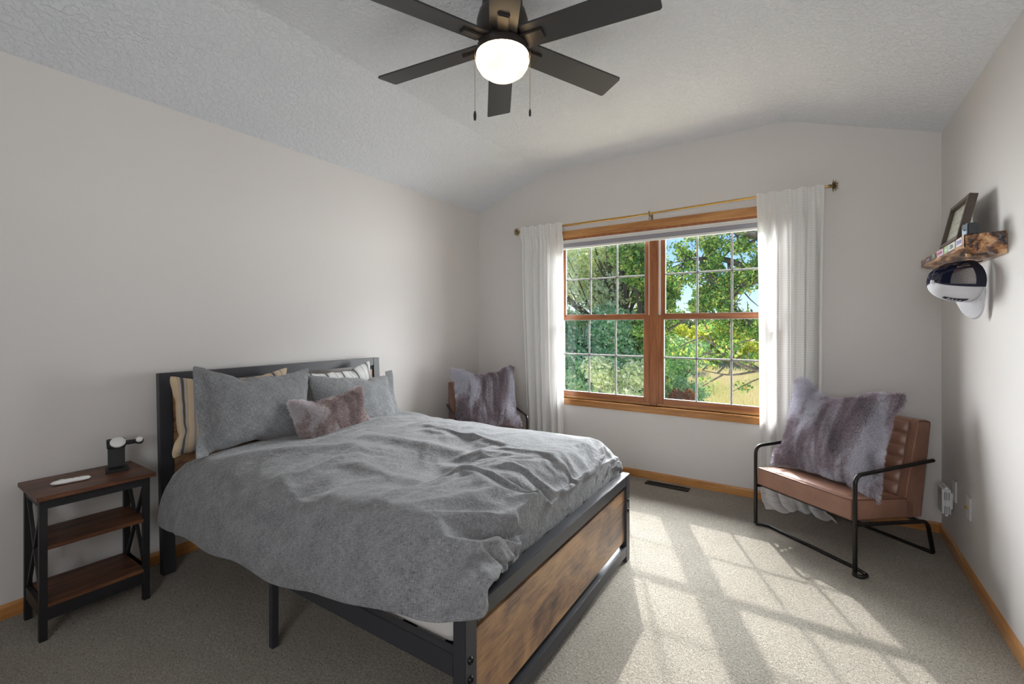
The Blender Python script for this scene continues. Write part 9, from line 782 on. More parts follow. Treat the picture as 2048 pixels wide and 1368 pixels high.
for y_ in (ya + 0.003, yb - 0.019): b.box(xb_ + lw_, xf - lw_, y_, y_ + 0.016, 0.532, 0.566)
b.build('apron', M['black_wood'], ns, smooth=False)
b = MB(); b.box(xf - 0.020, xf - 0.003, ya + lw_, yb - lw_, 0.078, 0.130)
b.box(xb_ + 0.003, xb_ + 0.020, ya + lw_, yb - lw_, 0.078, 0.130)
for y_ in (ya + 0.003, yb - 0.019): b.box(xb_ + lw_, xf - lw_, y_, y_ + 0.016, 0.095, 0.145)
b.build('lower_rail', M['black_wood'], ns, smooth=False)
for y_ in (ya + 0.006, yb - 0.018):
    b = MB()
    p = [(xb_ + lw_, 0.145), (xf - lw_, 0.532)]
    for (x1_, z1_), (x2_, z2_) in (((xb_ + lw_, 0.145), (xf - lw_, 0.532)), ((xb_ + lw_, 0.532), (xf - lw_, 0.145))):
        d = Vector((x2_ - x1_, 0, z2_ - z1_)); n_ = Vector((-d.z, 0, d.x)).normalized() * 0.007
        a_ = Vector((x1_, 0, z1_)); c_ = Vector((x2_, 0, z2_))
        b.prism([((a_ + n_).x, (a_ + n_).z), ((a_ - n_).x, (a_ - n_).z), ((c_ - n_).x, (c_ - n_).z), ((c_ + n_).x, (c_ + n_).z)], y_, y_ + 0.012, 'Y')
    b.build('cross_brace', M['black_wood'], ns, smooth=False)
TZ = 0.584
# remote / white handset
rem = thing('remote_control', 'small white remote control lying on the side table', 'remote control', (-2.668, 0.575, TZ), R(83))
b = MB(); V = []; prof = []
n1_, n2_ = 18, 16
for i in range(n1_ + 1):
    u = i / n1_; x = (u - 0.5) * 0.128
    wd = 0.0165 * (1 - abs(2 * u - 1) ** 5) ** 0.5 * (1 - 0.28 * math.exp(-((u - 0.55) / 0.12) ** 2)) + 0.0008; ht = 0.0085 * (1 - abs(2 * u - 1) ** 4) ** 0.5 + 0.0012
    for k in range(n2_):
        a = 2 * math.pi * k / n2_; V.append((x, wd * math.cos(a), 0.0095 + ht * math.sin(a)))
F = [(i * n2_ + k, (i + 1) * n2_ + k, (i + 1) * n2_ + (k + 1) % n2_, i * n2_ + (k + 1) % n2_) for i in range(n1_) for k in range(n2_)] + [tuple(range(n2_)), tuple(n1_ * n2_ + k for k in range(n2_ - 1, -1, -1))]
b.add(V, F); b.build('body', M['white_plastic'], rem)
b = MB(); b.lathe([(0.010, 0.0165), (0.010, 0.0195), (0.007, 0.0205), (0.001, 0.0205)], (-0.03, 0, 0), 20); b.build('round_pad', M['white_plastic'], rem)
b = MB(); b.box(0.0, 0.010, -0.004, 0.004, 0.016, 0.0195, 0.001); b.box(0.02, 0.027, -0.004, 0.004, 0.016, 0.0192, 0.001); b.build('button', M['muntin'], rem, smooth=False)
# charging stand
cs_ = thing('charging_stand', 'black charging stand with two white round pads on the side table', 'charger', (-2.722, 0.745, TZ), R(-12))
b = MB(); b.box(-0.045, 0.048, -0.042, 0.042, 0.0, 0.011, 0.004); b.build('base', M['black_wood'], cs_, smooth=False)
tilt = Matrix.Translation(Vector((-0.022, 0, 0.012))) @ Matrix.Rotation(R(-8), 4, 'Y')
b = MB(); b.box(-0.006, 0.006, -0.032, 0.030, 0.0, 0.128, 0.003, mat=tilt); b.build('column', M['black_wood'], cs_, smooth=False)
th_ = Matrix.Translation(Vector((-0.030, -0.002, 0.118))) @ Matrix.Rotation(R(-50), 4, 'Y')
b = MB(); b.box(-0.004, 0.006, -0.034, 0.034, -0.026, 0.030, 0.003, mat=th_); b.build('head', M['black_wood'], cs_, smooth=False)
b = MB(); b.box(-0.004, 0.004, 0.030, 0.085, -0.013, 0.012, 0.003, mat=th_); b.tube([th_ @ Vector((-0.004, 0.085, 0)), th_ @ Vector((0.004, 0.085, 0))], 0.017, 20); b.build('side_arm', M['black_wood'], cs_, smooth=False)
def pad(y, r, nm):
    b = MB(); b.tube([th_ @ Vector((0.005, y, 0)), th_ @ Vector((0.012, y, 0)), th_ @ Vector((0.0135, y, 0))], [r, r, r * 0.93], 28); b.build(nm, M['white_plastic'], cs_)
pad(0.006, 0.029, 'phone_pad'); pad(0.085, 0.0135, 'watch_pad')

# ------------------------------------------------------------------ leather chairs
def chair(label, origin, lateral, CW=0.615):
    lat = Vector(lateral).normalized(); rz = math.atan2(lat.y, lat.x)
    c = thing('leather_lounge_chair', label, 'chair', (*origin, 0), rz, 'tan leather lounge chairs')
    D = 0.585; r = 0.0105; ZA, ZS = 0.505, 0.262; TL = Matrix.Identity(4); TL[2][1] = -0.10
    for x, s_ in ((0.0, -1), (CW, 1)):
        # arm + front leg
        b = MB(); b.tube(round_path([(x, D + 0.03, ZA + 0.014), (x, 0.0, ZA - 0.005), (x, 0.0, 0.02), (x, -0.002, r)], 0.05, 7), r, 12)
        b.build('arm', M['chair_metal'], c)
        b = MB(); b.tube(round_path([(x, 0.012, ZS - 0.012), (x, D - 0.02, ZS - 0.012 - 0.10 * D), (x, D + 0.025, 0.03), (x, D + 0.03, r), (x - s_ * 0.05, D + 0.03, r)], 0.045, 7), r, 12)
        b.build('leg', M['chair_metal'], c)
    # floor bars
    b = MB(); b.tube(round_path([(CW, -0.002, r), (CW + 0.012, -0.03, r), (CW + 0.042, -0.018, r), (CW + 0.045, 0.03, r), (CW - 0.02, 0.045, r), (0.06, 0.045, r), (0.02, 0.02, r), (0.0, -0.002, r)], 0.03, 6), r * 0.85, 10)
    b.build('floor_bar', M['chair_metal'], c)
    b = MB(); b.tube([(0.05, D + 0.03, r), (CW - 0.05, D + 0.03, r)], r * 0.85, 10); b.build('floor_bar', M['chair_metal'], c)
    b = MB()
    for yy in (0.06, D - 0.08): b.tube([(0, yy, ZS - 0.012 - 0.1 * yy), (CW, yy, ZS - 0.012 - 0.1 * yy)], r * 0.9, 10)
    b.build('seat_support', M['chair_metal'], c)
    # seat cushion
    x0, x1 = 0.014, CW - 0.014
    V, F = soft_box(x0, x1, -0.005, 0.485, 0.262, 0.372, 0.016, 4)
    b = MB(); b.add([(p.x, p.y, p.z + 0.006 * math.sin(math.pi * max(0, min(1, (p.x - x0) / (x1 - x0)))) * (1 if p.z > 0.3 else 0)) for p in V], F)
    st = b.build('seat', M['leather'], c, mat=TL)
    b = MB(); zt_ = 0.3685
    b.tube(round_path([(x0 + 0.004, 0.43, zt_), (x0 + 0.004, -0.001, zt_), (x1 - 0.004, -0.001, zt_), (x1 - 0.004, 0.43, zt_)], 0.02, 4), 0.004, 8)
    b.tube(round_path([(x0 + 0.004, 0.43, 0.268), (x0 + 0.004, -0.001, 0.268), (x1 - 0.004, -0.001, 0.268), (x1 - 0.004, 0.43, 0.268)], 0.02, 4), 0.004, 8)
    b.build('piping', M['leather_seam'], st, mat=TL)
    # raised quilted centre of the seat
    b = MB(); nu, nv = 40, 24; V = []
    for i in range(nu + 1):
        for j in range(nv + 1):
            u, v = i / nu, j / nv; x = x0 + 0.035 + (x1 - x0 - 0.07) * u; y = 0.035 + 0.37 * v
            e = min(u, 1 - u, v, 1 - v); z = 0.3695 + 0.014 * min(1, e / 0.10) ** 0.5 + 0.004 * math.sin(math.pi * u) 
            V.append((x, y, z))
    F = [(i * (nv + 1) + j, (i + 1) * (nv + 1) + j, (i + 1) * (nv + 1) + j + 1, i * (nv + 1) + j + 1) for i in range(nu) for j in range(nv)]
    b.add(V, F); b.build('seat_pad', M['leather'], st, mat=TL)
    # back: side profile L, reclined
    b = MB(); sl = 0.20
    prof = [(0.44, 0.262), (0.555, 0.262), (0.555 + sl * 0.40, 0.755), (0.555 + sl * 0.42, 0.79), (0.54 + sl * 0.42, 0.80), (0.465 + sl * 0.42, 0.795), (0.455 + sl * 0.42, 0.783), (0.43, 0.36)]
    prof = [(y - 0.02, z) for y, z in prof]
    bm = bmesh.new(); vs0 = [bm.verts.new((x0, y, z)) for y, z in prof]; vs1 = [bm.verts.new((x1, y, z)) for y, z in prof]
    n = len(prof); bm.faces.new(vs0); bm.faces.new(vs1[::-1])
    for i in range(n): bm.faces.new((vs0[i], vs1[i], vs1[(i + 1) % n], vs0[(i + 1) % n]))
    bmesh.ops.recalc_face_normals(bm, faces=bm.faces); bmesh.ops.bevel(bm, geom=bm.edges[:], offset=0.008, segments=3, affect='EDGES')
    bm.verts.index_update(); b.add([v.co.copy() for v in bm.verts], [[v.index for v in f.verts] for f in bm.faces]); bm.free()
    bk = b.build('backrest', M['leather'], c, mat=TL)
    # channelled front
    b = MB(); nu, nv = 30, 84; V = []; ya_, za_ = 0.41, 0.372; yb2, zb2 = 0.432 + sl * 0.42, 0.783
    for i in range(nu + 1):
        for j in range(nv + 1):
            u, v = i / nu, j / nv; y = ya_ + (yb2 - ya_) * v; z = za_ + (zb2 - za_) * v; x = x0 + 0.042 + (x1 - x0 - 0.084) * u
            e = min(1, min(u, 1 - u) / 0.05) ** 0.5; q = abs(math.sin(math.pi * v * 6)) ** 0.55
            V.append((x, y - 0.002 - 0.015 * q * e, z + 0.003 * q))
    F = [(i * (nv + 1) + j, (i + 1) * (nv + 1) + j, (i + 1) * (nv + 1) + j + 1, i * (nv + 1) + j + 1) for i in range(nu) for j in range(nv)]
    b.add(V, F); b.build('channel_tufting', M['leather'], bk, angle=180, mat=TL)
    b = MB()
    for xx in (x0 + 0.038, x1 - 0.038): b.tube([(xx, ya_ - 0.003, za_), (xx, yb2 - 0.003, zb2)], 0.0035, 8)
    for xx in (x0 + 0.001, x1 - 0.001): b.tube(round_path([(xx, 0.535, 0.27), (xx, 0.533 + sl * 0.42, 0.793), (xx, 0.442 + sl * 0.42, 0.790)], 0.02, 4), 0.0035, 8)
    b.tube([(x0 + 0.038, ya_ - 0.004, za_ + 0.001), (x1 - 0.038, ya_ - 0.004, za_ + 0.001)], 0.0035, 8)
    b.build('piping', M['leather_seam'], bk, mat=TL)
    return c
chair('tan leather lounge chair in the right corner holding a large plum fur cushion', (-0.300, 3.245), (0.793, -0.609), 0.605)
chair('tan leather lounge chair behind the bed in the far left corner', (-2.40, 2.80), (0.66, 0.75), 0.60)
lat = Vector((0.793, -0.609, 0)).normalized(); dep = Vector((0.609, 0.793, 0)).normalized()
ctr = Vector((-0.300, 3.245, 0)) + lat * 0.290 + dep * 0.275 + Vector((0, 0, 0.630))
o, V, F = pillow('cushion', M['fur_purple'], ctr, lat + Vector((0, 0, -0.03)), dep * 0.33 + Vector((0, 0, 1)), 'large plum and silver faux fur cushion on the right-corner leather chair', 'cushion', 'faux fur cushions', which='B', sx=1.14, sy=1.02, sz=0.52, chop=0.075)
fur(o, V, F, M['fur_purple'], 120000, 0.024, 2)
lat2 = Vector((0.66, 0.75, 0)).normalized(); dep2 = Vector((-0.75, 0.66, 0)).normalized()
ctr2 = Vector((-2.40, 2.80, 0)) + lat2 * 0.30 + dep2 * 0.285 + Vector((0, 0, 0.625))
o, V, F = pillow('cushion', M['fur_purple'], ctr2, lat2 + Vector((0, 0, 0.02)), dep2 * 0.33 + Vector((0, 0, 1)), 'large plum and silver faux fur cushion on the chair behind the bed', 'cushion', 'faux fur cushions', which='B', sx=1.08, sy=0.98, sz=0.50, flip=True, chop=0.04)
fur(o, V, F, M['fur_purple'], 80000, 0.020, 3)

# ------------------------------------------------------------------ wooden shelf and what is on it
t = NT('charred_wood'); co = t.coord()
n = t.noise(t.mapping(co, (13, 3.0, 13)), 1.5, 3, 0.5, 0.8); f = t.noise(t.mapping(co, (90, 7, 90)), 1.8, 3, 0.6, 0.4)
v = t.math('ADD', t.math('MULTIPLY', n, 0.7), t.math('MULTIPLY', f, 0.3))
M['charred'] = t.done(t.bsdf(t.ramp(v, [(0.42, (0.012, 0.006, 0.004)), (0.47, (0.15, 0.048, 0.014)), (0.53, (0.42, 0.175, 0.052)), (0.62, (0.72, 0.46, 0.24))]), 0.35, normal=t.bump(n, 0.6, 0.012), coat=0.3))
SY0, SY1 = 2.62, 3.572; SXF = 0.5355; STZ = 1.646
shelf = thing('wall_shelf', 'charred live-edge wooden shelf on the right wall, stickers along its front edge', 'shelf', (DR, (SY0 + SY1) / 2, STZ))
b = MB(); nyy = 40; V = []; rnd = random.Random(2); prof_n = 10; wob = [(rnd.uniform(0.8, 1.2), rnd.uniform(-1, 1)) for _ in range(nyy + 1)]
for i in range(nyy + 1):
    u = i / nyy; y = SY0 + (SY1 - SY0) * u - (SY0 + SY1) / 2; k = 0.5 + 0.5 * math.sin(u * 9.0 + 1); w = 0.5 + 0.5 * math.sin(u * 23 + 2)
    yo = 0.035 * (1 if i == 0 else 0)
    th_f = 0.052 - 0.012 * u + 0.004 * w
    pr = [(SXF - DR, 0), (SXF - DR, -th_f), (SXF - DR + 0.012, -th_f - 0.004 * k), (SXF - DR + 0.03, -th_f - 0.006 - 0.010 * w), (SXF - DR + 0.05, -th_f - 0.008 - 0.014 * k), (SXF - DR + 0.075, -0.074 - 0.008 * w), (SXF - DR + 0.095, -0.088 - 0.004 * k), (-0.001, -0.092), (-0.001, 0)]
    for (x, z) in pr:
        V.append((x, y + (0.04 * (-(x) / 0.12) if i == 0 else 0), z))
n = 9
F = [(i * n + k, i * n + (k + 1) % n, (i + 1) * n + (k + 1) % n, (i + 1) * n + k) for i in range(nyy) for k in range(n)] + [tuple(range(n - 1, -1, -1)), tuple(nyy * n + k for k in range(n))]
b.add(V, F); b.build('board', M['charred'], shelf, angle=35)
b = MB(); b.tube([(-0.078, -0.30, -0.064), (-0.078, -0.30, -0.076), (-0.078, -0.30, -0.082)], [0.010, 0.009, 0.003], 14); b.build('knot_plug', simple('pale_plug', (0.55, 0.36, 0.2), 0.5), shelf)
# stickers along the front edge: (start, end along the board from the near end in m, colour, text, text colour)
def flat(name, c): return simple(name, c, 0.35)
STK = [(0.035, 0.125, (0.62, 0.64, 0.72), 'SYSTEM', (0.16, 0.17, 0.50), 0.017), (0.150, 0.270, (0.62, 0.66, 0.60), 'CERA', (0.05, 0.07, 0.12), 0.020), (0.275, 0.345, (0.35, 0.62, 0.38), '', (1, 1, 1), 0), (0.375, 0.495, (0.72, 0.62, 0.70), 'MODERN', (0.55, 0.12, 0.35), 0.016), (0.525, 0.640, (0.10, 0.13, 0.12), 'TPS', (0.75, 0.78, 0.74), 0.026), (0.665, 0.770, (0.20, 0.15, 0.20), '', (0.7, 0.6, 0.75), 0), (0.865, 0.925, (0.24, 0.16, 0.13), 'O', (0.6, 0.5, 0.45), 0.022)]
for k, (s0, s1, c, txt, tc, ts) in enumerate(STK):
    ya_ = SY0 + 0.035 + s0 - (SY0 + SY1) / 2; yb2 = SY0 + 0.035 + s1 - (SY0 + SY1) / 2
    if yb2 > (SY1 - SY0) / 2: continue
    zt_, zb_ = -0.004, -0.037 + 0.006 * s0
    b = MB(); b.box(SXF - DR - 0.0012, SXF - DR + 0.0005, ya_, yb2, zb_, zt_); st = b.build('sticker', flat('sticker_%d' % k, c), shelf, smooth=False)
    if txt:
        cu = bpy.data.curves.new('lettering', 'FONT'); cu.body = txt; cu.size = ts * 1.35; cu.align_x = 'CENTER'; cu.align_y = 'CENTER'; cu.extrude = 0.0003; cu.materials.append(flat('ink_%d' % k, tc))
        tmp = bpy.data.objects.new('lettering', cu); COL.objects.link(tmp); bpy.context.view_layer.update()
        me = bpy.data.meshes.new_from_object(tmp.evaluated_get(bpy.context.evaluated_depsgraph_get())); bpy.data.objects.remove(tmp)
        fo = bpy.data.objects.new('lettering', me); COL.objects.link(fo); fo.parent = st
        m = frame_matrix((SXF - DR - 0.0016, (ya_ + yb2) / 2, (zt_ + zb_) / 2), (0, -1, 0), (0, 0, 1)); fo.matrix_local = m
        wmax = (yb2 - ya_) * 0.92; bpy.context.view_layer.update(); dx = fo.dimensions.x
        if dx > wmax: fo.matrix_local = m @ Matrix.Diagonal((wmax / dx, 1, 1, 1))
    else:
        b = MB(); b.box(SXF - DR - 0.0018, SXF - DR - 0.001, ya_ + 0.02, yb2 - 0.02, (zt_ + zb_) / 2 - 0.003, (zt_ + zb_) / 2 + 0.003); b.build('sticker_mark', flat('ink_%d' % k, tc), st, smooth=False)

# picture frame leaning on the shelf
pf = thing('picture_frame', 'dark brown picture frame leaning on the wall shelf', 'picture frame', (0.552, 2.962, STZ))
al = R(-12.0)
fm = Matrix.Rotation(-al, 4, 'Y')   # local: x normal (towards wall +), y along wall, z up
PW, PH, PD, PB = 0.33, 0.205, 0.030, 0.018
b = MB()
b.box(-0.014, PD - 0.014, -PW / 2, -PW / 2 + PB, 0, PH, 0.001, mat=fm); b.box(-0.014, PD - 0.014, PW / 2 - PB, PW / 2, 0, PH, 0.001, mat=fm)
b.box(-0.014, PD - 0.014, -PW / 2 + PB, PW / 2 - PB, 0, PB, 0.001, mat=fm); b.box(-0.014, PD - 0.014, -PW / 2 + PB, PW / 2 - PB, PH - PB, PH, 0.001, mat=fm)
for v_ in range(len(b.v)): b.v[v_] = (b.v[v_][0], b.v[v_][1], b.v[v_][2] + 0.003)
b.build('moulding', wood('frame_wood', [(0.055, 0.036, 0.026), (0.085, 0.058, 0.043)], 'Y', rough=0.5), pf, smooth=False)
t = NT('motif_print'); co = t.coord(); vo = t.n('TexVoronoi'); t.l(t.mapping(co, (10, 26, 30)), vo.inputs[0]); vo.inputs['Scale'].default_value = 1.0; vo.inputs['Randomness'].default_value = 0.35
mask = t.math('LESS_THAN', vo.outputs['Distance'], 0.33)
pc = t.mix(mask, (0.46, 0.45, 0.38), t.mix(0.5, (0.26, 0.27, 0.20), t.ramp(t.noise(co, 60, 3), [(0.3, (0.16, 0.17, 0.13)), (0.7, (0.45, 0.42, 0.34))])))
b = MB(); b.box(0.002, 0.006, -PW / 2 + PB, PW / 2 - PB, PB, PH - PB, 0, mat=fm); b.build('print', t.done(t.bsdf(pc, 0.3)), pf, smooth=False)
b = MB(); b.box(0.015, 0.018, -0.03, 0.03, 0.02, 0.14, 0, mat=fm @ Matrix.Rotation(R(7), 4, 'Y')); b.build('easel_back', M['dark_gap'], pf, smooth=False)

ac = thing('action_camera', 'small grey and black action camera with a bluish reflection painted on its front, at the near end of the wall shelf', 'camera', (0.560, 2.700, STZ))
b = MB(); b.box(-0.014, 0.022, -0.036, 0.036, 0.0, 0.052, 0.005); b.build('body', simple('camera_black', (0.03, 0.035, 0.042), 0.5), ac)
b = MB(); b.box(-0.0165, -0.0135, -0.034, 0.034, 0.002, 0.050, 0.001); b.build('front_plate', simple('camera_reflection_blue', (0.36, 0.45, 0.54), 0.4), ac, smooth=False)  # blue-grey colour stands in for a reflection on this face
b = MB(); b.box(-0.024, -0.016, -0.033, -0.005, 0.020, 0.049, 0.004); ln = b.build('lens_housing', simple('lens_rim', (0.55, 0.60, 0.68), 0.3), ac)
b = MB(); b.box(-0.0255, -0.0238, -0.028, -0.010, 0.025, 0.044, 0.0006); b.build('lens_glass', simple('lens_glass', (0.12, 0.15, 0.20), 0.1), ln, smooth=False)

# trucker cap hanging under the shelf: crown points into the room, brim hangs down by the wall
CXc, CYc, CZc = 0.588, 2.86, 1.462
cap = thing('trucker_cap', 'navy mesh and white trucker cap hanging brim down under the shelf', 'cap', (CXc, CYc, CZc), R(30))
RCY, RCZ, RCX = 0.088, 0.093, 0.150
def dome(u, ph, k=1.0):  # u 0 at rim .. 1 at button, ph around
    r_ = math.cos(u * math.pi / 2) ** 0.62; x = -RCX * (math.sin(u * math.pi / 2) ** 0.95)
    return Vector((x * k, RCY * r_ * math.cos(ph) * k, RCZ * r_ * math.sin(ph) * k))
def dome_patch(p0, p1, u0=0.0, u1=1.0, k=1.0, nu=18, nph=24):
    b = MB(); V = []; UV = []
    for i in range(nu + 1):
        for j in range(nph + 1):
            u = u0 + (u1 - u0) * i / nu; ph = p0 + (p1 - p0) * j / nph; V.append(dome(u, ph, k)); UV.append((u * 0.2, ph * 0.09))
    F = [(i * (nph + 1) + j, (i + 1) * (nph + 1) + j, (i + 1) * (nph + 1) + j + 1, i * (nph + 1) + j + 1) for i in range(nu) for j in range(nph)]
    b.add(V, F, 0, UV); return b
M['navy'] = simple('navy_fabric', (0.012, 0.014, 0.032), 0.8)
M['white_cap'] = simple('white_cap_fabric', (0.60, 0.60, 0.64), 0.8)
t = NT('navy_mesh'); co = t.coord('UV'); sp = t.n('SeparateXYZ'); t.l(co, sp.inputs[0])
fx = t.math('LESS_THAN', t.math('FRACT', t.math('DIVIDE', sp.outputs[0], 0.0032)), 0.42); fy = t.math('LESS_THAN', t.math('FRACT', t.math('DIVIDE', sp.outputs[1], 0.0032)), 0.42)
g = t.math('MAXIMUM', fx, fy); d = t.n('BsdfDiffuse'); d.inputs[0].default_value = (0.012, 0.015, 0.035, 1); tp = t.n('BsdfTransparent'); ms = t.n('MixShader')
t.l(g, ms.inputs[0]); t.l(tp.outputs[0], ms.inputs[1]); t.l(d.outputs[0], ms.inputs[2]); M['navy_mesh'] = t.done(ms.outputs[0])
# lower part (front of the cap) white, upper part mesh
pa, pb = R(-165), R(-15)
o = dome_patch(pa, pb).build('front_panel', M['white_cap'], cap, angle=180); s_ = o.modifiers.new('t', 'SOLIDIFY'); s_.thickness = 0.002
o = dome_patch(pb, pa + 2 * math.pi).build('mesh_panel', M['navy_mesh'], cap, angle=180)
for ph_ in (R(-15), R(40), R(90), R(140), R(195)):
    o = dome_patch(ph_ - 0.07, ph_ + 0.07, 0, 0.98, 1.012, 18, 3).build('seam_band', M['navy'], cap, angle=180)
o = dome_patch(R(-15), R(60), 0.0, 0.17, 1.008, 4, 20).build('sweatband', M['navy'], cap, angle=180)
o = dome_patch(R(120), R(195), 0.0, 0.17, 1.008, 4, 20).build('sweatband', M['navy'], cap, angle=180)
b = MB(); V = [dome(0.0, R(60) + R(60) * k / 12, 0.99) for k in range(13)]; b.tube(V, 0.005, 8); b.build('snap_strap', M['navy'], cap)
b = MB(); b.tube([Vector((-RCX - 0.001, 0, 0)), Vector((-RCX - 0.006, 0, 0)), Vector((-RCX - 0.008, 0, 0))], [0.009, 0.008, 0.003], 14); b.build('button', M['white_cap'], cap)
# brim
b = MB(); V = []; nu, nv = 26, 8
for i in range(nu + 1):
    a = R(-168) + R(156) * i / nu
    for j in range(nv + 1):
        q = j / nv; y0_ = RCY * math.cos(a); z0_ = RCZ * math.sin(a)
        ext = 0.078 * (math.sin(-a)) ** 0.7 if math.sin(-a) > 0 else 0
        curve = 0.030 * (y0_ / RCY) ** 2
        V.append((-0.004 - curve * 0.6 * q + 0.030 * q - 0.02 * curve, y0_ * (1 - 0.10 * q), z0_ - ext * q))
F = [(i * (nv + 1) + j, (i + 1) * (nv + 1) + j, (i + 1) * (nv + 1) + j + 1, i * (nv + 1) + j + 1) for i in range(nu) for j in range(nv)]
b.add(V, F); o = b.build('brim', M['white_cap'], cap, angle=180); s_ = o.modifiers.new('t', 'SOLIDIFY'); s_.thickness = 0.003
# badge on the front panel: black outline shape with white strokes
b = MB(); V = []; n1_, n2_ = 20, 5
for i in range(n1_ + 1):
    for j in range(n2_ + 1):
        s1 = i / n1_; q = j / n2_; ph = R(-96) - (q) * R(24) * (0.55 + 0.45 * s1); u = 0.55 - 0.42 * s1; V.append(dome(u, ph, 1.02))
F = [(i * (n2_ + 1) + j, (i + 1) * (n2_ + 1) + j, (i + 1) * (n2_ + 1) + j + 1, i * (n2_ + 1) + j + 1) for i in range(n1_) for j in range(n2_)]
b.add(V, F); bd = b.build('badge', M['navy'], cap, angle=180)
b = MB()
for k in range(5):
    u = 0.46 - 0.075 * k; b.tube([dome(u, R(-101), 1.03), dome(u - 0.02, R(-110), 1.03), dome(u - 0.045, R(-102), 1.03)], 0.0016, 6)
b.build('badge_stroke', M['white_cap'], bd)
b = MB(); b.tube(round_path([(DR - 0.02, CYc, STZ - 0.082), (DR - 0.02, CYc, STZ - 0.095), (DR - 0.058, CYc, STZ - 0.098), (DR - 0.060, CYc, STZ - 0.088)], 0.01, 4), 0.0022, 8)
o = b.build('cap_hook', M['bolt'], None); tag(o, 'thin dark hook under the wall shelf carrying the cap', 'hook')

# ------------------------------------------------------------------ outdoors
GZ = -2.7
t = NT('dry_field'); co = t.coord()
g1 = t.noise(co, 0.35, 5, 0.6); g2 = t.noise(t.mapping(co, (3, 1, 1)), 1.6, 5, 0.7); 
gc = t.ramp(t.math('ADD', t.math('MULTIPLY', g1, 0.5), t.math('MULTIPLY', g2, 0.5)), [(0.38, (0.40, 0.44, 0.18)), (0.46, (0.68, 0.62, 0.38)), (0.54, (0.85, 0.74, 0.56)), (0.64, (0.90, 0.80, 0.66))])
b = MB(); N_ = 40
V = []; 
for i in range(N_ + 1):
    for j in range(N_ + 1):
        x = -110 + 190 * i / N_; y = 4.6 + 200 * (j / N_) ** 1.8
        V.append((x, y, GZ + max(0, y - 30) * 0.018 + 0.5 * math.sin(x * 0.06 + 1) * min(1, max(0, (y - 20) / 60)) + (4.5 * max(0, (y - 130) / 70))))
b.add(V, [(i * (N_ + 1) + j, (i + 1) * (N_ + 1) + j, (i + 1) * (N_ + 1) + j + 1, i * (N_ + 1) + j + 1) for i in range(N_) for j in range(N_)])
struct(b.build('ground', t.done(t.bsdf(gc, 1.0, spec=0.05)), angle=180), 'dry grass field sloping away beyond the window')

def leaf_mat(name, stops, trans=0.45):
    t = NT(name); uv = t.coord('UV'); sp = t.n('SeparateXYZ'); t.l(uv, sp.inputs[0])
    c = t.ramp(sp.outputs[0], stops)
    d = t.n('BsdfDiffuse'); t.l(c, d.inputs[0]); tl = t.n('BsdfTranslucent'); t.l(t.mix(1.0, c, (1.0, 1.0, 0.55), 'MULTIPLY'), tl.inputs[0])
    m = t.n('MixShader'); m.inputs[0].default_value = trans; t.l(d.outputs[0], m.inputs[1]); t.l(tl.outputs[0], m.inputs[2]); return t.done(m.outputs[0])
M['bark'] = wood('bark', [(0.05, 0.04, 0.03), (0.12, 0.10, 0.08), (0.20, 0.17, 0.14)], 'Z', 0.3, 0.95)
LEAF = {
 'oak': leaf_mat('oak_leaves', [(0.0, (0.103, 0.215, 0.081)), (0.45, (0.229, 0.429, 0.128)), (0.8, (0.540, 0.718, 0.205)), (0.95, (0.900, 0.876, 0.274)), (1.0, (0.900, 0.565, 0.251))]),
 'dark': leaf_mat('dark_leaves', [(0.0, (0.250, 0.458, 0.290)), (0.6, (0.514, 0.817, 0.476)), (0.92, (0.920, 0.920, 0.742)), (1.0, (0.920, 0.920, 0.909))]),
 'pale': leaf_mat('haze_pale_leaves', [(0.0, (0.539, 0.699, 0.411)), (0.6, (0.920, 0.920, 0.658)), (1.0, (0.920, 0.920, 0.902))]),  # leaf colour paled to stand in for haze over the left panes
 'yellow': leaf_mat('yellow_leaves', [(0.0, (0.452, 0.581, 0.121)), (0.5, (0.849, 0.868, 0.190)), (0.9, (0.920, 0.920, 0.250)), (1.0, (0.920, 0.636, 0.232))]),
 'red': leaf_mat('red_leaves', [(0.0, (0.420, 0.112, 0.042)), (0.6, (0.672, 0.224, 0.084)), (1.0, (0.420, 0.350, 0.098))]),
 'far': leaf_mat('far_leaves', [(0.0, (0.192, 0.304, 0.176)), (0.6, (0.336, 0.448, 0.224)), (1.0, (0.576, 0.576, 0.256))], 0.3)}
def leaves_at(P, size, rng):
    n = len(P); A = rng.normal(0, 1, (n, 3)); A /= np.linalg.norm(A, axis=1)[:, None]; B_ = np.cross(A, rng.normal(0, 1, (n, 3))); B_ /= np.linalg.norm(B_, axis=1)[:, None]
    s_ = size * rng.uniform(0.6, 1.25, n)[:, None]; A = A * s_ * 0.5; B_ = B_ * s_ * 0.30
    V = np.stack([P - A, P - A * 0.1 + B_, P + A, P - A * 0.1 - B_], 1).reshape(-1, 3); base = np.arange(n) * 4
    F = np.stack([base, base + 1, base + 2, base + 3], 1)
    uv = np.repeat(np.stack([rng.random(n), rng.random(n)], 1), 4, 0); return V, F, uv
def blob_points(rng, blobs, n):
    w = np.array([b_[3] ** 2 for b_ in blobs]); k = rng.choice(len(blobs), n, p=w / w.sum()); Bq = np.array(blobs)
    d = rng.normal(0, 1, (n, 3)); d /= np.linalg.norm(d, axis=1)[:, None]
    r_ = rng.uniform(0.35, 1.0, n) ** 0.5; r_ = r_ * (0.8 + 0.2 * np.sin(d[:, 0] * 7 + d[:, 2] * 9 + k))
    return Bq[k, :3] + d * (Bq[k, 3] * r_)[:, None] * np.array([1, 1, 0.8])
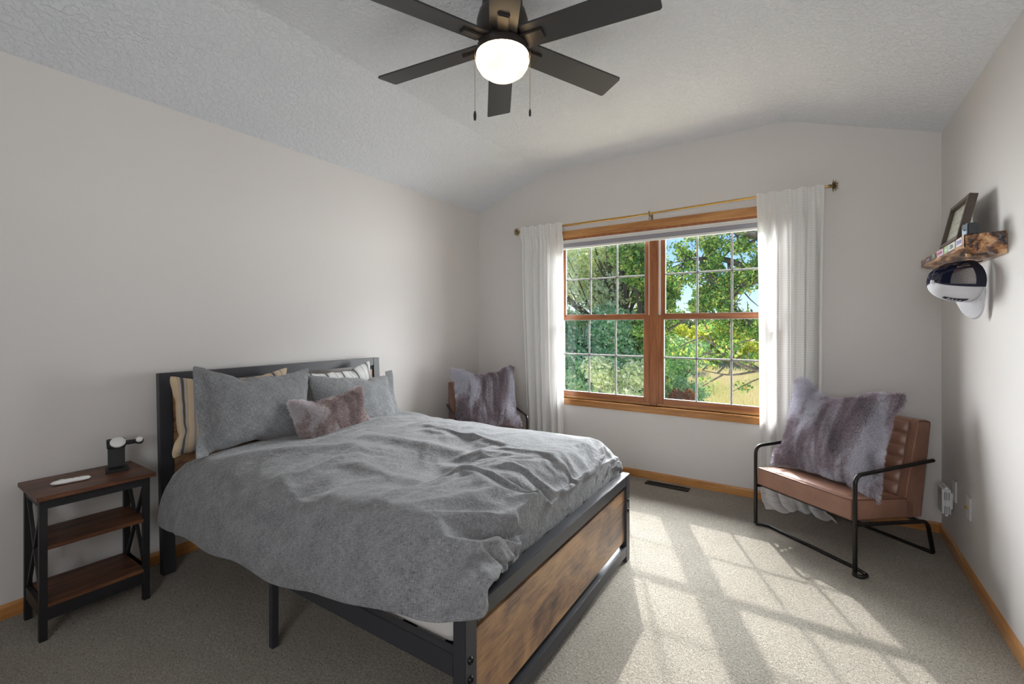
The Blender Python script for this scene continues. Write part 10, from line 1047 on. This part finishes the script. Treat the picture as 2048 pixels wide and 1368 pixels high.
def tree(name, label, base, blobs, kind, n, size, seed, trunk=0.2, group='trees outside the window', height=3):
    rng = np.random.default_rng(seed); rnd = random.Random(seed)
    root = thing(name, label, 'tree' if 'tree' in name else 'shrub', base, 0, group)
    Bq = [(x - base[0], y - base[1], z - base[2], r_) for x, y, z, r_ in blobs]
    V, F, uv = leaves_at(blob_points(rng, Bq, n), size, rng)
    np_mesh('foliage', V, F, LEAF[kind], uv, root, smooth=False)
    b = MB(); top = Vector((0, 0, height)); b.tube([Vector((0, 0, -0.1)), Vector((0.03, 0, height * 0.5)), top], [trunk, trunk * 0.8, trunk * 0.5], 8)
    for x, y, z, r_ in Bq:
        s_ = Vector((0, 0, min(height, max(0.2, z * 0.5)))); e_ = Vector((x, y, z)); m_ = (s_ + e_) / 2 + Vector((rnd.uniform(-0.2, 0.2), rnd.uniform(-0.2, 0.2), rnd.uniform(-0.1, 0.3)))
        b.tube([s_, m_, e_], [trunk * 0.4, trunk * 0.28, trunk * 0.08], 6)
        for _ in range(3):
            q = e_ + Vector((rnd.uniform(-1, 1), rnd.uniform(-1, 1), rnd.uniform(-0.6, 1))) * r_ * 0.9; b.tube([m_, (m_ + q) / 2 + Vector((0, 0, 0.1)), q], [trunk * 0.15, trunk * 0.1, trunk * 0.03], 5)
    b.build('trunk', M['bark'], root); return root
def rb(seed, n, xr, yr, zr, rr):
    q = random.Random(seed); return [(q.uniform(*xr), q.uniform(*yr), q.uniform(*zr), q.uniform(*rr)) for _ in range(n)]
tree('broadleaf_tree', 'dense dark green tree filling the lower panes of the left window', (-6.6, 14.5, GZ), rb(1, 22, (-8.6, -4.9), (13.2, 16), (-1.8, 1.6), (0.8, 1.3)), 'dark', 26000, 0.15, 1, 0.22, height=3.5)
tree('broadleaf_tree', 'tall tree in green paled for haze, filling the upper panes of the left window', (-6.2, 17.5, GZ), rb(2, 26, (-9.5, -5.6), (16, 19), (1.6, 5.2), (0.8, 1.4)), 'pale', 24000, 0.15, 2, 0.25, height=5.0)
tree('broadleaf_tree', 'green tree between the two windows behind the central mullion', (-4.9, 16.0, GZ), rb(3, 14, (-5.6, -4.3), (15, 17), (-1.6, 4.6), (0.6, 1.0)), 'oak', 15000, 0.15, 3, 0.2, height=4.5)
tree('shrub', 'pale yellow-green shrub low in the left window near its right edge', (-4.3, 11.2, GZ), rb(4, 12, (-4.7, -3.6), (10.6, 11.8), (-2.0, 0.35), (0.35, 0.6)), 'pale', 7000, 0.10, 4, 0.04, 'shrubs outside the window', 1.6)
tree('shrub', 'dark green bush at the lower left of the right window', (-4.5, 19.0, GZ), rb(5, 16, (-5.6, -3.7), (18, 20), (-2.4, 0.6), (0.6, 1.0)), 'dark', 11000, 0.14, 5, 0.06, 'shrubs outside the window', 1.6)
tree('shrub', 'red-leaved shrub at the bottom left of the right window', (-3.75, 16.0, GZ), rb(6, 7, (-4.1, -3.4), (15.7, 16.4), (-1.7, -0.95), (0.22, 0.36)), 'red', 1600, 0.13, 6, 0.03, 'shrubs outside the window', 1.2)
tree('autumn_tree', 'bright yellow-green tree in the middle distance of the right window', (-7.6, 46.0, GZ + 0.3), rb(7, 18, (-9.6, -5.4), (44, 48), (-1.6, 1.1), (0.9, 1.5)), 'yellow', 14000, 0.26, 7, 0.15, height=2.2)
tree('autumn_tree', 'yellow tree partly behind the dark bush in the right window', (-9.5, 38.0, GZ + 0.2), rb(8, 12, (-10.6, -8.0), (36, 39), (-1.8, 1.2), (0.8, 1.3)), 'yellow', 9000, 0.24, 8, 0.14, height=2.0)
tree('autumn_tree', 'low yellow-green thicket far right in the right window', (-3.4, 52.0, GZ + 0.4), rb(9, 16, (-6.5, -0.5), (50, 54), (-2.2, 0.0), (0.8, 1.4)), 'yellow', 9000, 0.28, 9, 0.1, height=1.4)
# far treeline, too many crowns to count
rng = np.random.default_rng(30); q = random.Random(31)
bl = [(x + q.uniform(-1, 1), 112 + q.uniform(-8, 8), q.uniform(0.3, 3.4) + 1.0 * math.sin(x * 0.11), q.uniform(2.0, 3.4)) for x in [-75 + 1.3 * k for k in range(85)]]
V, F, uv = leaves_at(blob_points(rng, bl, 42000), 0.75, rng)
o = np_mesh('treeline', V, F, LEAF['far'], uv, smooth=False); tag(o, 'distant hazy green treeline along the horizon', 'treeline', kind='stuff')
# oak with spreading limbs across the right window
rng = np.random.default_rng(40); q = random.Random(41)
oak = thing('oak_tree', 'large spreading oak whose limbs cross the right window', 'tree', (0.9, 12.6, GZ), 0, 'trees outside the window')
ob = Vector((0.9, 12.6, GZ)); tr_ = MB(); LP = []
tr_.tube([ob, Vector((0.85, 12.6, 0)), Vector((0.7, 12.5, 2.5)), Vector((0.4, 12.4, 5.0))], [0.42, 0.34, 0.26, 0.14], 12)
limbs = [([(0.85, 12.6, 0.1), (-0.3, 12.3, 0.75), (-1.05, 12.1, 1.12), (-1.5, 12.0, 1.50), (-1.9, 11.9, 2.1), (-2.3, 11.9, 2.9)], 0.19, 0.04),
 ([(0.75, 12.5, 1.6), (-0.3, 12.2, 2.4), (-1.05, 12.0, 2.45), (-1.7, 12.0, 1.95), (-2.4, 11.9, 1.62), (-3.1, 11.9, 1.15)], 0.15, 0.03),
 ([(0.6, 12.4, 3.0), (-0.5, 12.2, 3.3), (-1.4, 12.1, 3.5), (-2.3, 12.0, 3.75), (-3.3, 12.0, 3.6)], 0.12, 0.025),
 ([(-1.05, 12.0, 2.45), (-1.7, 12.1, 2.9), (-2.4, 12.1, 3.0), (-3.2, 12.2, 2.75)], 0.09, 0.02),
 ([(0.4, 12.4, 4.4), (-0.6, 12.2, 4.5), (-1.8, 12.1, 4.6), (-3.2, 12.0, 4.5)], 0.10, 0.02),
 ([(0.3, 12.2, 0.2), (-0.5, 10.8, 0.25), (-1.2, 10.2, 0.45), (-1.55, 10.1, 0.75), (-1.9, 10.0, 1.05)], 0.05, 0.012),
 ([(-0.9, 10.5, 0.35), (-1.4, 10.1, 0.25), (-1.9, 10.0, 0.35)], 0.025, 0.008)]
for li_, (pts, r0, r1) in enumerate(limbs):
    P = round_path(pts, 0.5, 4); n = len(P); tr_.tube(P, [r0 + (r1 - r0) * i / (n - 1) for i in range(n)], 9)
    for i in range(3, n):
        for _ in range(3 if li_ < 5 else 1):
            d = Vector((q.uniform(-1, 0.5), q.uniform(-0.6, 0.6), q.uniform(-0.6, 0.9))).normalized() * q.uniform(0.35, 0.95); s_ = P[i]
            m_ = s_ + d * 0.5 + Vector((0, 0, q.uniform(-0.08, 0.08))); e_ = s_ + d; tr_.tube([s_, m_, e_], [0.022, 0.014, 0.006], 5)
            if s_.x < 0.2:
                for _2 in range(3): LP.append((*(m_ + (e_ - m_) * q.random()), q.uniform(0.13, 0.30)))
for v_ in range(len(tr_.v)): tr_.v[v_] = tuple(Vector(tr_.v[v_]) - ob)
tr_.build('trunk', M['bark'], oak)
LP = [p for p in LP if not (-3.6 < p[0] < -2.75 and 1.9 < p[2] < 2.6) and not (-1.6 < p[0] < -0.9 and 1.45 < p[2] < 2.15 and q.random() < 0.8)]
LP += [(-1.05 + q.uniform(-0.2, 0.3), 12 + q.uniform(-0.3, 0.3), 1.1 + q.uniform(-0.6, 0.1), q.uniform(0.16, 0.26)) for _ in range(6)]
LP += [(q.uniform(-3.6, -3.0), 12 + q.uniform(-0.3, 0.3), q.uniform(0.9, 1.6), q.uniform(0.15, 0.28)) for _ in range(7)]
LP = [p for p in LP if not (p[1] < 11 and q.random() < 0.72)]
P = blob_points(rng, LP, 30000) - np.array(ob)
V, F, uv = leaves_at(P, 0.085, rng); np_mesh('foliage', V, F, LEAF['oak'], uv, oak, smooth=False)
# tall dry grass
rng = np.random.default_rng(50); n = 30000
yy = 15 + 40 * rng.random(n) ** 1.5; xx = -yy * rng.uniform(0.02, 0.45, n); zz = GZ + np.maximum(0, yy - 30) * 0.018 + 0.5 * np.sin(xx * 0.06 + 1) * np.clip((yy - 20) / 60, 0, 1)
h = rng.uniform(0.15, 0.5, n); dx = rng.normal(0, 0.12, n); w = rng.uniform(0.008, 0.02, n) * (yy / 18)
V = np.stack([np.stack([xx - w, yy, zz], 1), np.stack([xx + w, yy, zz], 1), np.stack([xx + dx + w * 0.3, yy, zz + h], 1), np.stack([xx + dx - w * 0.3, yy, zz + h], 1)], 1).reshape(-1, 3)
base = np.arange(n) * 4; F = np.stack([base, base + 1, base + 2, base + 3], 1); r_ = (rng.random(n) * 0.5 + 0.5 * (0.5 + 0.5 * np.sin(xx * 0.9) * np.sin(yy * 0.4))); uv = np.repeat(np.stack([r_, r_], 1), 4, 0)
LEAF['grass'] = leaf_mat('dry_grass', [(0.0, (0.46, 0.52, 0.20)), (0.4, (0.76, 0.70, 0.42)), (0.7, (0.90, 0.80, 0.60)), (1.0, (0.84, 0.68, 0.54))], 0.3)
o = np_mesh('meadow_grass', V, F, LEAF['grass'], uv, smooth=False); tag(o, 'tall dry meadow grass beyond the trees', 'grass', kind='stuff')
